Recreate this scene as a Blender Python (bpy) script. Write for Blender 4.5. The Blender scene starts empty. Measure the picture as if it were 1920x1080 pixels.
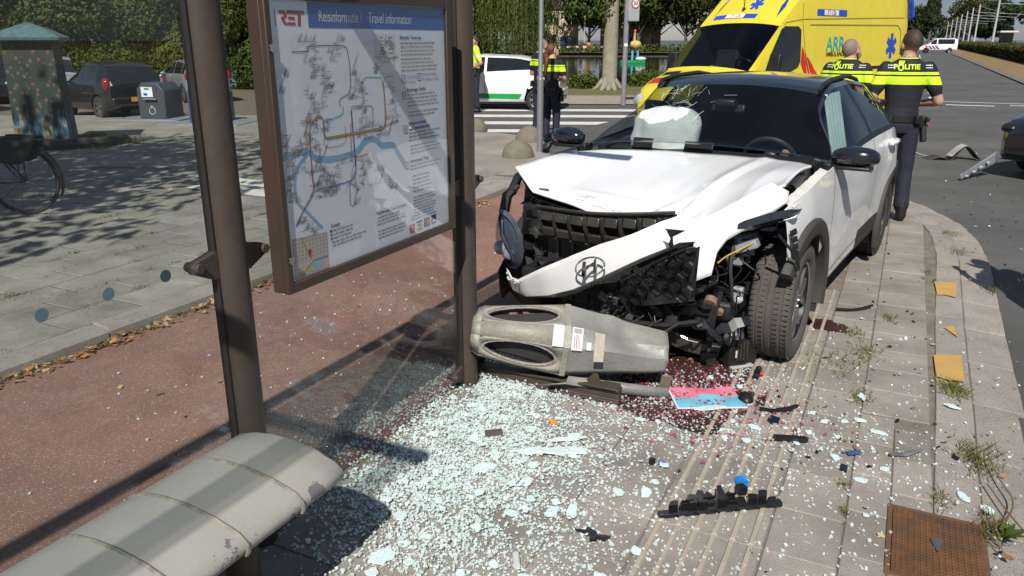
import bpy, bmesh, math, random
import numpy as np
from mathutils import Vector, Matrix, Euler
from mathutils.bvhtree import BVHTree
R = math.radians
rnd = random.Random(7)
SC = bpy.context.scene
COL = SC.collection
# ------------------------------------------------------------------ camera, sky, sun, exposure
cam_d = bpy.data.cameras.new('camera'); cam = bpy.data.objects.new('camera', cam_d); COL.objects.link(cam)
cam.location = (0, 0, 1.72); cam.rotation_euler = (R(90 - 17.816), 0, 0)
cam_d.sensor_width = 36; cam_d.lens = 36 * 1450 / 1920; cam_d.clip_end = 3000; cam_d.clip_start = .05
SC.camera = cam
SUN_AZ, SUN_EL = 188.4, 45.0          # compass of the sun (0 = +Y, 90 = +X)
W = bpy.data.worlds.new('World'); SC.world = W; W.use_nodes = True
wn = W.node_tree.nodes; wl = W.node_tree.links
sky = wn.new('ShaderNodeTexSky'); sky.sky_type = 'NISHITA'; sky.sun_disc = False
sky.sun_elevation = R(SUN_EL); sky.sun_rotation = R(SUN_AZ); sky.air_density = 1.1; sky.dust_density = 0; sky.ozone_density = 4.5
tcw = wn.new('ShaderNodeTexCoord'); mpw = wn.new('ShaderNodeMapping'); mpw.inputs['Scale'].default_value = (1, 1, 3.2)
nzw = wn.new('ShaderNodeTexNoise'); nzw.inputs['Scale'].default_value = 2.6; nzw.inputs['Detail'].default_value = 7
rpw = wn.new('ShaderNodeValToRGB'); rpw.color_ramp.elements[0].position = .3; rpw.color_ramp.elements[1].position = .58
mxw = wn.new('ShaderNodeMixRGB'); mxw.inputs[2].default_value = (3.3, 4.1, 5.6, 1)
mlw = wn.new('ShaderNodeMath'); mlw.operation = 'MULTIPLY'; mlw.inputs[1].default_value = .85
wl.new(tcw.outputs['Generated'], mpw.inputs[0]); wl.new(mpw.outputs[0], nzw.inputs['Vector']); wl.new(nzw.outputs[0], rpw.inputs[0])
wl.new(rpw.outputs[0], mlw.inputs[0]); wl.new(mlw.outputs[0], mxw.inputs[0]); wl.new(sky.outputs[0], mxw.inputs[1])
wl.new(mxw.outputs[0], wn['Background'].inputs[0]); wn['Background'].inputs[1].default_value = .058
sd = bpy.data.lights.new('sun', 'SUN'); sd.energy = 5.0; sd.angle = R(.53); sd.color = (1, .955, .88)
sun = bpy.data.objects.new('sun', sd); COL.objects.link(sun)
_a = R(SUN_AZ); _e = R(SUN_EL)
SUNV = Vector((math.sin(_a) * math.cos(_e), math.cos(_a) * math.cos(_e), math.sin(_e)))
sun.rotation_euler = (-SUNV).to_track_quat('-Z', 'Y').to_euler()
SC.view_settings.view_transform = 'Standard'; SC.view_settings.look = 'None'
SC.view_settings.exposure = .15; SC.view_settings.gamma = 1
SC.render.engine = 'CYCLES'
SC.cycles.max_bounces = 8; SC.cycles.transparent_max_bounces = 16; SC.cycles.caustics_reflective = False; SC.cycles.caustics_refractive = False
# ------------------------------------------------------------------ street frame: s along the road, t to its right
SD = Vector((.44598, .89504, 0)); TD = Vector((.89504, -.44598, 0)); SANG = math.atan2(SD.y, SD.x)
def ST(s, t, z=0): return SD * s + TD * t + Vector((0, 0, z))
# ------------------------------------------------------------------ materials
MATS = {}
def nd(nt, typ, **kw):
    n = nt.nodes.new(typ)
    for k, v in kw.items():
        if k in n.inputs: n.inputs[k].default_value = v
        else: setattr(n, k, v)
    return n
def c4(c): return (c[0], c[1], c[2], 1)
def M(name, col, rough=.6, metal=0, var=.12, scale=6., bump=0., bscale=None, coat=0, spec=.5, trans=0, col2=None, isl=0., emit=0, speck=0, speckc=None, rvar=0., transl=0, alpha=1, detail=5, space='Object', objr=0., blotch=None):
    if name in MATS: return MATS[name]
    m = bpy.data.materials.new(name); m.use_nodes = True; MATS[name] = m
    nt = m.node_tree; L = nt.links; b = nt.nodes['Principled BSDF']; out = nt.nodes['Material Output']
    b.inputs['Roughness'].default_value = rough; b.inputs['Metallic'].default_value = metal
    b.inputs['Specular IOR Level'].default_value = spec; b.inputs['Coat Weight'].default_value = coat; b.inputs['Coat Roughness'].default_value = .04
    b.inputs['Transmission Weight'].default_value = trans; b.inputs['Alpha'].default_value = alpha
    tc = nd(nt, 'ShaderNodeTexCoord')
    if space == 'World': tc = nd(nt, 'ShaderNodeNewGeometry'); space = 'Position'
    cout = None
    if var or col2:
        nz = nd(nt, 'ShaderNodeTexNoise', Scale=scale, Detail=detail, Roughness=.6); L.new(tc.outputs[space], nz.inputs['Vector'])
        rp = nd(nt, 'ShaderNodeValToRGB'); rp.color_ramp.elements[0].position = .3; rp.color_ramp.elements[1].position = .7
        a = col2 if col2 else tuple(x * (1 - var) for x in col); bb = col if col2 else tuple(min(1, x * (1 + var)) for x in col)
        rp.color_ramp.elements[0].color = c4(a); rp.color_ramp.elements[1].color = c4(bb)
        L.new(nz.outputs[0], rp.inputs[0]); cout = rp.outputs[0]
        if rvar:
            mr = nd(nt, 'ShaderNodeMapRange'); mr.inputs[3].default_value = rough - rvar; mr.inputs[4].default_value = rough + rvar
            L.new(nz.outputs[0], mr.inputs[0]); L.new(mr.outputs[0], b.inputs['Roughness'])
    if speck:
        n2 = nd(nt, 'ShaderNodeTexNoise', Scale=speck, Detail=2); L.new(tc.outputs[space], n2.inputs['Vector'])
        r2 = nd(nt, 'ShaderNodeValToRGB'); r2.color_ramp.elements[0].position = .58; r2.color_ramp.elements[1].position = .68
        L.new(n2.outputs[0], r2.inputs[0])
        mx = nd(nt, 'ShaderNodeMixRGB'); mx.inputs[1].default_value = c4(col); mx.inputs[2].default_value = c4(speckc or tuple(min(1, x * 1.7) for x in col))
        if cout: L.new(cout, mx.inputs[1])
        L.new(r2.outputs[0], mx.inputs[0]); cout = mx.outputs[0]
    if isl:
        g = nd(nt, 'ShaderNodeNewGeometry'); mr = nd(nt, 'ShaderNodeMapRange'); mr.inputs[3].default_value = 1 - isl; mr.inputs[4].default_value = 1 + isl
        L.new(g.outputs['Random Per Island'], mr.inputs[0])
        mx = nd(nt, 'ShaderNodeMixRGB', blend_type='MULTIPLY'); mx.inputs[0].default_value = 1; mx.inputs[1].default_value = c4(col)
        if cout: L.new(cout, mx.inputs[1])
        L.new(mr.outputs[0], mx.inputs[2]); cout = mx.outputs[0]
    if blotch:
        nb_ = nd(nt, 'ShaderNodeTexNoise', Scale=blotch[0], Detail=6, Roughness=.7); L.new(tc.outputs[space], nb_.inputs['Vector']); mr = nd(nt, 'ShaderNodeMapRange'); mr.inputs[1].default_value = .35; mr.inputs[2].default_value = .68; mr.inputs[3].default_value = 1 - blotch[1]; mr.inputs[4].default_value = 1 + blotch[1]; L.new(nb_.outputs[0], mr.inputs[0])
        mx = nd(nt, 'ShaderNodeMixRGB', blend_type='MULTIPLY'); mx.inputs[0].default_value = 1; mx.inputs[1].default_value = c4(col)
        if cout: L.new(cout, mx.inputs[1])
        L.new(mr.outputs[0], mx.inputs[2]); cout = mx.outputs[0]
    if objr:
        g = nd(nt, 'ShaderNodeObjectInfo'); mr = nd(nt, 'ShaderNodeMapRange'); mr.inputs[3].default_value = 1 - objr; mr.inputs[4].default_value = 1 + objr
        L.new(g.outputs['Random'], mr.inputs[0])
        mx = nd(nt, 'ShaderNodeMixRGB', blend_type='MULTIPLY'); mx.inputs[0].default_value = 1; mx.inputs[1].default_value = c4(col)
        if cout: L.new(cout, mx.inputs[1])
        L.new(mr.outputs[0], mx.inputs[2]); cout = mx.outputs[0]
    if cout: L.new(cout, b.inputs['Base Color'])
    else: b.inputs['Base Color'].default_value = c4(col)
    if emit: b.inputs['Emission Color'].default_value = c4(col); b.inputs['Emission Strength'].default_value = emit
    if bump:
        n3 = nd(nt, 'ShaderNodeTexNoise', Scale=bscale or scale * 4, Detail=4); L.new(tc.outputs[space], n3.inputs['Vector'])
        bp = nd(nt, 'ShaderNodeBump', Strength=min(1, bump), Distance=.01); L.new(n3.outputs[0], bp.inputs['Height']); L.new(bp.outputs[0], b.inputs['Normal'])
    if transl:
        tr = nd(nt, 'ShaderNodeBsdfTranslucent'); ms = nd(nt, 'ShaderNodeMixShader'); ms.inputs[0].default_value = transl
        if cout: L.new(cout, tr.inputs[0])
        else: tr.inputs[0].default_value = c4(col)
        L.new(b.outputs[0], ms.inputs[1]); L.new(tr.outputs[0], ms.inputs[2]); L.new(ms.outputs[0], out.inputs[0])
    return m
def glassM(name, tint=(.8, .86, .84), ior=1.5, dark=.9, rough=0.):
    """clear sheet glass: transparent tint mixed with mirror reflection by Fresnel"""
    if name in MATS: return MATS[name]
    m = bpy.data.materials.new(name); m.use_nodes = True; MATS[name] = m; nt = m.node_tree; L = nt.links
    nt.nodes.remove(nt.nodes['Principled BSDF'])
    t = nd(nt, 'ShaderNodeBsdfTransparent'); t.inputs[0].default_value = c4(tint); g = nd(nt, 'ShaderNodeBsdfGlossy', Roughness=rough)
    fr = nd(nt, 'ShaderNodeFresnel', IOR=ior); ge = nd(nt, 'ShaderNodeNewGeometry'); mr = nd(nt, 'ShaderNodeMapRange'); mr.inputs[3].default_value = ior; mr.inputs[4].default_value = 1 / ior
    L.new(ge.outputs['Backfacing'], mr.inputs[0]); L.new(mr.outputs[0], fr.inputs[0]); ms = nd(nt, 'ShaderNodeMixShader')
    L.new(fr.outputs[0], ms.inputs[0]); L.new(t.outputs[0], ms.inputs[1]); L.new(g.outputs[0], ms.inputs[2]); L.new(ms.outputs[0], nt.nodes['Material Output'].inputs[0])
    return m
# ------------------------------------------------------------------ mesh builder
def V(*a): return Vector(a)
class MB:
    def __init__(s): s.v = []; s.f = []; s.m = []
    def add(s, vs, fs, mi=0, T=None):
        o = len(s.v)
        s.v += [tuple(T @ Vector(p)) if T else tuple(p) for p in vs]
        s.f += [tuple(i + o for i in f) for f in fs]; s.m += [mi] * len(fs); return s
    def box(s, c, d, mi=0, rot=None, T=None, taper=1.):
        x, y, z = d[0] / 2, d[1] / 2, d[2] / 2; k = taper
        vs = [Vector(p) for p in ((-x, -y, -z), (x, -y, -z), (x, y, -z), (-x, y, -z), (-x * k, -y * k, z), (x * k, -y * k, z), (x * k, y * k, z), (-x * k, y * k, z))]
        if rot is not None: q = Euler(rot).to_matrix(); vs = [q @ p for p in vs]
        vs = [p + Vector(c) for p in vs]
        return s.add(vs, [(0, 3, 2, 1), (4, 5, 6, 7), (0, 1, 5, 4), (1, 2, 6, 5), (2, 3, 7, 6), (3, 0, 4, 7)], mi, T)
    def loft(s, rings, mi=0, closed=True, cap=True, T=None):
        n = len(rings[0]); vs = [p for r in rings for p in r]; fs = []
        for i in range(len(rings) - 1):
            for j in range(n if closed else n - 1):
                k = (j + 1) % n; fs.append((i * n + j, i * n + k, (i + 1) * n + k, (i + 1) * n + j))
        if cap and closed:
            fs.append(tuple(range(n - 1, -1, -1))); fs.append(tuple((len(rings) - 1) * n + j for j in range(n)))
        return s.add(vs, fs, mi, T)
    def tube(s, pts, r, n=8, mi=0, cap=True, T=None, flat=1.):
        pts = [Vector(p) for p in pts]; rs = r if isinstance(r, (list, tuple)) else [r] * len(pts); rings = []; up = None
        for i, p in enumerate(pts):
            d = (pts[min(i + 1, len(pts) - 1)] - pts[max(i - 1, 0)]); d = d.normalized() if d.length > 1e-9 else V(0, 0, 1)
            if up is None: up = V(0, 0, 1) if abs(d.z) < .9 else V(1, 0, 0)
            a = d.cross(up); a = a.normalized() if a.length > 1e-6 else V(1, 0, 0); b = a.cross(d).normalized(); up = b
            rings.append([p + (a * math.cos(q) + b * math.sin(q) * flat) * rs[i] for q in [2 * math.pi * k / n for k in range(n)]])
        return s.loft(rings, mi, True, cap, T)
    def lathe(s, prof, n=16, mi=0, T=None, cap=True, a0=0, a1=2 * math.pi):
        full = abs(a1 - a0 - 2 * math.pi) < 1e-6; k = n if full else n + 1
        rings = [[(r * math.cos(a0 + (a1 - a0) * j / n), r * math.sin(a0 + (a1 - a0) * j / n), z) for j in range(k)] for r, z in prof]
        return s.loft(rings, mi, full, cap and full, T)
    def prism(s, poly, h0, h1, mi=0, T=None, axis='z'):
        def P(a, b, h): return (a, b, h) if axis == 'z' else (a, h, b) if axis == 'y' else (h, a, b)
        n = len(poly); vs = [P(a, b, h0) for a, b in poly] + [P(a, b, h1) for a, b in poly]
        fs = [tuple(range(n - 1, -1, -1)), tuple(range(n, 2 * n))] + [(j, (j + 1) % n, n + (j + 1) % n, n + j) for j in range(n)]
        return s.add(vs, fs, mi, T)
    def grid(s, fn, nu, nv, mi=0, T=None):
        vs = [fn(i / nu, j / nv) for j in range(nv + 1) for i in range(nu + 1)]; w = nu + 1
        return s.add(vs, [(j * w + i, j * w + i + 1, (j + 1) * w + i + 1, (j + 1) * w + i) for j in range(nv) for i in range(nu)], mi, T)
    def ball(s, c, r, n=12, m=8, mi=0, T=None, half=False):
        r = r if isinstance(r, (tuple, list)) else (r, r, r); rings = []
        for i in range(m + 1):
            a = (math.pi / 2 if half else math.pi) * i / m; q = max(math.sin(a), 1e-4)
            rings.append([(c[0] + r[0] * q * math.cos(2 * math.pi * j / n), c[1] + r[1] * q * math.sin(2 * math.pi * j / n), c[2] + r[2] * math.cos(a)) for j in range(n)])
        return s.loft(rings[::-1], mi, True, False, T)
    def text(s, txt, size, T, mi=0, depth=0., sx=1., bold=0., align='CENTER', shear=0):
        c = bpy.data.curves.new('t', 'FONT'); c.body = txt; c.size = size; c.align_x = align; c.align_y = 'CENTER'; c.extrude = depth; c.offset = bold; c.shear = shear; c.resolution_u = 3
        o = bpy.data.objects.new('t', c); me = bpy.data.meshes.new_from_object(o)
        s.add([(p.co.x * sx, p.co.y, p.co.z) for p in me.vertices], [tuple(p.vertices) for p in me.polygons], mi, T)
        bpy.data.objects.remove(o); bpy.data.curves.remove(c); bpy.data.meshes.remove(me); return s
    def mesh(s, name, mats, smooth=40, recalc=True):
        me = bpy.data.meshes.new(name); me.from_pydata(s.v, [], s.f)
        for m in (mats if isinstance(mats, (list, tuple)) else [mats]): me.materials.append(m)
        me.polygons.foreach_set('material_index', s.m)
        if recalc:
            bm = bmesh.new(); bm.from_mesh(me); bmesh.ops.recalc_face_normals(bm, faces=bm.faces); bm.to_mesh(me); bm.free()
        if smooth:
            me.polygons.foreach_set('use_smooth', [True] * len(me.polygons)); me.set_sharp_from_angle(angle=R(smooth))
        me.update(); return me
def link(name, me, parent=None, loc=None, rot=None, scale=None):
    o = bpy.data.objects.new(name, me); COL.objects.link(o)
    if parent: o.parent = parent
    if loc is not None: o.location = loc
    if rot is not None: o.rotation_euler = rot
    if scale is not None: o.scale = scale
    return o
def ob(name, mb, mats, parent=None, smooth=40, bevel=0, loc=None, rot=None, recalc=True, sub=0):
    o = link(name, mb.mesh(name, mats, smooth, recalc), parent, loc, rot)
    if bevel:
        b = o.modifiers.new('b', 'BEVEL'); b.width = bevel; b.segments = 2; b.limit_method = 'ANGLE'; b.angle_limit = R(35)
    if sub: b = o.modifiers.new('s', 'SUBSURF'); b.levels = sub; b.render_levels = sub
    return o
def tag(o, label=None, cat=None, group=None, kind=None):
    if label: o['label'] = label
    if cat: o['category'] = cat
    if group: o['group'] = group
    if kind: o['kind'] = kind
    return o
def thing(name, label, cat, loc=(0, 0, 0), rz=0, group=None, rot=None):
    o = bpy.data.objects.new(name, None); COL.objects.link(o); o.location = loc; o.rotation_euler = rot or (0, 0, rz); o.empty_display_size = .2
    return tag(o, label, cat, group)
def structure(o): o['kind'] = 'structure'; return o
def dup(root, parent=None, **kw):
    c = root.copy(); COL.objects.link(c)
    if parent: c.parent = parent
    for ch in root.children: dup(ch, c)
    for k, v in kw.items(): setattr(c, k, v)
    return c
def polyfill(loops, z, mats, name, parent=None):
    """flat sheet bounded by the first loop, with the other loops as holes"""
    bm = bmesh.new(); es = []
    for lp in loops:
        vs = [bm.verts.new((p[0], p[1], z)) for p in lp]
        es += [bm.edges.new((vs[i], vs[(i + 1) % len(vs)])) for i in range(len(vs))]
    bmesh.ops.triangle_fill(bm, use_beauty=True, use_dissolve=False, edges=es)
    for f in bm.faces:
        if f.normal.z < 0: f.normal_flip()
    me = bpy.data.meshes.new(name); bm.to_mesh(me); bm.free()
    for m in (mats if isinstance(mats, list) else [mats]): me.materials.append(m)
    return link(name, me, parent)
def cr(pts, n):
    """Catmull-Rom through pts, n points per span"""
    P = [Vector(p) for p in pts]; P = [2 * P[0] - P[1]] + P + [2 * P[-1] - P[-2]]; out = []
    for i in range(1, len(P) - 2):
        for k in range(n):
            t = k / n; a, b, c, d = P[i - 1], P[i], P[i + 1], P[i + 2]
            out.append(.5 * ((2 * b) + (c - a) * t + (2 * a - 5 * b + 4 * c - d) * t * t + (3 * b - a - 3 * c + d) * t ** 3))
    return out + [P[-2]]
def lerp(a, b, t): return a + (b - a) * t
def interp(x, xs, ys): return float(np.interp(x, xs, ys))
# ================================================================== SETTING
mAsph = M('asphalt', (.084, .083, .081), .85, blotch=(.35, .18), var=.22, scale=.9, bump=.5, bscale=160, speck=150, speckc=(.17, .165, .155), space='Object')
mRed = M('red_asphalt', (.262, .134, .10), .85, blotch=(1.1, .2), col2=(.205, .114, .088), scale=1.6, bump=.55, bscale=190, speck=120, speckc=(.40, .28, .23), detail=8)
mConc = M('paving_concrete', (.262, .235, .202), .85, blotch=(1.7, .22), var=.2, scale=2.2, bump=.35, bscale=150, speck=170, speckc=(.17, .15, .13), objr=.12, space='World', detail=9)
mConcL = M('old_slab_concrete', (.262, .243, .208), .9, blotch=(1.2, .2), var=.24, scale=3.5, bump=.6, bscale=110, speck=100, speckc=(.14, .13, .115), objr=.12, space='World', detail=9)
mJoint = M('joint_sand', (.17, .145, .115), .95, var=.3, scale=9)
mKerb = M('kerb_concrete', (.28, .252, .22), .85, var=.15, scale=5, bump=.4, bscale=120, speck=130, speckc=(.12, .11, .1), objr=.07, space='World', detail=8)
mTact = M('tactile_rib', (.36, .31, .245), .8, var=.12, scale=8, bump=.2, bscale=120)
mBrick = M('brick_paving', (.16, .12, .09), .9, var=.25, scale=14, bump=.3)
mWhiteP = M('road_paint_white', (.62, .6, .55), .7, var=.18, scale=6, bump=.2, bscale=80)
mYellowP = M('road_paint_yellow', (.52, .30, .07), .8, col2=(.40, .26, .11), scale=9)
mDry = M('dry_grass_ground', (.26, .165, .07), .95, col2=(.17, .125, .045), scale=1.2, bump=.6, bscale=14)
mGreenG = M('bank_grass', (.085, .10, .028), .95, col2=(.16, .13, .05), scale=.7, bump=.7, bscale=12)
mEarth = M('bank_earth', (.07, .06, .04), .95, var=.3, scale=1)
POND = [(-45, 31.2), (-6, 31.5), (1.2, 31), (3.2, 33.5), (5.5, 39), (9.5, 48), (14, 60), (24, 85), (34, 108), (20, 113), (-10, 116), (-45, 118)]
BIG = 1500
structure(polyfill([[(-BIG, -BIG), (BIG, -BIG), (BIG, BIG), (-BIG, BIG)], POND], -.06, mAsph, 'ground'))
# pond: water and its bank
mWater = M('pond_water', (.018, .022, .012), .06, var=0, bump=.25, bscale=5, spec=.6)
wat = structure(polyfill([[(x * 1.03, y) for x, y in POND]], -.55, mWater, 'water'))
b = MB(); n = len(POND)
for i in range(n):
    p, q = POND[i], POND[(i + 1) % n]; b.add([(p[0], p[1], -.05), (q[0], q[1], -.05), (q[0], q[1], -.8), (p[0], p[1], -.8)], [(0, 1, 2, 3)])
structure(ob('pond_bank', b, mEarth))
structure(polyfill([[(-45, 26.6), (-6, 26.4), (9, 26.0), (13, 33), (60, 128), (40, 160), (-60, 160), (-60, 118), (-45, 118)][:0] or [(-40, 26.6), (-6, 26.4), (8.4, 26.0), (12.5, 33), (16, 44), (21, 60), (9.6, 47.9), (5.6, 38.9), (3.3, 33.4), (1.3, 30.9), (-6, 31.4), (-40, 31.1)]], -.05, mGreenG, 'bank_ground'))
structure(polyfill([[(-60, 117.5), (-10, 115.6), (20, 112.6), (34, 107.6), (40, 112), (40, 150), (-60, 150)]], -.045, mGreenG, 'far_bank_ground'))
structure(polyfill([[(-14, 22.9), (3.6, 22.6), (7.5, 22.9), (8.4, 26.0), (-6, 26.4), (-14, 26.5)]], -.035, M('far_paving', (.29, .255, .215), .9, var=.2, scale=5, bump=.3), 'far_pavement'))
# left pavement: sheet of joint sand with slabs, and its kerb
KT = -4.09
lp = [ST(-3, KT - .17), ST(10.6, KT - .17)] + [V(.42, 12.05, 0), V(.62, 12.9, 0), V(.45, 13.9, 0), V(-.3, 14.7, 0), V(-1.8, 15.05, 0), V(-4.6, 15.3, 0), V(-5.2, 18.1, 0), V(-26, 18.3, 0), V(-26, -4, 0)]
lpv = structure(polyfill([[(p.x, p.y) for p in lp]], .06, M('pavement_concrete', (.27, .245, .205), .9, var=.25, scale=1.3, bump=.5, bscale=60, speck=60, speckc=(.1, .09, .08)), 'left_pavement'))
def slab(lx, ly, h, ch=.006):
    b = MB(); r = []
    for z, e in ((-h, 0), (-ch, 0), (0, ch)):
        r.append([(e, e, z), (lx - e, e, z), (lx - e, ly - e, z), (e, ly - e, z)])
    return b.loft(r).mesh('tile', None, 0) if False else b.loft(r)
me_sl = slab(.488, .308, .03).mesh('paving_slab', mConcL, 0)
for i in range(26):
    t = KT - .195 - .32 * i
    for j in range(24):
        s = 1.2 + .5 * j + (.25 if i % 2 else 0)
        if 1.2 < s < 8.6 - .1 * i and s + .25 * i * .2 < 9.2 - .12 * i and i < 17:
            link('paving_slab', me_sl, lpv, ST(s, t, .068 + rnd.uniform(-.0025, .0025)), (rnd.uniform(-.006, .006), rnd.uniform(-.004, .004), SANG + math.pi / 2 * 0 + rnd.uniform(-.004, .004)))
structure(polyfill([[tuple(ST(*p))[:2] for p in ((1.25, KT - .19), (8.9, KT - .19), (7.0, KT - 5.7), (1.25, KT - 5.7))]], .0625, M('slab_joint', (.12, .105, .08), .95, var=.3, scale=9), 'joint_bed'))
# darker spots of seam grass are added with the litter below
kerb_l = structure(ob('left_kerb', MB().box((0, 0, 0), (.02, .02, .02)), mKerb, loc=ST(0, KT - .08, -.02)))
me_k = MB().loft([[(0, -.085, -.1), (.985, -.085, -.1), (.985, .085, -.1), (0, .085, -.1)], [(0, -.085, .072), (.985, -.085, .072), (.985, .07, .05), (0, .07, .05)], [(.008, -.08, .078), (.977, -.08, .078), (.977, .045, .073), (.008, .045, .073)]]).mesh('kerb_stone', mKerb, 0)
# local y of a stone points left of the road, so the low bevelled edge must face the cycle path: turn it round
for j in range(14):
    o = link('kerb_stone', me_k, kerb_l, V(0, 0, .02 + rnd.uniform(-.004, .004)) + SD * (-1.2 + j + 1) + V(0, 0, 0), (rnd.uniform(-.006, .006), 0, SANG + math.pi + rnd.uniform(-.006, .006)))
# cycle path and platform
structure(polyfill([[tuple(ST(s, t))[:2] for s, t in ((-4, KT), (11.8, KT), (11.8, -1.915), (-4, -1.915))]], -.004, mRed, 'cycle_path'))
PLAT = [(-4, -1.915), (11.0, -1.915), (10.85, -1.2), (10.3, -.45), (9.55, .1), (8.7, .42), (8.0, .53), (7.2, .56), (5.3, .515), (4.1, .497), (2.9, .467), (-4, .42)]
plat = structure(polyfill([[tuple(ST(*p))[:2] for p in PLAT]], -.008, mJoint, 'platform'))
def kt(s): return interp(s, [-4, 2.9, 4.1, 5.3, 7.2, 8.0, 8.7, 9.55, 10.3, 10.85], [.42, .467, .497, .515, .56, .53, .42, .1, -.45, -1.2])
me_t30 = slab(.296, .296, .03, .004).mesh('paving_tile', mConc, 0); me_t15 = slab(.296, .146, .03, .004).mesh('paving_tile', mConc, 0)
me_t24 = slab(.296, .24, .03, .004).mesh('paving_tile', mConc, 0)
def tile(me, s, t): link('paving_tile', me, plat, ST(s, t, rnd.uniform(-.001, .0012)), (rnd.uniform(-.003, .003), rnd.uniform(-.003, .003), SANG))
# (a tile runs from its corner along s and to the left, towards smaller t)
for j in range(-1, 30):
    s = 1.58 + .3 * j
    for i in range(4):
        if s < 7.2: tile(me_t30, s + .15 * (i % 2), -.655 - .3 * i - 0.0)
    if s < 9.0 and kt(s + .15) > .02: tile(me_t24, s, .0)
    if s < 3.6: tile(me_t15, s + .1, .152); tile(me_t15, s, .302)
    elif s < 8.8 and kt(s + .3) > .3: tile(me_t30, s + .12, .302)
# tactile strip: ribbed tiles
def ribtile():
    b = MB(); b.add(slab(.296, .398, .03, .003).v, slab(.296, .398, .03, .003).f)
    for k in range(6):
        y = .035 + k * .066; b.loft([[(.004, y - .012, -.001), (.292, y - .012, -.001), (.292, y + .013, -.001), (.004, y + .013, -.001)], [(.008, y - .008, .0085), (.288, y - .008, .0085), (.288, y + .008, .0085), (.008, y + .008, .0085)]], 1)
    return b.mesh('tactile_tile', [mConc, mTact], 0)
me_rib = ribtile()
for j in range(-1, 14): link('tactile_tile', me_rib, plat, ST(1.58 + .3 * j, -.248, rnd.uniform(-.001, .001)), (0, 0, SANG))
# right kerb stones and gutter stones following the curve
kerb_r = structure(ob('right_kerb', MB().box((0, 0, 0), (.02, .02, .02)), mKerb, loc=ST(1, .7, -.3)))
def curve_pt(s, off):
    ds = .05; p = V(s, kt(s), 0); d = V(2 * ds, kt(s + ds) - kt(s - ds), 0).normalized(); return p + V(-d.y, d.x, 0) * off
def stone(s0, s1, o0, o1, z0, z1, name, mat=mKerb):
    b = MB(); g = .004; N = 4; rings = []
    for k in range(N + 1):
        s = lerp(s0 + g, s1 - g, k / N); a = curve_pt(s, o0); c = curve_pt(s, o1)
        A, C = ST(a.x, a.y), ST(c.x, c.y); dz = .006 if k in (0, N) else 0
        rings.append([(A.x, A.y, z0 - .12), (C.x, C.y, z1 - .12), (C.x, C.y, z1 - dz), (A.x, A.y, z0 - dz)])
    b.loft(rings); o = ob(name, b, mat, kerb_r, 30, bevel=.005); o.location = -kerb_r.location; return o
s = 1.6
while s < 10.3:
    ln = .98 if s < 7 else .5
    stone(s, s + ln, -.165, -.003, .002, -.002, 'kerb_stone'); s += ln
s = 1.2
while s < 10.3:
    ln = .6 if s < 7 else .4
    stone(s, s + ln, .004, .2 + (.0 if s < 4 else .03), -.018, -.034, 'gutter_stone'); s += ln
# yellow paint patches, worn
for pts in (((6.306, .364), (6.355, .512), (5.957, .49), (5.99, .42), (5.96, .375)), ((4.723, .331), (4.793, .473), (4.39, .47), (4.37, .4), (4.4, .339)), ((5.25, .4), (5.32, .45), (5.1, .47))):
    structure(polyfill([[tuple(ST(*p))[:2] for p in pts]], .0085, mYellowP, 'yellow_marking'))
# zebra crossing, parking lot, road markings, verge
for k, (a, c, w) in enumerate((((-9, 21.2), (4.0, 20.75), .62), ((-9, 19.65), (3.0, 19.1), .62), ((-9, 17.95), (2.1, 17.5), .62), ((-9, 16.5), (1.15, 15.95), .52))):
    structure(polyfill([[(a[0], a[1] - w / 2), (c[0] - .25, c[1] - w / 2), (c[0] + .1, c[1] + w / 2), (a[0], a[1] + w / 2)]], -.054, mWhiteP, 'zebra_stripe'))
structure(polyfill([[(-30, 18.31), (-5.2, 18.11), (-4.9, 22), (-5.2, 28), (-30, 28.5)]], -.03, mBrick, 'parking_lot'))
for q in range(5):
    a = ST(6.25 + q * .0, -6.6 - q * .32); structure(polyfill([[tuple(ST(6.3 + q * .45, -6.1 - .1 * q))[:2], tuple(ST(6.62 + q * .45, -6.1 - .1 * q))[:2], tuple(ST(6.62 + q * .45, -7.4 - .1 * q))[:2], tuple(ST(6.3 + q * .45, -7.4 - .1 * q))[:2]]], .0745, mWhiteP, 'white_paving_stripe')) if q < 2 else None
for s0, s1, t0, t1 in ((27.0, 27.16, .9, 3.9), (28.2, 29.2, .6, .8), (25.0, 25.9, .6, .8), (31.0, 32.2, .6, .8), (25.7, 25.95, 1.0, 2.2), (26.2, 26.4, 2.6, 4.0), (52, 58, .5, .62), (70, 79, .5, .62), (90, 110, .5, .62)):
    structure(polyfill([[tuple(ST(*p))[:2] for p in ((s0, t0), (s1, t0), (s1, t1), (s0, t1))]], -.055, mWhiteP, 'road_marking'))
structure(polyfill([[tuple(ST(*p))[:2] for p in ((36, 4.45), (240, 4.45), (240, 400), (36, 400))]], .02, mDry, 'verge'))
structure(polyfill([[tuple(ST(*p))[:2] for p in ((60, -5), (240, -5), (240, -1.6), (60, -1.6))]], -.052, mRed, 'far_cycle_path'))
b = MB(); 
for j in range(70): 
    a = ST(30 + j * 3, 4.3); c = ST(32.97 + j * 3, 4.3); b.tube([a + V(0, 0, .0), c + V(0, 0, .0)], .11, 4)
structure(ob('verge_kerb', b, mKerb, smooth=0))
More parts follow.
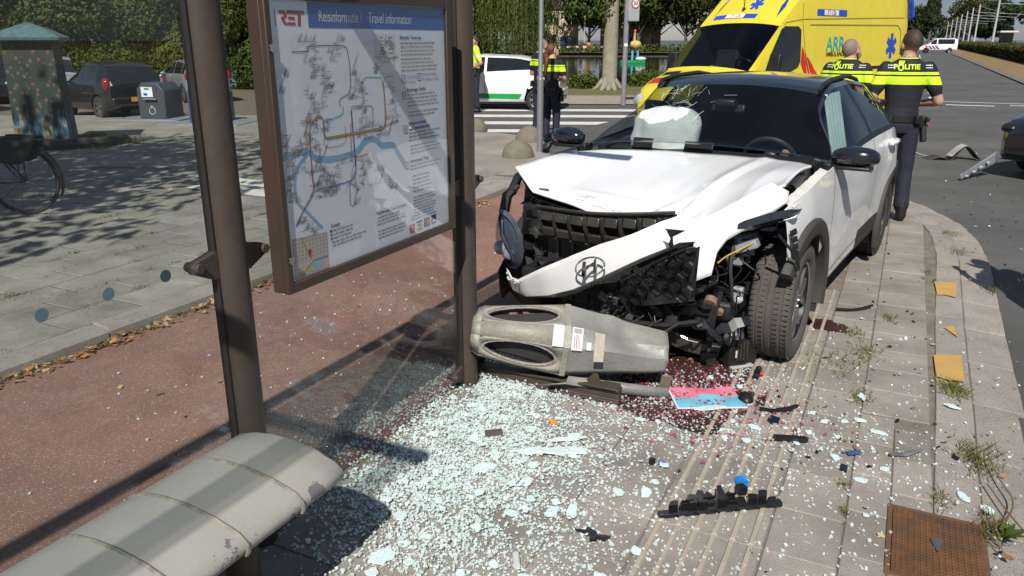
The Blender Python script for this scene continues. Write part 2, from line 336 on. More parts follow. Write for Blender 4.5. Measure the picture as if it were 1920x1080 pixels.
# inspection cover
cov = thing('inspection_cover', 'rusty chequered iron inspection cover set in the paving', 'manhole cover', ST(2.755, .308, .004), SANG)
mRust = M('rusty_iron', (.085, .05, .034), .75, col2=(.20, .085, .03), scale=9, bump=.4, bscale=60, metal=.3)
b = MB(); b.box((0, 0, -.006), (.46, .325, .016)); ob('frame', b, M('rust_frame', (.15, .07, .03), .8, col2=(.09, .06, .04), scale=12, bump=.4), cov, bevel=.003)
b = MB(); b.box((-.01, 0, .003), (.41, .285, .014))
for i in range(22):
    for j in range(14):
        b.box((-.2 + i * .0182, -.125 + j * .0193, .0115), (.011, .0075, .005), 0, taper=.7)
ob('lid', b, mRust, cov, 0)
b = MB(); b.prism([(-.05, .0), (.03, -.022), (.03, .022)], .012, .0185); ob('mark', b, M('worn_steel', (.35, .34, .33), .4, metal=.9), cov, 0)
# ================================================================== BUS SHELTER
mBrown = M('brown_coated_steel', (.062, .047, .038), .48, var=.12, scale=20, bump=.08, bscale=300, spec=.4)
mBrownD = M('dark_channel', (.02, .018, .016), .6)
mPane = glassM('shelter_glass', (.90, .925, .92), 1.5)
mDot = M('frit_dot', (.14, .21, .25), .6)
mSteel = M('stainless_steel', (.6, .6, .6), .25, metal=1, var=.05)
SH0 = ST(3.236, -1.877)
sh = thing('bus_shelter', 'brown steel bus shelter with glass panes between round posts', 'bus shelter', SH0, SANG)
PX = -1.504
for x in (PX, 0.):
    b = MB(); b.tube([(x, 0, -.02), (x, 0, 2.46)], .058, 24); p = ob('post', b, mBrown, sh)
    b = MB(); b.box((x - .057, 0, 1.22), (.016, .03, 2.4)); b.box((x + .057, 0, 1.22), (.012, .026, 2.4)); ob('glazing_channel', b, mBrownD, p)
    for z in (1.05, .075):
        for sgn in (-1, 1):
            b = MB(); b.prism([(x + sgn * .045, z - .05), (x + sgn * .075, z - .048), (x + sgn * .15, z - .012), (x + sgn * .155, z + .012), (x + sgn * .14, z + .024), (x + sgn * .045, z + .045)], -.016, .016, axis='y')
            b.tube([(x + sgn * .138, -.03, z + .006), (x + sgn * .138, .03, z + .006)], .016, 12); ob('clamp', b, mBrown, p, bevel=.002)
    b = MB(); b.box((x, 0, 2.36), (.17, .14, .2)); ob('head_plate', b, mBrown, p, bevel=.01)
for x0, x1 in ((PX + .085, -.085), (PX - 1.55, PX - .085)):
    b = MB(); b.box(((x0 + x1) / 2, 0, 1.16), (x1 - x0, .01, 2.1)); pn = ob('pane', b, mPane, sh, 0)
    if x0 < -2:
        for k in range(7): b = MB(); b.tube([(1.484 - .188 * k - 3.236, -.0062, 1.062), (1.484 - .188 * k - 3.236, -.0075, 1.062)], .0185, 20); ob('frit_dot', b, mDot, pn, 0)
# broken shards still held by the outer clamps of the far post
mShard = M('crazed_glass', (.62, .78, .76), .25, col2=(.42, .6, .6), scale=60, spec=.6)
for z in (1.04, .08): b = MB(); b.prism([(.09, z - .02), (.17, z + .0), (.185, z + .022), (.15, z + .035), (.12, z + .02), (.09, z + .035)], -.004, .004, axis='y'); ob('glass_remnant', b, mShard, sh, 0)
# roof: beams and glass (above the frame, it throws the bars of shade)
b = MB(); b.box((-2.45, 0, 2.42), (5.5, .07, .09)); ob('back_beam', b, mBrown, sh)
b = MB(); b.box((-4.1, -.9, 2.42), (2.1, .12, .02)); ob('shade_strip', b, glassM('soft_shade_tint', (.78, .78, .78)), sh)  # unseen beam made see-through grey to soften its shade band on the bench
for x, l in ((-3.1, .95), (PX, .5), (.25, .72)): b = MB(); b.box((x, -.045 - l / 2, 2.45), (.07, l, .05)); ob('cross_beam', b, mBrown, sh)
b = MB(); b.box((-4.1, -.45, 2.5), (2.0, 1.0, .008)); ob('roof_pane', b, glassM('roof_glass', (.9, .93, .92)), sh, 0)
# ------------------------------------------------------------------ bench
mBench = M('worn_bench_paint', (.36, .35, .312), .5, col2=(.31, .30, .265), scale=3, bump=.1, bscale=60, spec=.35)
def chips(m):
    nt = m.node_tree; L = nt.links; bs = nt.nodes['Principled BSDF']; tc = nd(nt, 'ShaderNodeTexCoord')
    n1 = nd(nt, 'ShaderNodeTexNoise', Scale=16, Detail=6, Roughness=.62); L.new(tc.outputs['Object'], n1.inputs['Vector'])
    sx = nd(nt, 'ShaderNodeSeparateXYZ'); L.new(tc.outputs['Object'], sx.inputs[0])
    mr = nd(nt, 'ShaderNodeMapRange'); mr.inputs[1].default_value = -.165; mr.inputs[2].default_value = -.235; mr.inputs[3].default_value = 0; mr.inputs[4].default_value = .15; L.new(sx.outputs[1], mr.inputs[0])
    ad = nd(nt, 'ShaderNodeMath', operation='ADD'); L.new(n1.outputs[0], ad.inputs[0]); L.new(mr.outputs[0], ad.inputs[1])
    rp = nd(nt, 'ShaderNodeValToRGB'); rp.color_ramp.elements[0].position = .725; rp.color_ramp.elements[1].position = .735; L.new(ad.outputs[0], rp.inputs[0])
    mx = nd(nt, 'ShaderNodeMixRGB'); src = bs.inputs['Base Color'].links[0].from_socket; L.new(src, mx.inputs[1]); mx.inputs[2].default_value = (.15, .15, .15, 1); L.new(rp.outputs[0], mx.inputs[0]); L.new(mx.outputs[0], bs.inputs['Base Color'])
chips(mBench)
bench = thing('shelter_bench', 'curved pale grey metal bench with chipped paint under the shelter glass', 'bench', ST(1.655, -1.635), SANG)
def bsec(x, k=1.):
    pr = [(-.232, .425), (-.24, .44), (-.236, .458), (-.21, .478), (-.13, .5), (-.03, .512), (.06, .51), (.13, .5), (.185, .482), (.2, .465), (.185, .45), (0, .455), (-.2, .425)]
    return [(x, y * k, z - (.0 if k == 1 else .004)) for y, z in pr]
xs = [0.0, -.2, -.416, -.632, -.848, -1.064, -1.28]
for a, c in zip(xs[:-1], xs[1:]):
    b = MB(); first = a == 0
    b.loft([bsec(a - .007 if not first else -.012), bsec(lerp(a, c, .5)), bsec(c + .007)] if not first else [bsec(0, .93), bsec(-.014), bsec(lerp(a, c, .5)), bsec(c + .007)])
    ob('seat_panel', b, mBench, bench, 50)
mTrim = M('worn_trim', (.33, .29, .22), .5, col2=(.12, .12, .12), scale=30)
for x in xs[1:-1]:
    b = MB(); b.tube([(x, y, z - .004) for _, y, z in bsec(x)[:10]], .0085, 8); ob('seam_strip', b, mTrim, bench)
b = MB(); b.box((-.85, 0, .41), (1.5, .12, .05)); ob('rail', b, mBrownD, bench)
for x in (-.18, -1.4): b = MB(); b.tube([(x, .06, 0), (x, .06, .43)], .055, 20); ob('leg', b, mBrown, bench)
# ------------------------------------------------------------------ information board with printed map
bd = thing('information_board', 'framed public transport map board with blue header hung in the shelter', 'notice board', ST(1.888, -1.795, .895), SANG)
BW, BH = 1.105, .985
mFrame = M('board_frame', (.055, .036, .026), .38, var=.1, spec=.5)
b = MB(); b.box((BW / 2, .03, BH / 2), (BW, .055, BH)); ob('case', b, mFrame, bd, bevel=.006)
for c, d in (((.013, -.005, BH / 2), (.026, .024, BH)), ((BW - .02, -.005, BH / 2), (.04, .024, BH)), ((BW / 2 - .007, -.005, .018), (BW - .0665, .0235, .036)), ((BW / 2 - .007, -.005, BH - .02), (BW - .0665, .0235, .04))):
    b = MB(); b.box(c, d); ob('frame_bar', b, mFrame, bd, bevel=.004)
for z in (.80, .12): b = MB(); b.tube([(.013, -.02, z), (.013, -.027, z)], .013, 20); b.tube([(.013, -.026, z), (.013, -.0275, z)], .005, 8); ob('lock', b, mSteel, bd)
mPaper = M('poster_paper', (.84, .87, .92), .5, var=.03, scale=2)
b = MB(); b.box((BW / 2, .0, BH / 2), (BW - .05, .004, BH - .06)); ps = ob('poster', b, mPaper, bd, 0)
YP = -.0032
def flat(poly, mi, mb, y=YP): mb.add([(p[0], y, p[1]) for p in poly], [tuple(range(len(poly)))], mi)
def strip(pts, w, mi, mb, y=YP, n=4, round_=True):
    P = [Vector((p[0], 0, p[1])) for p in pts]
    if round_: P = cr(P, n)
    vs = []
    for i, p in enumerate(P):
        d = (P[min(i + 1, len(P) - 1)] - P[max(i - 1, 0)]).normalized(); a = V(-d.z, 0, d.x) * w / 2; vs += [(p.x + a.x, y, p.z + a.z), (p.x - a.x, y, p.z - a.z)]
    mb.add(vs, [(2 * i, 2 * i + 1, 2 * i + 3, 2 * i + 2) for i in range(len(P) - 1)], mi)
TT = Matrix.Rotation(R(90), 4, 'X')
def txt(mb, s, x, z, size, mi, al='LEFT', sx=.82, bold=0, y=YP - .0008, shear=0): mb.text(s, size, Matrix.Translation((x, y, z)) @ TT, mi, sx=sx, bold=bold, align=al, shear=shear)
inks = [M('ink_%s' % n, c, .5, var=0) for n, c in (('blue', (.028, .12, .38)), ('river', (.26, .48, .66)), ('red', (.42, .03, .025)), ('grey', (.3, .28, .3)), ('navy', (.03, .04, .22)), ('yellow', (.62, .42, .02)), ('green', (.06, .28, .10)), ('white', (.72, .74, .76)), ('brown', (.32, .12, .09)), ('sky', (.04, .28, .6)), ('tan', (.52, .42, .36)), ('pink', (.6, .1, .16)), ('park', (.36, .52, .38)))]
IB, IR, IRED, IG, IN, IY, IGR, IW, IBR, IS, IT, IP, IPK = range(13)
b = MB()
flat([(.212, .862), (1.062, .862), (1.062, .944), (.212, .944)], IB, b)
txt(b, 'Reisinformatie / ', .262, .898, .052, IW, sx=.72); txt(b, 'Travel information', .535, .898, .052, IW, sx=.72, shear=.18)
flat([(.056, .864), (.059, .864), (.061, .916), (.058, .916)], IRED, b)
# logo letters cut from bars
for poly in ([(.078, .912), (.104, .912), (.112, .905), (.112, .893), (.1, .886), (.113, .868), (.098, .868), (.086, .886), (.086, .893), (.098, .894), (.098, .902), (.076, .902)], [(.112, .868), (.15, .868), (.15, .877), (.112, .877)], [(.114, .902), (.195, .902), (.195, .913), (.114, .913)], [(.118, .885), (.148, .885), (.148, .894), (.118, .894)], [(.160, .866), (.174, .866), (.178, .902), (.164, .902)]): flat(poly, IRED, b)
strip([(.031, .78), (.036, .6), (.034, .48)], .012, IR, b)
strip([(0.031, .455), (.086, .463), (.158, .466), (.195, .438), (.278, .423), (.416, .429), (.477, .463), (.534, .466), (.583, .437), (.654, .429), (.694, .386), (.74, .335)], .022, IR, b)
strip([(.154, .458), (.091, .4), (.085, .311), (.133, .26), (.203, .19)], .012, IR, b); strip([(.221, .473), (.222, .409), (.271, .36)], .006, IR, b)
Y2 = YP - .0004
lines = [([(.406, .576), (.408, .538), (.412, .425), (.413, .372), (.381, .332), (.196, .327), (.166, .313), (.106, .261), (.071, .22)], .0042, IS), ([(.406, .58), (.408, .54), (.412, .425), (.413, .378)], .005, IN), ([(.166, .313), (.106, .261), (.071, .22)], .004, IRED),
 ([(.12, .787), (.173, .787), (.202, .79), (.206, .803), (.378, .804), (.406, .782), (.414, .715), (.404, .647), (.35, .624), (.345, .599)], .003, IN), ([(.216, .573), (.18, .54), (.173, .502), (.172, .379), (.172, .333), (.152, .308)], .0035, IRED),
 ([(.042, .473), (.148, .476), (.16, .533), (.177, .562), (.216, .571)], .0035, IY), ([(.614, .629), (.601, .683), (.581, .689), (.496, .689), (.479, .646), (.474, .597), (.417, .595), (.409, .575)], .003, IGR),
 ([(.399, .538), (.4, .423), (.496, .415)], .003, IP), ([(.409, .363), (.373, .319), (.371, .24), (.407, .243)], .003, IBR), ([(.254, .515), (.252, .469), (.358, .47), (.365, .532)], .002, IBR), ([(.25, .555), (.35, .57), (.36, .6)], .003, IS), ([(.42, .585), (.52, .59), (.535, .57), (.53, .5)], .003, IS)]
for p, w, mi in lines: strip(p, w, mi, b, Y2)
tk = [(.216, .573), (.246, .567), (.249, .516), (.264, .498), (.407, .498), (.575, .5), (.603, .508), (.614, .549), (.611, .639), (.61, .669), (.629, .686), (.679, .691)]
for k, mi in enumerate((IGR, IY, IRED)): strip([(x + .0028 * k * .4, z - .0032 * (k - 1)) for x, z in tk if mi == IY or x < .62], .003, mi, b, Y2 - .0002 * k)
strip([(.575, .498), (.64, .512), (.70, .52)], .003, IRED, b, Y2)
# fine tram and bus lines with their station ticks
r2 = random.Random(3)
for k in range(58):
    x, z = r2.uniform(.05, .66), r2.uniform(.2, .8); pts = [(x, z)]; dirn = r2.choice([0, 1])
    for q in range(r2.randint(2, 4)):
        d = r2.choice([-1, 1]) * r2.uniform(.02, .07)
        if dirn: z += d
        else: x += d
        if r2.random() < .25: x += d * .6
        dirn ^= 1; x = min(max(x, .045), .69); z = min(max(z, .17), .82); pts.append((x, z))
    mi = r2.choice([IG, IG, IBR, IBR, IBR, IN, IR]); strip(pts, .0014, mi, b, Y2, round_=False)
    for q in range(26):
        i = r2.randrange(len(pts) - 1); t = r2.random(); cx = lerp(pts[i][0], pts[i + 1][0], t); cz = lerp(pts[i][1], pts[i + 1][1], t); l = r2.uniform(.008, .03)
        if abs(pts[i][0] - pts[i + 1][0]) < .01: strip([(cx + .002, cz), (cx + .002 + l * r2.choice([1, -1]), cz)], .0017, IG, b, Y2, round_=False)
        else: strip([(cx, cz + .002), (cx + l * .6, cz + .002 + l * .8)], .0013, IG, b, Y2, round_=False)
# right column: headings and lines of small print
def para(x, z, n, w, h=.0135, y=YP):
    for k in range(n):
        xx = x; e = x + w * r2.uniform(.75, 1)
        while xx < e: l = r2.uniform(.008, .03); strip([(xx, z - k * h), (min(xx + l, e), z - k * h)], .0042, IG, b, Y2, round_=False); xx += l + .005
flat([(.57, .845), (.70, .845), (.70, .757), (.57, .757)], IW, b); para(.6, .832, 6, .03, .012); para(.655, .832, 5, .035, .014)
txt(b, 'Reisregels / Travel rules', .733, .832, .019, IN, bold=.0004); para(.735, .812, 4, .28, .0145); para(.735, .752, 4, .28, .0145)
def icon(x, z, c=IRED):
    for w, mi, dy in ((.026, IN, 0), (.022, IW, .0002)): strip([(x - w / 2, z), (x + w / 2, z)], w * 1.15, mi, b, Y2 - dy, round_=False)
    strip([(x - .007, z - .008), (x + .007, z + .008)], .003, c, b, Y2 - .0004, round_=False)
icon(.748, .676); txt(b, 'Geen alcohol', .77, .684, .0165, IG); txt(b, 'No alcohol', .77, .664, .0165, IG); icon(.862, .68); txt(b, 'Niet roken of vapen', .882, .69, .0165, IG); txt(b, 'No smoking or vaping', .882, .67, .0165, IG)
icon(.748, .612, IN); txt(b, 'Kinderwagen / Stroller', .77, .632, .018, IN, bold=.0004); para(.77, .614, 4, .25, .0145); para(.775, .545, 2, .25, .0145)
icon(.748, .48, IN); txt(b, 'Geldig vervoersbewijs', .77, .5, .018, IN, bold=.0004); txt(b, 'Valid transportation ticket', .77, .48, .018, IN, bold=.0004); para(.77, .462, 3, .25, .0145); para(.775, .41, 3, .24, .0145)
icon(.748, .335, IN); txt(b, 'Vervoersbewijs / Ticket', .77, .348, .018, IN, bold=.0004); para(.77, .33, 2, .25, .0145)
for k in range(5): para(.785, .285 - k * .016, 1, .16); 
for k in range(6): para(.785, .195 - k * .013, 1, .18)
# neighbourhood plan, contact block, payment marks
flat([(.044, .04), (.224, .04), (.226, .172), (.046, .182)], IT, b)
for k in range(9):
    strip([(.05 + k * .02, .045), (.07 + k * .018, .17)], .0022, IW, b, Y2, round_=False); strip([(.047, .05 + k * .015), (.222, .06 + k * .013)], .002, IW, b, Y2, round_=False)
flat([(.06, .041), (.13, .041), (.2, .07), (.14, .085), (.1, .07)], IPK, b, Y2); flat([(.15, .05), (.2, .06), (.19, .085), (.16, .08)], IR, b, Y2 - .0001)
strip([(.09, .178), (.118, .12), (.14, .085), (.222, .085)], .004, IGR, b, Y2 - .0003, round_=False); strip([(.092, .178), (.12, .12), (.141, .088), (.06, .043)], .005, IY, b, Y2 - .0004, round_=False); strip([(.07, .041), (.144, .083), (.222, .082)], .003, IP, b, Y2 - .0002, round_=False)
b.lathe([(.009, -.0002), (.009, .0002)], 12, IRED, Matrix.Translation((.128, Y2 - .0008, .121)) @ TT); flat([(.12, .118), (.136, .118), (.128, .1)], IRED, b, Y2 - .0008)
txt(b, 'Contact', .25, .185, .019, IN, bold=.0004)
for k, mi in enumerate((IN, IP, IGR)): strip([(.243, .168 - k * .014), (.253, .168 - k * .014)], .009, mi, b, Y2, round_=False)
para(.258, .168, 3, .12, .014); para(.25, .126, 2, .22, .013)
txt(b, 'Reisinformatie | Travel information', .525, .178, .0175, IN, bold=.0003); para(.525, .16, 3, .2, .0135); para(.53, .105, 3, .2, .0135)
para(.76, .118, 2, .22, .013)
flat([(.748, .05), (.785, .05), (.785, .086), (.748, .086)], IP, b, Y2); txt(b, 'OV', .7665, .075, .018, IW, 'CENTER', y=Y2 - .0006); txt(b, 'pay', .7665, .06, .014, IW, 'CENTER', y=Y2 - .0006)
flat([(.80, .052), (.845, .052), (.845, .09), (.80, .09)], IW, b, Y2); flat([(.80, .052), (.845, .052), (.845, .06), (.80, .06)], IY, b, Y2 - .0002); flat([(.80, .082), (.845, .082), (.845, .09), (.80, .09)], IN, b, Y2 - .0002); txt(b, 'VISA', .8225, .071, .017, IN, 'CENTER', y=Y2 - .0006, bold=.0004)
flat([(.858, .054), (.905, .054), (.905, .092), (.858, .092)], IN, b, Y2)
for x, mi in ((.875, IRED), (.889, IY)): b.lathe([(.011, -.0001), (.011, .0001)], 14, mi, Matrix.Translation((x, Y2 - .0006, .073)) @ TT)
flat([(.918, .056), (.955, .056), (.955, .094), (.918, .094)], IN, b, Y2); flat([(.923, .062), (.95, .062), (.95, .072), (.923, .072)], IW, b, Y2 - .0002)
ob('printed_map', b, inks, ps, 0, recalc=False)
b = MB(); b.box((BW / 2 - .005, -.0095, BH / 2), (BW - .068, .003, BH - .078)); ob('cover_glass', b, glassM('cover_glass', (.985, .99, .99), 1.5), bd, 0)
# ------------------------------------------------------------------ bent floor rail of the missing pane
rail = thing('steel_rail', 'brown steel floor rail lying under the knocked over bin', 'steel rail', ST(3.345, -1.5, 0), SANG - math.pi / 2, rot=(0, R(-1.0), SANG - math.pi / 2))
b = MB(); b.prism([(-.03, .0), (.03, .0), (.03, .012), (.012, .016), (.012, .062), (.03, .066), (.03, .078), (-.03, .078), (-.03, .066), (-.012, .062), (-.012, .016), (-.03, .012)], -.4, .43, axis='x'); ob('profile', b, mBrown, rail, bevel=.002)
b = MB(); b.prism([(.24, .078), (.33, .078), (.33, .09), (.31, .135), (.29, .135), (.25, .09)], -.006, .006, axis='y'); b.box((.32, 0, .082), (.2, .085, .008)); ob('bracket', b, mBrown, rail, bevel=.002)
# ------------------------------------------------------------------ fallen litter bin
mBin = M('bin_grey_metal', (.32, .318, .295), .5, col2=(.23, .228, .205), scale=7, bump=.25, bscale=45, metal=.25, rvar=.12)
mBinHood = M('bin_hood_metal', (.35, .338, .29), .6, col2=(.24, .225, .175), scale=9, bump=.35, bscale=60, metal=.15)
mBinIn = M('bin_inside', (.03, .028, .026), .8)
mScuff = M('bin_scuffed_rim', (.42, .38, .35), .7, col2=(.24, .2, .17), scale=40, bump=.4)
pA = V(-.205, 3.73, .295); pB = V(.80, 3.70, .18); ax = (pB - pA).normalized(); BL = (pB - pA).length
up = V(0, 0, 1); yb = up.cross(ax).normalized(); zb = ax.cross(yb).normalized()
mt = Matrix((ax, yb, zb)).transposed().to_4x4(); mt.translation = pA
mt = mt @ Matrix.Rotation(R(14), 4, 'X') @ Matrix.Diagonal((1, .92, .82, 1))
bn = thing('litter_bin', 'knocked over grey metal litter bin with oval openings in front of crashed car', 'litter bin'); bn.matrix_world = mt
def octo(x, k=1., h=.195, c=.09, sh=0): return [(x, y * k + sh, z * k) for y, z in ((-h, -(h - c)), (-h, h - c), (-(h - c), h), (h - c, h), (h, h - c), (h, -(h - c)), (h - c, -h), (-(h - c), -h))]
# faces of the octagon by index pair: 0-1 front (-y, towards camera), 1-2 chamfer, 2-3 top
def panel_hole(b, q, cx, cy, rx, ry, mi, rim, n=40, inset=.02):
    """quad q (4 corners: u to the right, v up) with an elliptic hole, plus a rim going inwards"""
    q = [Vector(p) for p in q]; N = (q[1] - q[0]).cross(q[3] - q[0]).normalized()
    def P(u, v): return q[0].lerp(q[1], u).lerp(q[3].lerp(q[2], u), v)
    out, inn, rm, dp = [], [], [], []
    for k in range(n):
        a = 2 * math.pi * (k + .5) / n; c, s_ = math.cos(a), math.sin(a); m = max(abs(c), abs(s_)); out.append(P(.5 + .5 * c / m, .5 + .5 * s_ / m)); inn.append(P(cx + rx * c, cy + ry * s_)); rm.append(P(cx + (rx - .035) * c, cy + (ry - .05) * s_)); dp.append(P(cx + (rx - .035) * c, cy + (ry - .05) * s_) - N * .025)
    rings = [out, inn]; b.loft(rings, mi, True, False); b.loft([inn, rm], rim, True, False); b.loft([rm, dp], rim, True, False)
X0, X1 = .0, .47
r0, r1, rm_ = octo(X0, .58), octo(X1, 1.), octo(.045, .70)
b = MB()
for i in range(8):
    j = (i + 1) % 8; q = [rm_[i], r1[i], r1[j], rm_[j]]
    if i % 2 == 0:
        q = [rm_[j], r1[j], r1[i], rm_[i]][::-1] if False else [rm_[i], r1[i], r1[j], rm_[j]]
        panel_hole(b, q, .48, .5, .45, .475, 0, 1)
    else: b.add(q, [(0, 1, 2, 3)])
    b.add([r0[i], rm_[i], rm_[j], r0[j]], [(0, 1, 2, 3)])
b.add(r0, [tuple(range(8))])
for mi_ in (0,): pass
hood = ob('hood', b, [mBinHood, mScuff], bn, 25, recalc=False)
so = hood.modifiers.new('s', 'SOLIDIFY'); so.thickness = .004
b = MB(); b.loft([octo(.05, .42), octo(.43, .76)], 0, True, True); b.add(octo(.44, .93), [tuple(range(8))]); b.tube([(.1, -.05, -.05), (.43, -.08, -.02)], .012, 6); b.box((.3, .02, -.02), (.24, .2, .01), rot=(.4, 0, 0)); ob('liner', b, mBinIn, bn, 25)
# body: crumpled sheet, open at the underside where the door hangs
def body_pt(u, v):
    x = .472 + u * .53; ring = octo(x, 1.0 - .42 * u); k = v * 5; i = int(min(k, 4.999)); f = k - i
    idx = [0, 1, 2, 3, 4, 5]; p = Vector(ring[idx[i]]).lerp(Vector(ring[idx[min(i + 1, 5)]]), f)
    d = -.05 * math.exp(-((u - .55) / .2) ** 2 - ((v - .42) / .14) ** 2) + .018 * math.exp(-((u - .45) / .08) ** 2 - ((v - .62) / .2) ** 2) - .035 * math.exp(-((u - .85) / .25) ** 2 - ((v - .3) / .2) ** 2)
    p.z += d * 1.2; p.y -= d * .5; return p
b = MB(); b.grid(body_pt, 22, 25); body = ob('body', b, mBin, bn, 28); so = body.modifiers.new('s', 'SOLIDIFY'); so.thickness = .004
b = MB(); b.loft([octo(.475, .5), octo(.98, .3)], 0, True, True); ob('inner_bucket', b, mBinIn, bn, 25)
b = MB(); b.box((.4705, 0, 0), (.022, .40, .395)); b2 = MB(); b2.loft([octo(.462, 1.015), octo(.49, 1.015)], 0, True, False); ob('collar', b2, mBinHood, bn, 25)
b = MB(); b.add([(.36, -.2, -.2), (.5, -.235, -.125), (1.02, -.23, -.13), (1.04, -.21, -.2), (.98, -.15, -.215), (.5, -.14, -.225)], [(0, 1, 2, 3, 4, 5)]); b.add([(.5, -.235, -.125), (1.02, -.23, -.13), (1.02, -.2, -.105), (.51, -.2, -.1)], [(0, 1, 2, 3)])
dr = ob('hanging_door', b, mBin, bn, 20); so = dr.modifiers.new('s', 'SOLIDIFY'); so.thickness = .006; so.offset = 0
b = MB(); b.box((1.0, -.17, -.09), (.05, .012, .11)); ob('hinge_plate', b, M('rusty_steel', (.2, .12, .07), .8, col2=(.16, .14, .12), scale=14), bn, bevel=.002)
# stickers on the chamfer face (face 1-2)
def on_ch(x, v): r = octo(x, 1.0 - .42 * (x - .472) / .53 if x > .472 else 1.0); return Vector(r[1]).lerp(Vector(r[2]), v) + V(0, -.005, .005)
def sticker(x0, x1, v0, v1, mats, marks=()):
    b = MB(); b.add([on_ch(x0, v0), on_ch(x1, v0), on_ch(x1, v1), on_ch(x0, v1)], [(0, 1, 2, 3)])
    for (a, c, d, e, mi) in marks:
        o = V(0, -.0012, .0012); b.add([on_ch(lerp(x0, x1, a), lerp(v0, v1, d)) + o, on_ch(lerp(x0, x1, c), lerp(v0, v1, d)) + o, on_ch(lerp(x0, x1, c), lerp(v0, v1, e)) + o, on_ch(lerp(x0, x1, a), lerp(v0, v1, e)) + o], [(0, 1, 2, 3)], mi)
    o = ob('sticker', b, mats, bn, 0); return o
mStk = M('white_sticker', (.55, .56, .55), .5, var=.1)
sticker(.405, .46, .0, 1.0, [M('picture_sticker', (.30, .40, .48), .4, col2=(.5, .5, .36), scale=30)])
sticker(.50, .555, -.1, 1.0, [mStk, inks[IG], inks[IRED]], [(.2, .3, .1, .6, 1), (.4, .46, .05, .7, 2), (.55, .62, .1, .65, 1), (.7, .74, .1, .6, 1), (.15, .85, .75, .95, 1)])
sticker(.575, .60, -.05, .35, [mStk]); sticker(.615, .665, -.6, .9, [M('tape_residue', (.36, .33, .27), .7, var=.15, scale=30)])
# ================================================================== VEHICLE GENERATOR
class Prof:
    def __init__(s, pts, sm=.06):
        xs = np.arange(pts[0][0] - .5, pts[-1][0] + .5, .01); ys = np.interp(xs, [p[0] for p in pts], [p[1] for p in pts])
        n = max(3, int(sm / .01) | 1); k = np.hanning(n + 2)[1:-1]; k /= k.sum(); s.x = xs; s.y = np.convolve(np.pad(ys, n // 2, mode='edge'), k, 'valid')
    def __call__(s, x): return float(np.interp(x, s.x, s.y))
NS, NW, NR = 8, 6, 6
def sstep(t): t = min(max(t, 0), 1); return t * t * (3 - 2 * t)
def section(sp, x):
    w, zb, bl, tp = sp['w'](x), sp['bot'](x), sp['belt'](x), sp['top'](x); crn = sp.get('crown', .05)
    g = max(tp - crn - bl, .012); k = sstep(g / sp.get('gh', .3)); yc = lerp(w * .9, sp['wr'](x) if callable(sp['wr']) else sp['wr'], k); h = bl - zb
    pr = [(0, zb), (w * .93, zb)]
    sd = cr([(w * .93, zb, 0), (w * .985, zb + .10 * h, 0), (w * 1.0, zb + .45 * h, 0), (w * .99, zb + .8 * h, 0), (w * .955, bl, 0)], 2)
    pr += [(p.x + (sp['crease'](x, p.y) if 'crease' in sp else 0), p.y) for p in sd[1:]]
    for j in range(1, NW + 1):
        t = [0, .09, .32, .55, .76, .93, 1][j]; pr.append((lerp(w * .955, yc, t) + .014 * math.sin(math.pi * t) * k, lerp(bl, bl + g, t)))
    for j in range(1, NR + 1): a = j / NR; pr.append((yc * (1 - a), bl + g + crn * (1 - (1 - a) ** 2.3)))
    return pr
def stations(sp):
    x0, x1 = sp['x']; xs = set(np.round(np.arange(x0, x1, sp.get('dx', .07)), 3)) | {x1} | set(sp.get('extra', ()))
    for wn_ in sp.get('win', ()): xs |= {wn_[1], wn_[2]}
    for wn_ in sp.get('patch', ()): xs |= {wn_[1], wn_[2]}
    for wx, wz, rr in sp.get('arch', ()):
        for q in range(-6, 7): xs.add(round(wx + rr * q / 6, 3))
    xs = sorted(xs); out = [xs[0]]
    keep = {v for wn_ in list(sp.get('win', ())) + list(sp.get('patch', ())) for v in wn_[1:3]} | set(sp.get('extra', ()))
    for x in xs[1:]:
        if x - out[-1] < .018:
            if x in keep and out[-1] not in keep: out[-1] = x
            elif x in keep: out.append(x)
            continue
        out.append(x)
    return out
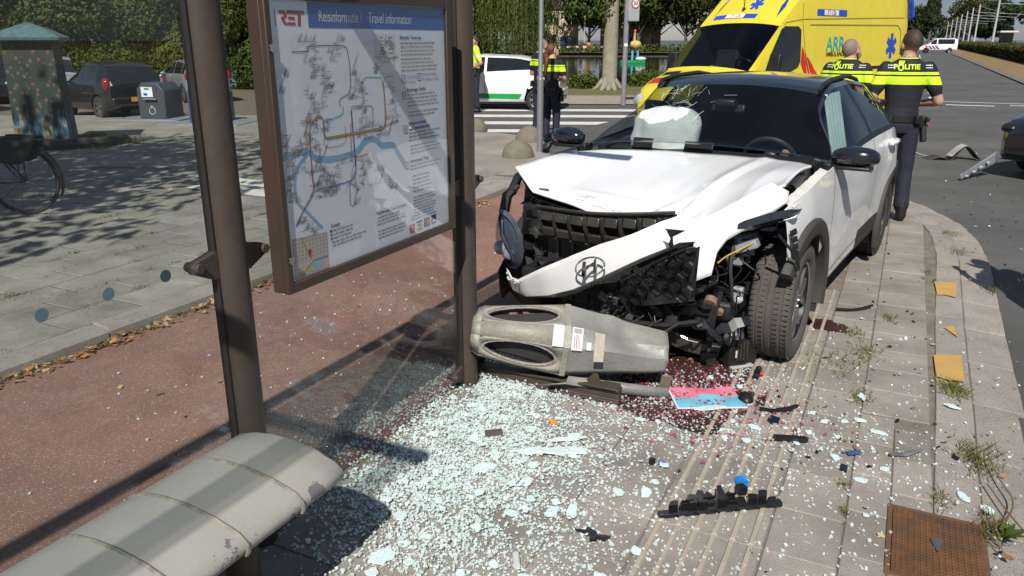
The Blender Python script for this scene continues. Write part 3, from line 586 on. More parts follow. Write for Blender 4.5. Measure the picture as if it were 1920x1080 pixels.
def build_shell(sp):
    """returns {part name: MB}; 'body' holds what no window or patch takes"""
    xs = stations(sp); H = [section(sp, x) for x in xs]; nh = len(H[0]); parts = {}
    def put(name, quad): parts.setdefault(name, MB()).add(quad, [tuple(range(len(quad)))])
    skip = sp.get('skip', lambda x, j, sg, y, z: False)
    def P(i, j, sg):
        y, z = H[i][j]; x = xs[i]
        if j <= NS + 1 and y > .3:
            for wx, wz, rr in sp.get('arch', ()):
                dx, dz = x - wx, z - wz; d = math.hypot(dx, dz)
                if abs(d - rr) < .05 and z > wz - .25: x, z = wx + dx * rr / d, wz + dz * rr / d
        return (x, sg * y, z)
    for i in range(len(xs) - 1):
        xm = (xs[i] + xs[i + 1]) / 2
        for sg in (1, -1):
            for j in range(nh - 1):
                q = [P(i, j, sg), P(i + 1, j, sg), P(i + 1, j + 1, sg), P(i, j + 1, sg)]; cx = sum(p[0] for p in q) / 4; cz = sum(p[2] for p in q) / 4; cy = sum(p[1] for p in q) / 4
                if j <= NS and any(math.hypot((xs[i] + xs[i + 1]) / 2 - wx, (H[i][j][1] + H[i][j + 1][1] + H[i + 1][j][1] + H[i + 1][j + 1][1]) / 4 - wz) < rr - .001 for wx, wz, rr in sp.get('arch', ())) and (abs(cy) > .45): continue
                if skip(xm, j, sg, cy, cz): continue
                name = 'body'
                for wn_ in sp.get('win', ()):
                    if wn_[1] <= xm <= wn_[2]:
                        if wn_[3] == 'W' and NS + 2 <= j <= NS + NW - 1: name = wn_[0] + ('_l' if sg > 0 else '_r')
                        if wn_[3] == 'R' and j >= NS + NW + 1 + (1 if False else 0): name = wn_[0]
                for pt in sp.get('patch', ()):
                    if pt[1] <= xm <= pt[2] and pt[3] <= j <= pt[4]: name = pt[0] + ('' if pt[5] else ('_l' if sg > 0 else '_r'))
                put(name, q)
    for i in (0, len(xs) - 1):
        if sp.get('cap', (True, True))[0 if i == 0 else 1]:
            lf = [P(i, j, 1) for j in range(nh)]; rt = [P(i, j, -1) for j in range(nh - 2, 0, -1)]; put(sp.get('capname', ('body', 'body'))[0 if i == 0 else 1], lf + rt)
    return parts
def weld(mb, name, mats, parent, smooth=35):
    me = mb.mesh(name, mats, 0, False); bm = bmesh.new(); bm.from_mesh(me); bmesh.ops.remove_doubles(bm, verts=bm.verts, dist=.0008); bmesh.ops.recalc_face_normals(bm, faces=bm.faces); bm.to_mesh(me); bm.free()
    me.polygons.foreach_set('use_smooth', [True] * len(me.polygons)); me.set_sharp_from_angle(angle=R(smooth)); return link(name, me, parent)
mTyre = M('tyre_rubber', (.028, .027, .026), .82, var=.25, scale=10, bump=.15, bscale=80)
mTyreDusty = M('dusty_tyre_rubber', (.095, .085, .073), .9, col2=(.062, .056, .049), scale=9, bump=.2, bscale=90)
mAlloy = M('alloy_rim', (.42, .42, .43), .3, metal=.9, var=.08)
mAlloyD = M('dark_alloy', (.03, .03, .032), .35, metal=.6)
mBlackP = M('black_plastic', (.012, .012, .013), .42, var=.3, scale=12, bump=.08, spec=.5)
mClad = M('grey_plastic_cladding', (.045, .041, .038), .7, var=.12, scale=8, bump=.15, bscale=300)
mDarkGlass = M('dark_car_glass', (.012, .014, .016), .03, var=0, spec=.7)
mCarGlass = glassM('car_glass', (.52, .62, .6), 1.52)
mChrome = M('chrome', (.75, .75, .76), .09, metal=1, var=0)
mLampR = M('red_lamp', (.28, .012, .012), .12, coat=.6, var=.1, scale=20)
mLampC = M('clear_lamp', (.38, .4, .42), .1, coat=.8, var=.35, scale=25)
mPlateY = M('yellow_plate', (.55, .33, .02), .5, var=.05)
def wheel(parent, x, y, z, r=.33, wd=.21, side=1, rim='spoke', n=5, steer=0., detail=False, dusty=False, name='wheel'):
    """tyre (part) with a rim (sub-part); side=+1 faces +y"""
    N = 72 if detail else 28; hw = wd / 2
    if detail: prof = [(r * .66, -hw * .82), (r * .72, -hw * .98), (r * .84, -hw), (r * .93, -hw * .97), (r * .975, -hw * .88), (r * .995, -hw * .72), (r * .998, -hw * .62), (r * .982, -hw * .595), (r * .982, -hw * .555), (r, -hw * .52), (r, -hw * .2), (r * .984, -hw * .175), (r * .984, -hw * .135), (r, -hw * .1), (r, hw * .1), (r * .984, hw * .135), (r * .984, hw * .175), (r, hw * .2), (r, hw * .52), (r * .982, hw * .555), (r * .982, hw * .595), (r * .998, hw * .62), (r * .995, hw * .72), (r * .975, hw * .88), (r * .93, hw * .97), (r * .84, hw), (r * .72, hw * .98), (r * .66, hw * .82)]
    else: prof = [(r * .66, -hw * .85), (r * .8, -hw), (r * .95, -hw * .93), (r, -hw * .7), (r, hw * .7), (r * .95, hw * .93), (r * .8, hw), (r * .66, hw * .85)]
    b = MB(); T = Matrix.Rotation(R(-90), 4, 'X')
    b.lathe(prof, N, 0, T, cap=False)
    if detail:   # lateral sipes on the shoulders and ribs
        for k in range(N):
            if k % 1 == 0:
                a = 2 * math.pi * (k + .5) / N; tx, ty = math.cos(a), math.sin(a)
                for c0, c1 in ((-.9, -.63), (.63, .9), (-.42, -.22), (.24, .46)):
                    Tm = T @ Matrix.Rotation(a, 4, 'Z'); b.box((r * .9945 if abs(c0) < .6 else r * .985, 0, (c0 + c1) / 2 * hw), (.012, .0013, abs(c1 - c0) * hw), 1, T=Tm)
    o = ob(name, b, [mTyreDusty if dusty else mTyre, mBlackP], parent, 50, loc=(x, y, z), rot=(0, 0, (0 if side > 0 else math.pi) + steer)); b = MB()
    R0 = r * .68
    b.lathe([(R0, -hw * .8), (R0, hw * .75), (R0 * .97, hw * .84), (R0 * .93, hw * .8), (R0 * .9, hw * .3), (R0 * .3, hw * .1)], 36, 1, T, cap=False); b.lathe([(R0 * 1.01, hw * .76), (R0 * .985, hw * .87), (R0 * .94, hw * .83)], 36, 0, T, cap=False)
    b.lathe([(.0, hw * .72), (R0 * .14, hw * .72), (R0 * .2, hw * .62), (R0 * .22, hw * .3)], 20, 0, T, cap=False)
    for k in range(n):
        a = 2 * math.pi * k / n; Tm = T @ Matrix.Rotation(a, 4, 'Z')
        if rim == 'twin':
            for s_ in (-1, 1):
                b.prism([(R0 * .14, s_ * R0 * .06), (R0 * .14, s_ * R0 * .20), (R0 * .95, s_ * R0 * .34), (R0 * .95, s_ * R0 * .22)], hw * .45, hw * .76, 0, Tm)
            b.prism([(R0 * .2, -R0 * .05), (R0 * .2, R0 * .05), (R0 * .93, R0 * .24), (R0 * .93, -R0 * .24)], hw * .35, hw * .6, 1, Tm)
        else: b.prism([(R0 * .15, -R0 * .13), (R0 * .95, -R0 * .2), (R0 * .95, R0 * .2), (R0 * .15, R0 * .13)], hw * .4, hw * .74, 0, Tm)
    rr = ob('rim', b, [mAlloy, mAlloyD], o, 35); return o
def arch_ring(x, z, y, r0, r1, mat, parent, side=1, a0=-10, a1=190, name='arch_cladding', depth=.06, yfn=None):
    b = MB(); n = 28; rings = []
    for k in range(n + 1):
        a = R(lerp(a0, a1, k / n)); c, s_ = math.cos(a), math.sin(a)
        def q(r, dy): return (x + r * c, side * ((yfn(x + r * c) if yfn else y) + dy), z + r * s_)
        rings.append([q(r0, -depth), q(r0 - .002, .012), q(r0 + .012, .022), q(r1 - .012, .02), q(r1, .006), q(r1, -.02)])
    b.loft(rings, 0, True, True); return ob(name, b, mat, parent, 40)
def proj_y(mb, body_objs, side, off=.004):
    """press a flat decal (x,z given, y far out) onto a body along y"""
    vs = []; fs = []
    for o in body_objs:
        n = len(vs); vs += [v.co.copy() for v in o.data.vertices]; fs += [tuple(i + n for i in p.vertices) for p in o.data.polygons]
    t = BVHTree.FromPolygons(vs, fs)
    for i, p in enumerate(mb.v):
        h = t.ray_cast(Vector((p[0], side * 3, p[2])), Vector((0, -side, 0)))
        if h[0] is not None: mb.v[i] = (p[0], h[0].y + side * off, p[2])
    return mb
def proj_dir(mb, body_objs, d, off=.004):
    vs = []; fs = []
    for o in body_objs:
        n = len(vs); vs += [v.co.copy() for v in o.data.vertices]; fs += [tuple(i + n for i in p.vertices) for p in o.data.polygons]
    t = BVHTree.FromPolygons(vs, fs); d = Vector(d).normalized()
    for i, p in enumerate(mb.v):
        h = t.ray_cast(Vector(p) - d * 4, d)
        if h[0] is None or (h[0] - (Vector(p) - d * 4)).length > 6: h = t.find_nearest(Vector(p))
        if h[0] is not None: mb.v[i] = tuple(h[0] - d * off)
    return mb
def gridpoly(mb, x0, x1, z0, z1, mi=0, nx=6, nz=3, y=2.): mb.grid(lambda u, v: (lerp(x0, x1, u), y, lerp(z0, z1, v)), nx, nz, mi)
# ================================================================== CRASHED WHITE CAR
CAZ = R(-146.64); CF = V(math.sin(CAZ), math.cos(CAZ), 0); CANG = math.atan2(CF.y, CF.x)
car = thing('crashed_car', 'white compact car with black roof and smashed front end beside the shelter', 'car', (.87, 4.57, 0), CANG)
mWhite = M('white_car_paint', (.80, .80, .80), .28, var=.03, scale=3, coat=.7, spec=.5)
mWhiteDirty = mWhite
mBlackPaint = M('black_car_paint', (.008, .009, .016), .16, var=.2, scale=5, coat=1, spec=.6)
WB = 2.66; AR = .385
kw = Prof([(-3.45, .70), (-3.3, .83), (-2.9, .90), (-2.5, .93), (-2.0, .905), (-1.2, .9), (-.4, .905), (0, .91), (.35, .885), (.5, .85), (.6, .80)], .2)
def crease(x, z):
    zl = lerp(.48, .9, (-.55 - x) / 1.5) if x < -.5 else 9
    return .022 * math.exp(-((z - zl) / .09) ** 2) * sstep((-.5 - x) / .3) * sstep((x + 2.3) / .4) + (.03 * math.exp(-((x + 2.55) / .35) ** 2 - ((z - .8) / .12) ** 2))
kona = dict(x=(-3.45, .52), dx=.06, w=kw, bot=Prof([(-3.45, .42), (-3.2, .3), (-2.9, .24), (.5, .22)], .1), belt=Prof([(-3.45, .95), (-2.6, 1.06), (-1.5, 1.035), (-.5, 1.0), (-.2, .985), (.3, .93), (.5, .87)], .15),
            top=Prof([(-3.45, .98), (-3.38, 1.1), (-3.2, 1.26), (-3.0, 1.37), (-2.6, 1.445), (-2.0, 1.487), (-1.5, 1.48), (-1.3, 1.43), (-.62, 1.015), (-.4, .995), (.5, .88)], .1), wr=.60, gh=.3,
            arch=[(0, .33, AR), (-WB, .33, AR)], crease=crease, cap=(True, False),
            win=[('windscreen', -1.28, -.68, 'R'), ('side_window', -1.78, -.72, 'W'), ('rear_side_window', -2.5, -1.88, 'W'), ('quarter_window', -2.78, -2.56, 'W'), ('rear_window', -3.34, -3.06, 'R')],
            skip=lambda x, j, sg, y, z: (x > -.62 and (j > NS + 1 or sg < 0 and x > .05)) or (x > .44) or (x > .36 or x > .2 and z < .62) or (j == 0 and x > -.6))
mWScr = glassM('windscreen_glass', (.72, .77, .76), 1.52)
kp = build_shell(kona)
kbody = []
# split the shell into white body, black roof and pillars, dark sill cladding
wb, kb, sb, pb = MB(), MB(), MB(), MB()
for f in kp['body'].f:
    q = [kp['body'].v[i] for i in f]; cx = sum(p[0] for p in q) / len(q); cz = sum(p[2] for p in q) / len(q); cy = abs(sum(p[1] for p in q) / len(q)); bl = kona['belt'](cx)
    sill = .33 if cx > -.9 else lerp(.33, .42, min(1, (-.9 - cx) / 1.1))
    t = sb if (cz < sill and len(q) == 4) else pb if (bl + .006 < cz < kona['top'](cx) - .075 and -2.85 < cx < -.6 and cy > .5) else kb if (cz > bl + .006 and cx < -.5 and cx > -3.3) else wb
    t.add(q, [tuple(range(len(q)))])
kbody.append(weld(wb, 'body_panel', mWhite, car)); roof = weld(kb, 'roof', mBlackPaint, car); weld(pb, 'window_pillars', M('pillar_black', (.008, .008, .01), .5), car); kbody.append(weld(sb, 'sill_cladding', mClad, car))
for nme, mb in kp.items():
    if nme == 'body': continue
    base = nme[:-2] if nme[-2:] in ('_l', '_r') else nme
    o = weld(mb, base, mWScr if 'wind' in base and 'quarter' not in base and 'rear' not in base else mDarkGlass if base != 'rear_side_window' else glassM('tinted_car_glass', (.10, .115, .11)), car)
    if base == 'windscreen': wscr = o
for sg in (1, -1):
    arch_ring(-WB, .33, .93, AR - .004, AR + .085, mClad, car, sg, -22, 196, yfn=lambda x: kw(x) + .004)
arch_ring(0, .33, .91, AR - .004, AR + .085, mClad, car, 1, 33, 197, yfn=lambda x: kw(x) + .002)
# wheel wells
for x in (0, -WB):
    for sg in (1, -1):
        b = MB(); T = Matrix.Translation((x, sg * .62, .33)) @ Matrix.Rotation(R(90), 4, 'X'); a0_, a1_ = (R(72), R(205)) if x == 0 else (R(-25), R(205)); b.lathe([(AR + .005, -.28), (AR + .005, .28)], 28, 0, T, cap=False, a0=a0_, a1=a1_); b.lathe([(AR + .0, .27 * sg), (.02, .27 * sg)], 28, 0, T, cap=False, a0=a0_, a1=a1_); ob('wheel_well', b, mBlackP, car)
# door seams, handles, mirror
b = MB()
def seam(pts, side=1, w=.006):
    for p, q in zip(pts[:-1], pts[1:]):
        d = V(q[0] - p[0], 0, q[1] - p[1]); L_ = d.length; d.normalize(); a = V(-d.z, 0, d.x) * w / 2; n = max(1, int(L_ / .05))
        for k in range(n):
            u0, u1 = k / n, (k + 1) / n; A = V(lerp(p[0], q[0], u0), 2, lerp(p[1], q[1], u0)); C = V(lerp(p[0], q[0], u1), 2, lerp(p[1], q[1], u1)); b.add([A - a, C - a, C + a, A + a], [(0, 1, 2, 3)])
for pts_ in ([(-.56, .985), (-.5, .8), (-.47, .6), (-.5, .36), (-1.75, .39)], [(-1.83, 1.03), (-1.85, .7), (-1.75, .39), (-2.2, .44)], [(-2.5, 1.04), (-2.42, .85), (-2.28, .72)]):
    b = MB(); seam(pts_); proj_y(b, kbody, 1, .0035); ob('door_seam', b, M('seam_dark', (.05, .05, .05), .8), car, 0)
for x, z in ((-1.62, .9), (-2.36, .965)):
    b = MB(); y = .905 if x > -2 else .935; b.ball((x, y - .012, z), (.10, .014, .035)); o = ob('handle_recess', b, mWhite, car); b = MB(); b.tube([(x - .1, y + .0, z + .006), (x - .05, y + .025, z + .01), (x + .06, y + .025, z + .008), (x + .1, y + .004, z + .004)], .013, 10, flat=1.3); ob('door_handle', b, mWhite, car)
for sg in (1, -1):
    b = MB(); b.loft([[(x + dx, sg * y, z + dz) for dx, dz in ((-.05 * k, -.055 * k), (.04 * k, -.055 * k), (.075 * k, -.02 * k), (.07 * k, .03 * k), (.03 * k, .062 * k), (-.05 * k, .06 * k))] for x, y, z, k in ((-.62, .83, 1.05, .6), (-.62, .87, 1.06, .95), (-.62, .95, 1.065, 1.1), (-.625, 1.04, 1.065, 1.0), (-.635, 1.085, 1.06, .7), (-.64, 1.1, 1.055, .3))])
    mr = ob('mirror', b, mBlackPaint, car, 50, sub=1); b = MB(); b.box((-.62, sg * .93, 1.0), (.11, .26, .022)); b.box((-.62, sg * .82, .995), (.12, .05, .05)); ob('mirror_base', b, mBlackP, mr, bevel=.008)
# roof rails
for sg in (1, -1):
    b = MB(); b.tube([(-1.28, sg * .575, 1.39), (-1.36, sg * .58, 1.43), (-1.6, sg * .58, 1.452), (-2.1, sg * .58, 1.46), (-2.55, sg * .565, 1.42), (-2.72, sg * .56, 1.375)], [.01, .016, .018, .018, .016, .01], 8); ob('roof_rail', b, mBlackP, car)
# tail lamps (seen edge-on)
b = MB(); b.ball((-3.2, .80, .86), (.14, .07, .07)); ob('tail_lamp', b, mLampR, car)
wheel(car, 0, .785, .328, .335, .225, 1, 'twin', 5, R(2), True, True); wheel(car, -WB, .79, .33, .335, .215, 1, 'twin', 5, 0, True)
wheel(car, 0, -.785, .33, .335, .215, -1, 'twin'); wheel(car, -WB, -.79, .33, .335, .215, -1, 'twin')
# ---- interior
mCabin = M('cabin_black', (.014, .014, .017), .7, var=.2); mBag = M('airbag_cloth', (.56, .58, .57), .85, var=.05, scale=8, bump=.4, bscale=14)
b = MB(); b.loft([[(-.66, -.72, .6), (-.66, .72, .6), (-.66, .7, .985), (-.66, -.7, .985)], [(-.9, -.74, .6), (-.9, .74, .6), (-.9, .72, 1.0), (-.9, -.72, 1.0)], [(-1.1, -.74, .6), (-1.1, .74, .6), (-1.1, .72, .93), (-1.1, -.72, .93)]]); ob('dashboard', b, mCabin, car, bevel=.02)
b = MB(); b.box((-1.9, 0, .42), (2.6, 1.5, .1)); b.box((-3.0, 0, .8), (.1, 1.4, .7)); b.box((-1.9, -.76, .7), (2.3, .06, .6)); b.box((-1.9, .78, .68), (2.2, .05, .55)); ob('cabin_floor', b, mCabin, car)
for y in (-.36, .36):
    b = MB(); b.box((-1.6, y, .62), (.5, .5, .16)); b.box((-1.9, y, .92), (.14, .48, .55), rot=(0, R(-14), 0)); b.box((-1.98, y, 1.25), (.09, .26, .16), rot=(0, R(-10), 0)); ob('seat', b, mCabin, car, bevel=.04)
b = MB(); T = Matrix.Translation((-1.12, .34, .93)) @ Matrix.Rotation(R(-62), 4, 'Y')
b.lathe([(.175 + .017 * math.cos(a), .017 * math.sin(a)) for a in [2 * math.pi * k / 8 for k in range(9)]], 32, 0, T, cap=False); b.ball((0, 0, 0), (.07, .07, .03), T=T); b.box((0, .0, 0), (.04, .34, .02), T=T); b.box((-.08, 0, 0), (.16, .04, .02), T=T); ob('steering_wheel', b, M('wheel_leather', (.03, .03, .032), .45), car)
from mathutils import noise as mnoise
def bag(u, v):
    a = 2 * math.pi * u; ph = math.pi * v; r = math.sin(ph) ** .6; q = lambda c, e: math.copysign(abs(c) ** e, c)
    y = .245 * q(math.cos(a), .75) * r; x = .12 * q(math.sin(a), .9) * r; z = .175 * q(math.cos(ph), .7)
    n_ = mnoise.noise(V(y * 9, x * 9, z * 9)) * .016 + abs(mnoise.noise(V(y * 22, x * 10, z * 14))) * .014; return (-.98 + x * (1 + n_ * 4) - z * .45 + n_, -.37 + y * (1 + n_ * 2), 1.085 + z + n_ * .6)
b = MB(); b.grid(bag, 60, 36); ob('airbag', b, mBag, car, 60)
b = MB(); b.grid(lambda u, v: (lerp(-1.3, -1.75, u), lerp(.60, .70, v) + .022 * math.sin(u * 30), lerp(1.37, .96, v)), 60, 6); o = ob('curtain_airbag', b, M('airbag_teal_cloth', (.42, .55, .55), .9, var=.1, scale=14), car); 
for y, w_, x in ((-.44, .15, -.74), (-.03, .2, -.72)): b = MB(); b.box((x, y, 1.03), (.012, w_, .085), rot=(0, R(-20), 0)); ob('dash_screen', b, mBlackP, car, bevel=.008)
b = MB(); b.box((-1.13, .0, 1.30), (.1, .14, .05)); b.box((-1.18, .0, 1.26), (.03, .24, .06), rot=(0, R(-20), 0)); ob('rear_view_mirror', b, mBlackP, car, bevel=.012)
b = MB(); b.box((-.98, -.16, 1.19), (.012, .045, .075), rot=(R(12), R(-40), 0)); ob('vignette_holder', b, M('clear_plastic', (.5, .52, .53), .2, var=.4, scale=40), car, bevel=.004)
# cracks in the glass, towards the passenger corner
mCrack = M('glass_crack', (.75, .82, .82), .3, var=0)
wt = BVHTree.FromPolygons([v.co.copy() for v in wscr.data.vertices], [tuple(p.vertices) for p in wscr.data.polygons]); b = MB(); rc = random.Random(5)
def wpt(y, u):
    h = wt.ray_cast(V(lerp(-.72, -1.24, u) + .5, y, lerp(1.05, 1.36, u) + .8), V(-.5, 0, -.8).normalized()); return h[0]
for k in range(46):
    y0, u0 = rc.gauss(-.36, .13), rc.gauss(.72, .16); a = rc.uniform(0, math.pi); y, u = y0, u0; pts = []
    for q in range(rc.randint(2, 6)):
        p = wpt(y, u)
        if p: pts.append(p + V(.004, 0, .006))
        y += math.cos(a) * .03; u += math.sin(a) * .05; a += rc.gauss(0, .25)
    if len(pts) > 1: b.tube(pts, rc.uniform(.0004, .001), 3)
ob('crack_lines', b, mCrack, wscr, 0)
# ---- hood, buckled
HR = [(-.36, -.80, .992), (-.47, -.6, 1.01), (-.52, -.44, 1.016), (-.6, -.2, 1.016), (-.62, .011, 1.013), (-.6, .22, 1.02), (-.55, .40, 1.024), (-.5, .55, 1.03), (-.42, .70, 1.035), (-.34, .785, 1.035)]
HM = [(.02, -.785, 1.0), (.03, -.62, .935), (.04, -.45, .91), (.05, -.25, .905), (.05, -.061, .903), (.05, .15, .912), (.05, .33, .935), (.03, .47, .965), (-.03, .62, 1.012), (-.1, .77, 1.03)]
HF = [(x, y, z - .028 * math.exp(-((y - .08) / .25) ** 2)) for x, y, z in [(.40, -.745, .992), (.44, -.601, .86), (.47, -.42, .842), (.485, -.25, .826), (.50, -.06, .808), (.50, .12, .792), (.485, .30, .798), (.48, .46, .842), (.42, .615, .938), (.22, .785, 1.008)]]
def hoodpt(u, v):
    n = len(HR) - 1; k = min(int(u * n), n - 1); f = u * n - k
    def row(A): return Vector(A[k]).lerp(Vector(A[k + 1]), f)
    a, m_, c = row(HR), row(HM), row(HF)
    p = a * (1 - v) * (1 - 2 * v) + m_ * 4 * v * (1 - v) + c * v * (2 * v - 1) if True else None
    p = p + V(0, 0, .006 * math.sin(6 * u + 7 * v) * v)
    cz = math.exp(-((u - .62) / .09) ** 2 - ((v - .9) / .12) ** 2); p.z += .022 * cz * math.sin(60 * u + 20 * v); p.x += .02 * cz * math.sin(44 * u)
    cz = sstep((v - .78) / .22) * math.exp(-((u - .45) / .2) ** 2); p.z += -.012 * cz + .006 * cz * math.sin(70 * v + 30 * u)
    p.z += .020 * max(0, 1 - abs(u - .72 + .05 * v) / .06) * (1 - abs(2 * v - 1) * .5) - .012 * max(0, 1 - abs(u - .40 - .25 * v) / .05) * sstep((v - .35) / .4)        # sharp ridges
    p.z += .010 * max(0, 1 - abs(v - .72 - .1 * u) / .05) * max(0, 1 - abs(u - .5) / .3)
    w9 = sstep((v - .7) / .3) * max(0, 1 - abs(u - .56) / .2); p.z += (abs(mnoise.noise(V(u * 26, v * 17, 3))) - .25) * .045 * w9; p.x += mnoise.noise(V(u * 18, v * 10, 8)) * .03 * w9
    return p
b = MB(); b.grid(hoodpt, 90, 40); hood = ob('hood', b, mWhite, car, 22); so = hood.modifiers.new('s', 'SOLIDIFY'); so.thickness = .014; so.offset = -1
b = MB(); b.grid(lambda u, v: hoodpt(lerp(.03, .97, u), lerp(.06, .98, v)) - V(0, 0, .05), 30, 10); ob('hood_inner', b, mBlackP, hood, 60)
# scuffed, torn front lip of the hood
b = MB(); rc = random.Random(11)
for k in range(26):
    u, v = rc.uniform(.28, .62), rc.uniform(.8, .98); pts = [hoodpt(min(u + .012 * q * rc.uniform(.5, 1.5), 1), min(v + .012 * rc.uniform(-1, 1), 1)) + V(.002, 0, .0025) for q in range(rc.randint(2, 5))]; b.tube(pts, rc.uniform(.0006, .0014), 4)
ob('hood_scratches', b, M('scratch_grey', (.34, .33, .32), .8), hood, 0)
# fender inner edge and hinge gap
b = MB(); b.grid(lambda u, v: (lerp(-.5, .3, u), lerp(.80, .865, v), lerp(1.0, .93, u) - .02 * v + .003 * math.sin(u * 50)), 14, 3); ob('fender_flange', b, M('primer_white', (.62, .6, .56), .5, var=.1, scale=20), car, 30)
b = MB(); b.prism([(-.02, .94), (-.16, 1.0), (-.1, 1.012), (.1, .99)], .775, .80, axis='y'); ob('hinge_gap', b, mBlackP, car, 0)
# ---- white bumper skin, torn loose and hanging
FT = [(0.45, -0.785, 0.366), (0.52, -0.699, 0.336), (0.64, -0.579, 0.374), (0.74, -0.351, 0.507), (0.78, -0.126, 0.627), (0.79, 0.017, 0.703), (0.79, 0.183, 0.774), (0.78, 0.258, 0.815), (0.75, 0.34, 0.86), (0.7, 0.405, 0.886), (0.65, 0.467, 0.868), (0.6, 0.499, 0.86), (0.57, 0.541, 0.887), (0.545, 0.569, 0.907), (0.52, 0.603, 0.928), (0.47, 0.65, 0.966), (0.42, 0.704, 1.004), (0.36, 0.753, 1.035), (0.3, 0.828, 0.99)]
FB = [(0.42, -0.793, 0.28), (0.5, -0.697, 0.238), (0.62, -0.52, 0.26), (0.72, -0.315, 0.322), (0.77, -0.135, 0.398), (0.79, 0.025, 0.494), (0.79, 0.192, 0.604), (0.78, 0.268, 0.65), (0.75, 0.35, 0.692), (0.72, 0.434, 0.739), (0.7, 0.5, 0.752), (0.68, 0.499, 0.553), (0.64, 0.579, 0.593), (0.61, 0.587, 0.704), (0.57, 0.617, 0.763), (0.5, 0.675, 0.805), (0.44, 0.725, 0.85), (0.38, 0.774, 0.883), (0.31, 0.836, 0.941)]
def polyl(P, n):
    out = []
    for a, c in zip(P[:-1], P[1:]): out += [Vector(a).lerp(Vector(c), k / n) for k in range(n)]
    return out + [Vector(P[-1])]
tp = polyl(FT, 4); bt = polyl(FB, 4); b = MB(); nv = 7
def fpt(i, v):
    p = tp[i].lerp(bt[i], v); bow = math.sin(math.pi * v) * .004; p = p + V(bow, 0, 0); p.x -= .045 * max(0, v - .86) / .14 * (i < 40) ; return p + V(.004 * mnoise.noise(V(i * .2, v * 3, 0)), 0, .0025 * mnoise.noise(V(i * .9, 0, 4)) * (v < .1))
b.add([fpt(i, v / nv) for v in range(nv + 1) for i in range(len(tp))], [(v * len(tp) + i, v * len(tp) + i + 1, (v + 1) * len(tp) + i + 1, (v + 1) * len(tp) + i) for v in range(nv) for i in range(len(tp) - 1)])
bump = ob('bumper_skin', b, mWhite, car, 25); so = bump.modifiers.new('s', 'SOLIDIFY'); so.thickness = .006; so.offset = 0
b = MB(); b.prism([(.39, .845), (.40, .84), (.425, .80), (.415, .77), (.432, .735), (.44, .77), (.435, .81), (.47, .832), (.50, .85)], .825, .83, axis='x'); ob('tear', b, mBlackP, bump, 0)
rc = random.Random(2)
for k in range(14): b = MB(); i = rc.randrange(2, 9); v = rc.uniform(.0, .12); p = fpt(i, v); b.box(p + V(.012, rc.uniform(-.02, .02), rc.uniform(-.01, .01)), (.008, .012, .012), rot=(rc.random(), rc.random(), rc.random())); ob('broken_edge', b, M('broken_plastic', (.55, .6, .62), .6), bump, 0)
# oval emblem with slanted letter
em = Matrix.Translation((.846, 0.0, .592)) @ Matrix.Rotation(R(24), 4, 'X') @ Matrix.Rotation(R(4), 4, 'Y')
b = MB(); n = 48; b.tube([(0, .088 * math.cos(2 * math.pi * k / n),   .05 * math.sin(2 * math.pi * k / n)) for k in range(n + 1)], .0052, 8, T=em)
for s_ in (-1, 1): b.prism([(s_ * .034 - .028, -.036 + (.006 if s_ < 0 else -.004)), (s_ * .034 - .011, -.040), (s_ * .034 + .028, .038), (s_ * .034 + .011, .036 + (.004 if s_ < 0 else -.004))], .0, .010, T=em, axis='x')
b.prism([(-.036, -.014), (-.01, -.005), (.012, .008), (.036, .012), (.036, .022), (.01, .016), (-.014, .006), (-.036, -.002)], .0, .009, T=em, axis='x'); ob('emblem', b, mChrome, bump, 30)
# ---- ribbed black cover behind the bumper
b = MB()
def rib(u, v): y = lerp(-.47, .36, u); return V(.60 + .05 * math.sin(math.pi * u) - .05 * v, y, lerp(.808 + .06 * u, .655 + .03 * u, v) - .015 * math.sin(math.pi * u))
b.grid(rib, 20, 6)
ribs = ob('radiator_cover', b, mBlackP, car, 40); so = ribs.modifiers.new('s', 'SOLIDIFY'); so.thickness = .01
mRib = M('dusty_black_plastic', (.022, .021, .022), .35, col2=(.05, .045, .035), scale=8, spec=.6)
for k in range(8):
    u = .03 + k * .125; b = MB(); p = rib(u, .05); q = rib(u + .01, .98)
    b.loft([[p + V(.03, -.012, .0), p + V(.03, .012, 0), p + V(-.01, .012, 0), p + V(-.01, -.012, 0)], [p.lerp(q, .5) + V(.045, -.01, 0), p.lerp(q, .5) + V(.045, .01, 0), p.lerp(q, .5) + V(0, .01, 0), p.lerp(q, .5) + V(0, -.01, 0)], [q + V(.02, -.01, 0), q + V(.02, .01, 0), q + V(-.01, .01, 0), q + V(-.01, -.01, 0)]]); ob('rib', b, mRib, ribs, bevel=.003)
    b = MB(); b.box(rib(u + .062, .22) + V(.022, 0, 0), (.02, .075, .052), rot=(0, R(-15), 0)); ob('cover_block', b, mRib, ribs, bevel=.006)
    b = MB(); b.box(rib(u + .062, .8) + V(.03, 0, 0), (.02, .08, .05), rot=(0, R(20), 0)); ob('cover_block', b, mRib, ribs, bevel=.004)
b = MB(); b.tube([rib(k / 20, -.05) + V(.02, 0, .008) for k in range(21)], .009, 6); b.tube([rib(k / 20, 1.03) + V(.015, 0, -.004) for k in range(21)], .008, 6); ob('cover_lip', b, mRib, ribs)
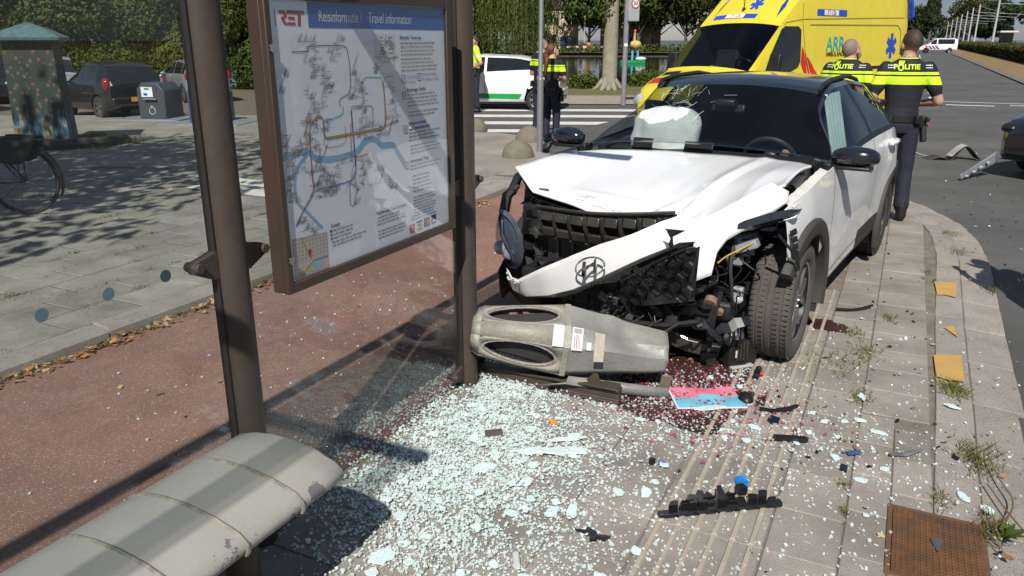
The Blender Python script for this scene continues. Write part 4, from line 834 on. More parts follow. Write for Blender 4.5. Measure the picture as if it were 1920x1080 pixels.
# engine bay darkness: bulkhead, radiator, side rails
b = MB(); b.box((-.38, 0, .58), (.08, 1.5, .62)); b.box((.1, 0, .36), (.8, 1.3, .1)); b.box((.05, .1, .6), (.55, .7, .35)); b.box((.08, -.62, .62), (.6, .2, .3)); ob('engine_bay', b, M('engine_black', (.01, .01, .011), .6, var=.4, scale=20), car, bevel=.02)
b = MB(); b.box((.46, .02, .5), (.04, .98, .5)); rad = ob('radiator', b, M('radiator_fins', (.02, .02, .021), .5, var=.5, scale=60), car)
for k in range(9):
    b = MB(); b.box((.485, -.4 + k * .1, .46), (.012, .018, .4)); ob('radiator_bar', b, mRib, rad)
mGreyMet = M('grey_painted_metal', (.24, .26, .29), .45, var=.15, scale=9)
b = MB(); b.box((.2, .62, .68), (.42, .05, .09), rot=(0, R(-6), 0)); ob('chassis_rail', b, mGreyMet, car, bevel=.01)
# honeycomb grille on the left half
gr = thing('x', None, None) if False else None
b = MB(); hexR = .043
gp_ = lambda y, z: V(.735 - .10 * max(0, .5 - z) - .04 * abs(y - .4), y, z)
mGl = M('gloss_black_plastic', (.01, .01, .011), .22, var=.2, spec=.7)
inside = lambda y, z: z < .735 - (.5 - y) * .57 and z > .40 + (y - .2) * .3 and .12 < y < .515 - (.735 - z) * .18
grl = MB(); grl.add([gp_(.08, .33) - V(.03, 0, 0), gp_(.52, .46) - V(.03, 0, 0), gp_(.53, .75) - V(.03, 0, 0), gp_(.12, .52) - V(.03, 0, 0)], [(0, 1, 2, 3)]); grille = ob('grille', grl, mGl, car, 0)
for i in range(-2, 12):
    for j in range(-2, 12):
        y = .1 + i * hexR * 1.75 * .98 + (hexR * .87 if j % 2 else 0); z = .36 + j * hexR * 1.5
        if not inside(y, z): continue
        mbx = MB(); pts = [gp_(y + hexR * .93 * math.cos(R(30 + 60 * k)), z + hexR * .93 * math.sin(R(30 + 60 * k))) for k in range(6)]
        pin = [gp_(y + hexR * .75 * math.cos(R(30 + 60 * k)), z + hexR * .75 * math.sin(R(30 + 60 * k))) - V(.022, 0, 0) for k in range(6)]
        mbx.loft([[p + V(.0, 0, 0) for p in pts], [p + V(.004, 0, 0) + (gp_(y, z) - p) * .06 for p in pts], pin], 0, True, False); ob('grille_cell', mbx, mGl, grille, 25)
b = MB(); b.tube([gp_(.12, .50), gp_(.3, .635), gp_(.45, .725), gp_(.515, .745), gp_(.53, .72), gp_(.505, .57)], .008, 8); ob('grille_frame', b, mGl, grille)
# ---- passenger side headlight and mount
b = MB()
def hl(u, v):
    a = 2 * math.pi * u; r = v; cy, cz = -.765, .555; dy = .10 * math.cos(a) * r; dz = .165 * math.sin(a) * r
    return V(.56 - .06 * r * r + (-.10 * (dy < 0) * abs(dy) / .1) * r, cy + dy - .35 * dz * .6, cz + dz)
b.grid(hl, 32, 8); hlo = ob('headlight', b, glassM('lamp_lens', (.75, .78, .82), 1.5), car, 60)
b = MB(); b.grid(lambda u, v: hl(u, v * 1.06) - V(.03 + .05 * (1 - v), 0, 0), 32, 6); b.grid(lambda u, v: hl(u, lerp(1.0, 1.1, v)) - V(.02 * v, 0, 0), 32, 2); ob('headlight_housing', b, M('lamp_housing', (.17, .18, .22), .22, var=.15, scale=5, metal=.6), hlo, 60)
for q, rr in (((.515, -.79, .51), .045), ((.51, -.73, .475), .036)): b = MB(); b.ball(q, (.03, rr, rr)); ob('lamp_projector', b, mLampC, hlo)
b = MB(); b.tube([(.52, -.775, .68), (.55, -.755, .61), (.54, -.71, .52), (.51, -.69, .44)], .012, 6); ob('lamp_light_guide', b, M('dark_reflector', (.08, .085, .11), .2, metal=.5), hlo)
rc = random.Random(21)
def junk(name, c, spread, n, mats, smin=.03, smax=.12):
    """torn plastic: thin ragged sheets and a few thin hoses"""
    for k in range(n):
        b = MB(); p = V(*c) + V(rc.gauss(0, spread[0]), rc.gauss(0, spread[1]), rc.gauss(0, spread[2])); t = rc.random(); m = rc.choice(mats)
        if t < .7:
            u = Vector((rc.gauss(0, .35), rc.gauss(0, 1), rc.gauss(0, .6))).normalized(); v = u.cross(Vector((1, rc.gauss(0, .3), rc.gauss(0, .5)))).normalized(); w_ = u.cross(v); l, wd = rc.uniform(smin, smax) * 1.3, rc.uniform(smin, smax) * .45; N = 7; up_, dn_ = [], []
            for q in range(N): a = (q / (N - 1) - .5) * 2 * l; bend = w_ * (.25 * a * a / l * rc.uniform(.5, 1.2)); up_.append(p + u * a + v * wd * rc.uniform(.35, 1.1) + bend); dn_.append(p + u * a - v * wd * rc.uniform(.35, 1.1) + bend)
            b.add(up_ + dn_, [(q, q + 1, N + q + 1, N + q) for q in range(N - 1)]); o = ob(name, b, m, car, 0); so = o.modifiers.new('s', 'SOLIDIFY'); so.thickness = rc.uniform(.003, .007)
        else:
            q = [p]
            for s_ in range(4): q.append(q[-1] + V(rc.gauss(0, .02), rc.gauss(0, .04), rc.gauss(-.015, .04)))
            b.tube(cr(q, 4), rc.uniform(.003, .006), 6); ob('hose', b, mBlackP, car)
mWire = M('grey_hose', (.03, .03, .03), .6)
junk('bracket', (.36, -.6, .70), (.04, .05, .07), 12, [mBlackP, mRib, mGl]); junk('bracket', (.42, -.48, .5), (.04, .06, .07), 9, [mBlackP, mRib]); junk('bracket', (.58, .25, .36), (.06, .2, .06), 40, [mBlackP, mGl, mRib]); junk('bracket', (.50, .50, .5), (.04, .05, .09), 18, [mBlackP, mGl], .02, .06)
junk('bracket', (.42, .62, .68), (.03, .05, .05), 14, [mBlackP], .015, .05); junk('bracket', (.46, -.3, .44), (.03, .2, .05), 10, [mBlackP, mRib])
b = MB(); b.tube([(.3, -.80, .86), (.36, -.84, .80), (.38, -.85, .7), (.4, -.84, .6)], [.02, .035, .035, .03], 8); b.tube([(.1, -.83, .93), (.25, -.83, .9), (.34, -.82, .82)], .03, 8); ob('inner_fender_liner', b, mBlackP, car)
b = MB(); b.add([(.42, -.87, .33), (.2, -.93, .42), (.12, -.95, .14), (.3, -.92, .1), (.42, -.86, .2)], [(0, 1, 2, 3, 4)]); o = ob('splash_shield', b, mClad, car, 0); o.modifiers.new('s', 'SOLIDIFY').thickness = .008
# driver's side daytime lamp, torn bracket and wiring
b = MB(); b.loft([[(x, y, z - h), (x + .03, y, z - h * .2), (x + .02, y, z + h), (x - .03, y, z + h * .8)] for x, y, z, h in ((.52, .60, .80, .01), (.48, .68, .83, .03), (.43, .78, .865, .036), (.37, .87, .895, .025), (.34, .905, .91, .008))]); ob('daytime_lamp', b, M('lamp_black_lens', (.02, .02, .023), .12, coat=1, var=.4, scale=30), car, 30)
b = MB(); b.tube([(.50, .62, .80), (.44, .76, .835), (.36, .885, .875), (.34, .9, .90)], .006, 6); ob('lamp_edge_chrome', b, mChrome, car)
b = MB()
for k in range(6): b = MB(); b.box((.37 - k * .014, .89 + .004 * k, .80 - k * .04), (.045, .012, .03), rot=(R(10), R(12), R(-20))); ob('arch_end_rib', b, mBlackP, car, bevel=.003)
b = MB(); b.tube([(.46, .84, .8), (.42, .9, .72), (.36, .93, .64)], .008, 6); ob('arch_edge', b, mBlackP, car)
b = MB(); b.tube(cr([(.5, .56, .62), (.49, .6, .66), (.47, .66, .70), (.45, .72, .74)], 5), .004, 5); ob('yellow_wire', b, M('yellow_wire', (.55, .35, .03), .5), car)
b = MB(); b.box((.42, .68, .71), (.06, .12, .045), rot=(R(25), 0, 0)); b.box((.40, .62, .62), (.04, .08, .05), rot=(R(10), 0, 0)); ob('white_bracket', b, mGreyMet, car, bevel=.006)
b = MB(); b.tube([(.5, .545, .42), (.53, .545, .40)], .035, 18); b.tube([(.505, .6, .37), (.53, .6, .36)], .018, 12); ob('horn', b, M('horn_brown', (.2, .14, .1), .5, var=.3, scale=30), car)
b = MB(); b.tube(cr([(.45, .62, .72), (.5, .63, .6), (.5, .645, .5), (.47, .65, .36), (.42, .66, .18)], 5), .009, 6); ob('hose', b, mWire, car)
b = MB(); b.tube(cr([(.44, .7, .36), (.42, .69, .28), (.4, .685, .16)], 5), .006, 6); ob('hose', b, mBlackP, car)
b = MB(); b.ball((.45, .665, .43), (.03, .03, .028)); b.box((.45, .665, .47), (.04, .05, .05)); ob('fog_lamp_socket', b, mLampC, car, bevel=.004)
# low fog-lamp surround still hanging
b = MB(); b.loft([[(x, y, z - .02), (x + .02, y, z), (x, y, z + .014)] for x, y, z in ((.72, -.05, .30), (.74, .15, .29), (.7, .38, .30), (.6, .52, .32))], 0, True, True); o = ob('lower_bumper', b, mBlackP, car, 30)
for k in range(5): b = MB(); b.tube([(.74, -.02 + .1 * k, .275), (.71, .06 + .1 * k, .335)], .006, 5); ob('lower_slat', b, mRib, o)
# things thrown to the ground
lampu = thing('torn_headlamp_unit', 'broken black and silver headlamp unit lying against the front tyre', 'headlamp', (1.24, 3.98, 0), R(20))
b = MB(); b.box((-.02, 0, .09), (.13, .13, .15), rot=(0, R(8), 0)); b.box((.075, .0, .1), (.07, .1, .19), rot=(0, R(6), R(10))); ob('housing', b, mBlackP, lampu, bevel=.006)
b = MB(); b.ball((-.03, -.01, .17), (.06, .055, .05)); b.box((-.055, -.03, .155), (.05, .05, .06)); ob('reflector', b, M('silver_reflector', (.5, .5, .5), .25, metal=.8), lampu, bevel=.008)
b = MB(); b.box((-.045, -.075, .09), (.018, .004, .04)); ob('sticker', b, mStk, lampu, 0)
for k in range(4): b = MB(); b.tube([(-.04 + k * .02, -.075, .05), (-.04 + k * .02, -.07, .16)], .006, 5); ob('cooling_rib', b, mRib, lampu)
b = MB(); b.box((0, -.03, .008), (.14, .1, .015)); ob('base_strip', b, M('pale_plastic', (.4, .4, .38), .5), lampu, bevel=.003)
beam = thing('bumper_beam', 'scratched black bumper crossbeam lying in the stain below the car', 'bumper beam', (1.0, 4.03, 0), R(-12))
b = MB(); b.loft([[(x, y - .03, z), (x, y + .03, z), (x, y + .03, z + .075), (x, y - .03, z + .08)] for x, y, z in ((-.36, .06, .15), (-.2, .03, .11), (-.02, 0, .055), (.12, 0, .03), (.2, .01, .02))]); ob('beam_profile', b, mRib, beam, bevel=.008)
b = MB(); b.box((.1, -.02, .035), (.09, .05, .07)); ob('end_bracket', b, mBlackP, beam, bevel=.005)
b = MB(); b.tube([(-.33, .03, .232), (-.19, 0, .192), (-.02, -.028, .135)], .006, 5); ob('shiny_edge', b, mSteel, beam)
# ================================================================== OTHER VEHICLES
def poly_decal(name, pts, mat, parent, bodies, side=1, off=.006, d=None):
    """filled polygon (x,z) subdivided and pressed onto the side of a body"""
    bm = bmesh.new(); vs = [bm.verts.new((p[0], 2 * side, p[1])) for p in pts]; bm.faces.new(vs); bmesh.ops.triangulate(bm, faces=bm.faces)
    bmesh.ops.subdivide_edges(bm, edges=bm.edges, cuts=3, use_grid_fill=True); bm.verts.index_update()
    mb = MB(); mb.add([v.co for v in bm.verts], [tuple(v.index for v in f.verts) for f in bm.faces]); bm.free(); proj_y(mb, bodies, side, off)
    return ob(name, mb, mat, parent, 60)
def dir_decal(name, pts3, mat, parent, bodies, d, off=.006, cuts=3):
    bm = bmesh.new(); vs = [bm.verts.new(p) for p in pts3]; bm.faces.new(vs); bmesh.ops.triangulate(bm, faces=bm.faces); bmesh.ops.subdivide_edges(bm, edges=bm.edges, cuts=cuts, use_grid_fill=True); bm.verts.index_update()
    mb = MB(); mb.add([v.co for v in bm.verts], [tuple(v.index for v in f.verts) for f in bm.faces]); bm.free(); proj_dir(mb, bodies, d, off); return ob(name, mb, mat, parent, 60)
def txt_decal(name, s, size, x, z, mat, parent, bodies, side=1, sx=1., bold=0.):
    mb = MB(); T = Matrix.Translation((x, 2 * side, z)) @ Matrix.Rotation(R(180 if side > 0 else 0), 4, 'Z') @ Matrix.Rotation(R(90), 4, 'X'); mb.text(s, size, T, 0, sx=sx, bold=bold); proj_y(mb, bodies, side, .008); return ob(name, mb, mat, parent, 0)
mAmbY = M('ambulance_yellow', (.72, .58, .035), .35, var=.04, coat=.5); mBlueRef = M('reflective_blue', (.02, .07, .5), .4); mRedRef = M('reflective_red', (.55, .02, .015), .4)
mTeal = M('teal_lettering', (.02, .36, .36), .4); mInk = M('black_lettering', (.02, .02, .02), .5); mWhiteS = M('white_marking', (.75, .76, .78), .4); mLime = M('lime_edge', (.5, .65, .02), .4)
azA = R(232); amb = thing('ambulance', 'yellow ambulance van with blue beacons standing behind the crashed car', 'ambulance', (3.5, 14.3, -.06), math.atan2(math.cos(azA), math.sin(azA)))
asp = dict(x=(-5.2, 1.0), dx=.1, w=Prof([(-5.2, .93), (-5.0, .98), (-.6, .985), (.4, .97), (.8, .9), (1.0, .72)], .2), bot=Prof([(-5.2, .45), (-4.9, .35), (.6, .32), (1.0, .4)], .1), belt=Prof([(-5.2, 1.25), (-.8, 1.24), (0, 1.2), (.5, 1.06), (.85, .9), (1.0, .7)], .1),
           top=Prof([(-5.2, 2.45), (-5.1, 2.68), (-4.8, 2.75), (-1.9, 2.75), (-1.45, 2.66), (-.78, 2.1), (.12, 1.27), (.25, 1.22), (.7, 1.05), (.9, .95), (1.0, .76)], .12), wr=.86, gh=.9, crown=.06, arch=[(0, .35, .42), (-3.6, .35, .42)], win=[('windscreen', -.74, .06, 'R')])
ap = build_shell(asp); abody = [weld(ap['body'], 'body', mAmbY, amb)]; aw = weld(ap['windscreen'], 'windscreen', glassM('ambulance_glass', (.42, .46, .45)), amb)
mCab2 = M('cab_dark', (.012, .012, .014), .8)
b = MB(); b.box((-.2, 0, 1.08), (.7, 1.7, .2)); b.box((-1.5, 0, 1.6), (.06, 1.75, 1.5)); ob('cab_interior', b, mCab2, amb)
for y_ in (-.84, .84): b = MB(); b.prism([(-1.5, 1.0), (-.02, 1.1), (-.12, 1.2), (-.86, 1.97), (-1.5, 2.3)], y_ - .01, y_ + .01, axis='y'); ob('cab_side_lining', b, mCab2, amb, 0)
for y_ in (-.45, .45): b = MB(); b.box((-1.15, y_, 1.45), (.2, .5, .8), rot=(0, R(-10), 0)); b.box((-1.22, y_, 1.95), (.1, .26, .2)); ob('seat', b, M('seat_grey', (.05, .05, .055), .8), amb, bevel=.05)
b = MB(); b.add([(-.05, -.1, 1.19), (-.2, -.12, 1.34), (-.15, .08, 1.32), (-.02, .14, 1.19)], [(0, 1, 2, 3)]); ob('paper', b, M('white_paper', (.7, .7, .68), .7), amb, 0)
b = MB(); T = Matrix.Translation((-.45, .45, 1.3)) @ Matrix.Rotation(R(-55), 4, 'Y'); b.lathe([(.2 + .018 * math.cos(a), .018 * math.sin(a)) for a in [2 * math.pi * k / 8 for k in range(9)]], 24, 0, T, cap=False); b.box((0, 0, 0), (.05, .38, .03), T=T); ob('steering_wheel', b, mBlackP, amb)
for sg in (1, -1):
    poly_decal('side_window', [(-.32, 1.24), (-.46, 1.5), (-.78, 1.95), (-.88, 2.0), (-1.25, 2.0), (-1.33, 1.94), (-1.36, 1.4), (-1.3, 1.31), (-1.1, 1.24)], mDarkGlass, amb, abody, sg, .008)
    for x in (0, -3.6): wheel(amb, x, sg * .84, .29, .35, .22, sg, n=6)
sd_ = 1
poly_decal('red_stripe', [(-1.38, 1.66), (-1.44, 1.6), (-1.62, 1.12), (-1.56, 1.12), (-1.38, 1.38)], mRedRef, amb, abody, 1, .01); poly_decal('red_stripe', [(-1.47, 1.57), (-1.51, 1.54), (-1.72, 1.12), (-1.66, 1.12)], mRedRef, amb, abody, 1, .01); poly_decal('red_stripe', [(-1.55, 1.5), (-1.68, 1.4), (-1.98, 1.12), (-1.76, 1.12)], mRedRef, amb, abody, 1, .01)
poly_decal('fleet_label', [(-1.8, 2.19), (-2.79, 2.19), (-2.79, 2.3), (-1.8, 2.3)], mBlueRef, amb, abody, 1, .008); poly_decal('fleet_label_panel', [(-2.02, 2.2), (-2.5, 2.2), (-2.5, 2.29), (-2.02, 2.29)], mWhiteS, amb, abody, 1, .012)
o = txt_decal('fleet_number', '17-126', .12, -2.26, 2.245, mInk, amb, abody, 1, .9); 
for v in o.data.vertices: v.co.y += .008
txt_decal('logo_letters', 'ARR', .36, -2.47, 1.69, mTeal, amb, abody, 1, .92, .006); txt_decal('logo_word', 'AMBULANCE', .115, -2.5, 1.52, mInk, amb, abody, 1, .98, .002)
txt_decal('large_lettering', 'AMBULANCE', .30, -3.65, 1.0, mBlueRef, amb, abody, 1, 1.05, .004)
for k in range(3):
    a = R(60 * k); c_, s_ = math.cos(a), math.sin(a); P2 = lambda u, v: (-4.55 + u * c_ * .2 - v * s_ * .2, 1.66 + (u * s_ + v * c_) * .24); poly_decal('star_arm', [P2(-.24, -1), P2(.24, -1), P2(.24, 1), P2(-.24, 1)], mBlueRef, amb, abody, 1, .009 + .0006 * k)
def line_decal(pts, w, mat, parent, bodies, side=1, off=.006, name='panel_line'):
    global b
    b = MB(); seam(pts, side, w)
    for i, p in enumerate(b.v): b.v[i] = (p[0], 2 * side, p[2])
    proj_y(b, bodies, side, off); return ob(name, b, mat, parent, 0)
mLineY = M('panel_gap', (.25, .19, .02), .7)
line_decal([(-1.6, 2.03), (-4.75, 2.05), (-4.88, 1.95), (-4.95, 1.5)], .02, mLineY, amb, abody); line_decal([(-1.38, 2.4), (-1.36, 2.1), (-1.6, 1.15)], .014, mLineY, amb, abody); line_decal([(-.36, 1.2), (-.9, 2.06), (-1.36, 2.12), (-5.0, 2.2)], .014, mLineY, amb, abody); line_decal([(-2.9, 1.24), (-5.0, 1.265)], .06, mBlackP, amb, abody, name='rub_strip')
line_decal([(-.28, 1.2), (-.82, 2.0)], .05, mLime, amb, abody, off=.004, name='pillar_marking')
# front: hood marking, grille, lamps, label over the windscreen, beacons, mirror
dn = (-.55, 0, -.83); fr_ = abody + [aw]
for y0, y1, m_ in ((-.97, -.55, mRedRef), (-.55, -.02, mBlueRef), (-.02, .5, mRedRef), (.5, .95, mBlueRef)): dir_decal('hood_marking', [(.62, y0, 1.4), (.9, y0 * .96, 1.4), (.9, y1 * .96, 1.4), (.62, y1, 1.4)], m_, amb, fr_, dn, .006)
dir_decal('label_band', [(-.83, -.64, 3), (-.83, .28, 3), (-.92, .28, 3), (-.92, -.64, 3)], mBlueRef, amb, fr_, (0, 0, -1), .008); dir_decal('label_panel', [(-.835, -.38, 3), (-.835, .02, 3), (-.915, .02, 3), (-.915, -.38, 3)], mWhiteS, amb, fr_, (0, 0, -1), .012)
def topo_text(s, size, x, y, mat, d, name):
    mb = MB(); mb.text(s, size, Matrix.Translation((x, y, 3)) @ Matrix.Rotation(R(90), 4, 'Z') @ Matrix.Scale(-1, 4, (0, 0, 1)) if False else Matrix.Translation((x, y, 3)) @ Matrix.Rotation(R(90), 4, 'Z'), 0); proj_dir(mb, fr_, d, .014); return ob(name, mb, mat, amb, 0)
topo_text('17-126', .09, -.875, -.18, mInk, (0, 0, -1), 'fleet_number'); topo_text('AMBULANCE', .16, .42, -.1, mBlueRef, (0, 0, -1), 'hood_lettering')
for k in range(3):
    a = R(60 * k); c_, s_ = math.cos(a), math.sin(a); Q = lambda u, v: (-1.12 + (u * c_ - v * s_) * .12, .1 + (u * s_ + v * c_) * .13, 3); dir_decal('star_arm', [Q(-.24, -1), Q(.24, -1), Q(.24, 1), Q(-.24, 1)], mBlueRef, amb, fr_, (0, 0, -1), .009 + .0006 * k, 2)
dir_decal('air_intake', [(.18, -.82, 3), (.32, -.82, 3), (.32, -.45, 3), (.18, -.45, 3)], mBlackP, amb, fr_, (0, 0, -1), .008)
b = MB(); b.box((1.0, 0, .62), (.05, 1.1, .3)); ob('grille', b, mBlackP, amb, bevel=.03)
for sg in (1, -1): b = MB(); b.ball((.86, sg * .74, .72), (.14, .2, .15)); ob('headlight', b, mLampC, amb)
b = MB(); b.box((.9, 0, .38), (.26, 1.6, .16)); ob('bumper', b, mAmbY, amb, bevel=.05)
mBeacon = M('blue_beacon', (.012, .04, .3), .08, coat=1, var=.6, scale=18)
for sg in (1, -1):
    b = MB(); b.loft([[(x + dx, sg * (y + dy), z + dz) for dx, dy, dz in ((.12 * k, -.12 * k, -.05 * k), (.02 * k, .05 * k, -.1 * k), (-.16 * k, .04 * k, .06 * k), (-.1 * k, -.14 * k, .1 * k))] for x, y, z, k in ((-.86, .80, 2.08, .5), (-1.0, .80, 2.2, 1.0), (-1.2, .79, 2.4, 1.2), (-1.45, .77, 2.58, 1.1), (-1.6, .75, 2.68, .6))]); ob('beacon', b, mBeacon, amb, 50)
    b = MB(); b.loft([[(x + .1, sg * (y - .13), z), (x - .02, sg * (y - .14), z + .1)] for x, y, z in ((-.86, .80, 2.1), (-1.2, .80, 2.42), (-1.6, .75, 2.72))], 0, False, False)
    b = MB(); b.box((-.33, sg * 1.12, 1.36), (.1, .2, .36), rot=(0, R(-8), 0)); b.tube([(-.36, sg * .95, 1.2), (-.34, sg * 1.08, 1.2)], .035, 8); ob('side_mirror', b, mBlackP, amb, bevel=.03)
b = MB(); b.tube([(-1.0, -.1, 2.26), (-1.02, -.1, 2.33)], .03, 8); b.tube([(-1.02, -.1, 2.3), (-1.05, -.1, 2.75)], .006, 5); ob('antenna', b, mBlackP, amb)
b = MB(); b.tube([(-5.05, .8, 2.72), (-5.15, .9, 2.5), (-5.2, .93, 2.2)], .07, 8); ob('rear_beacon', b, mBeacon, amb)
# ------------------------------------------------------------------ generic hatchback
def hatch(name, label, col, loc, az, sc=1., L=3.9, h=1.47, w=.83, nose=.78, group=None, glass=None, stripe=None, suv=False, rails=False, lampmat=None, plate=True, nsp=7, slope=0.):
    t = thing(name, label, 'car', loc, math.atan2(math.cos(R(az)), math.sin(R(az))), group); t.scale = (sc, sc, sc)
    paint = M('paint_' + '_'.join('%02d' % int(99 * c) for c in col), col, .3, var=.04, coat=.8); wbs = L - nose - .62; r = -wbs - .62; k = h / 1.47
    sp = dict(x=(r, nose), dx=.09, w=Prof([(r, w * .82), (r + .15, w * .95), (r + .6, w), (0, w), (nose - .35, w * .95), (nose - .1, w * .82), (nose, w * .62)], .2), bot=Prof([(r, .42), (r + .25, .26), (nose - .2, .22), (nose, .34)], .1), belt=Prof([(r, .88 * k), (-wbs, (.96 + .09 * slope) * k), (-.4, .9 * k), (.3, .8 * k), (nose - .1, .66 * k), (nose, .55 * k)], .15),
              top=Prof([(r, .86 * k), (r + .06, 1.04 * k), (r + .28 + (.0 if suv else .05), (1.3 - .1 * slope) * k), (r + .5, (1.4 - .11 * slope) * k), (-wbs + .6, (1.46 - .04 * slope) * k), (-1.2, 1.46 * k), (-.95, 1.4 * k), (-.12, .97 * k), (.1, .92 * k), (nose - .15, .78 * k), (nose, .6 * k)], .1), wr=w * .72, gh=.3, arch=[(0, .31, .36), (-wbs, .31, .36)],
              win=[('windscreen', -.92, -.2, 'R'), ('side_window', -1.4, -.42, 'W'), ('rear_side_window', round(-wbs + .15, 2), -1.47, 'W'), ('quarter_window', round(-wbs - .2, 2), round(-wbs + .1, 2), 'W'), ('rear_window', round(r + .07, 2), round(r + .34, 2), 'R')])
    pp = build_shell(sp); bd_ = [weld(pp['body'], 'body', paint, t)]
    for n_, mb in pp.items():
        if n_ != 'body': weld(mb, n_[:-2] if n_[-2:] in ('_l', '_r') else n_, glass or mDarkGlass, t)
    for sg in (1, -1):
        for x in (0, -wbs): wheel(t, x, sg * (w - .1), .31, .31, .19, sg, n=nsp); 
        b = MB(); b.ball((-.3, sg * (w + .07), .95 * k), (.07, .1, .065)); b.box((-.3, sg * (w - .02), .92 * k), (.06, .12, .03)); ob('mirror', b, paint, t)
        b = MB(); b.ball((r + .14, sg * w * .86, .92 * k), (.12, .1, .16 if not suv else .12)); ob('tail_light', b, lampmat or mLampR, t)
        b = MB(); b.ball((nose - .2, sg * w * .72, .64 * k), (.18, .15, .08)); ob('headlight', b, mLampC, t)
        line_decal([(-.4, .86 * k), (-.38, .5), (-.45, .3)], .012, mBlackP, t, bd_, sg, .004, 'door_gap'); line_decal([(-1.43, .9 * k), (-1.43, .32)], .012, mBlackP, t, bd_, sg, .004, 'door_gap')
        b = MB(); b.box((-1.28, sg * (w + .005), .78 * k), (.16, .02, .03)); ob('door_handle', b, paint, t, bevel=.006)
        if rails: b = MB(); b.tube([(-.98, sg * w * .68, 1.42 * k), (-1.15, sg * w * .7, 1.5 * k), (-wbs + .2, sg * w * .7, 1.49 * k), (-wbs, sg * w * .7, 1.43 * k)], .02, 6); ob('roof_rail', b, mAlloy, t)
        if stripe: poly_decal('side_stripe', [(-.42, .33), (-.42, .47), (-wbs + .42, .47), (-wbs + .5, .33)], stripe, t, bd_, sg, .006)
    b = MB(); b.box((r - .005, 0, .5), (.1, w * 1.66, .22)); ob('rear_bumper', b, paint, t, bevel=.05)
    if plate: b = MB(); b.box((r - .062 if L < 4.4 else r - .03, 0, .55 if L < 4.4 else .78), (.012, .46, .11)); pl = ob('number_plate', b, mPlateY, t)
    return t, bd_
mGreenS = M('green_stripe', (.01, .33, .07), .4)
leaf, lb_ = hatch('hatchback_car', 'white hatchback with a green lower stripe parked beyond the zebra crossing', (.78, .78, .77), (-1.83, 21.93, -.06), -78, .92, 4.45, 1.56, .88, .9, stripe=mGreenS, slope=1.)
b = MB(); b.box((-3.56, 0, 1.02), (.05, 1.1, .22), rot=(0, R(8), 0)); ob('black_tailgate_panel', b, mGl, leaf, bevel=.03)
b = MB(); b.box((-3.1, 0, 1.5), (.3, 1.15, .04), rot=(0, R(-14), 0)); ob('spoiler', b, mGl, leaf, bevel=.012)
b = MB(); b.box((-3.5, 0, .32), (.14, 1.3, .12)); ob('diffuser', b, mGl, leaf, bevel=.03)
def park(px_wheel, az, sc, L, wbs_rear=True): pass
# parked cars, rear left wheel on the given ground point
def parked(label, col, wheel_pt, az, sc, **kw):
    L = kw.get('L', 3.9); nose = kw.get('nose', .78); w = kw.get('w', .83); wbs = L - nose - .62; F = V(math.sin(R(az)), math.cos(R(az)), 0); Lf = V(-F.y, F.x, 0); which = kw.pop('front', False)
    o = V(wheel_pt[0], wheel_pt[1], kw.pop('z', -.03)) - Lf * (w) * sc - (F * 0 if which else F * (-wbs)) * sc
    return hatch('parked_car', label, col, o, az, sc, group='cars parked in the lot', **kw)
parked('small black hatchback parked beside the painted pillar', (.012, .012, .015), (-9.25, 17.65), -48, .88, L=3.45, h=1.47, nose=.7, nsp=7, z=-.03)
parked('grey hatchback parked under the trees behind the container', (.24, .245, .27), (-10.75, 24.7), -36, .8, L=4.0, h=1.5, front=True)
parked('silver grey estate with roof rails parked behind the black hatchback', (.30, .31, .34), (-13.2, 24.4), 150, .82, L=4.5, h=1.6, suv=True, rails=True)
parked('dark blue car at the left edge behind the painted pillar', (.015, .018, .03), (-14.3, 19.2), -55, .85, L=4.2, h=1.5)
parked('dark estate car in the shade behind the painted pillar', (.012, .013, .014), (-15.2, 25.2), 155, .85, L=4.3, h=1.55)
# ------------------------------------------------------------------ black car at the right edge, only its corner in view
bk, bkb = hatch('black_car', 'black car with yellow markings cut off by the right edge of the picture', (.01, .01, .012), (7.62, 10.2, -.06), 250, 1., 4.2, 1.5, .87, .9, plate=False)
for ch in [c for c in bk.children if c.name.startswith('headlight')]: ch.data.materials[0] = mGl
for z0, z1 in ((.42, .72), (.5, .78)):
    k_ = (z0 - .42) * 2.2; dir_decal('yellow_marking', [(.86 - k_, .62 + k_ * .3, z0), (.8 - k_, .7 + k_ * .3, z0), (.62 - k_, .8 + k_ * .2, z1), (.70 - k_, .72 + k_ * .2, z1)], M('yellow_sticker', (.6, .5, .03), .4), bk, bkb, (-.8, -.6, 0), .008)
# ------------------------------------------------------------------ far police van across the road
pv = thing('police_van', 'white police van with red and blue stripes standing across the far road', 'van', ST(128, 1.3, -.06), R(180 - 22))
psp = dict(x=(-3.8, .85), dx=.15, w=Prof([(-3.8, .9), (-3.6, .95), (.3, .95), (.85, .75)], .2), bot=Prof([(-3.8, .4), (.85, .35)], .1), belt=Prof([(-3.8, 1.1), (-.5, 1.08), (.4, .95), (.85, .65)], .1), top=Prof([(-3.8, 1.5), (-3.7, 1.85), (-3.4, 1.93), (-1.2, 1.93), (-.9, 1.86), (-.1, 1.12), (.5, .98), (.85, .7)], .12), wr=.78, gh=.5, arch=[(0, .33, .38), (-2.9, .33, .38)], win=[('windscreen', -.85, -.15, 'R'), ('side_window', -1.2, -.5, 'W'), ('rear_side_window', -3.4, -1.35, 'W')])
pp = build_shell(psp); pb_ = [weld(pp['body'], 'body', M('van_white', (.78, .78, .78), .4), pv)]
for n_, mb in pp.items():
    if n_ != 'body': weld(mb, n_[:-2] if n_[-2:] in ('_l', '_r') else n_, mDarkGlass, pv)
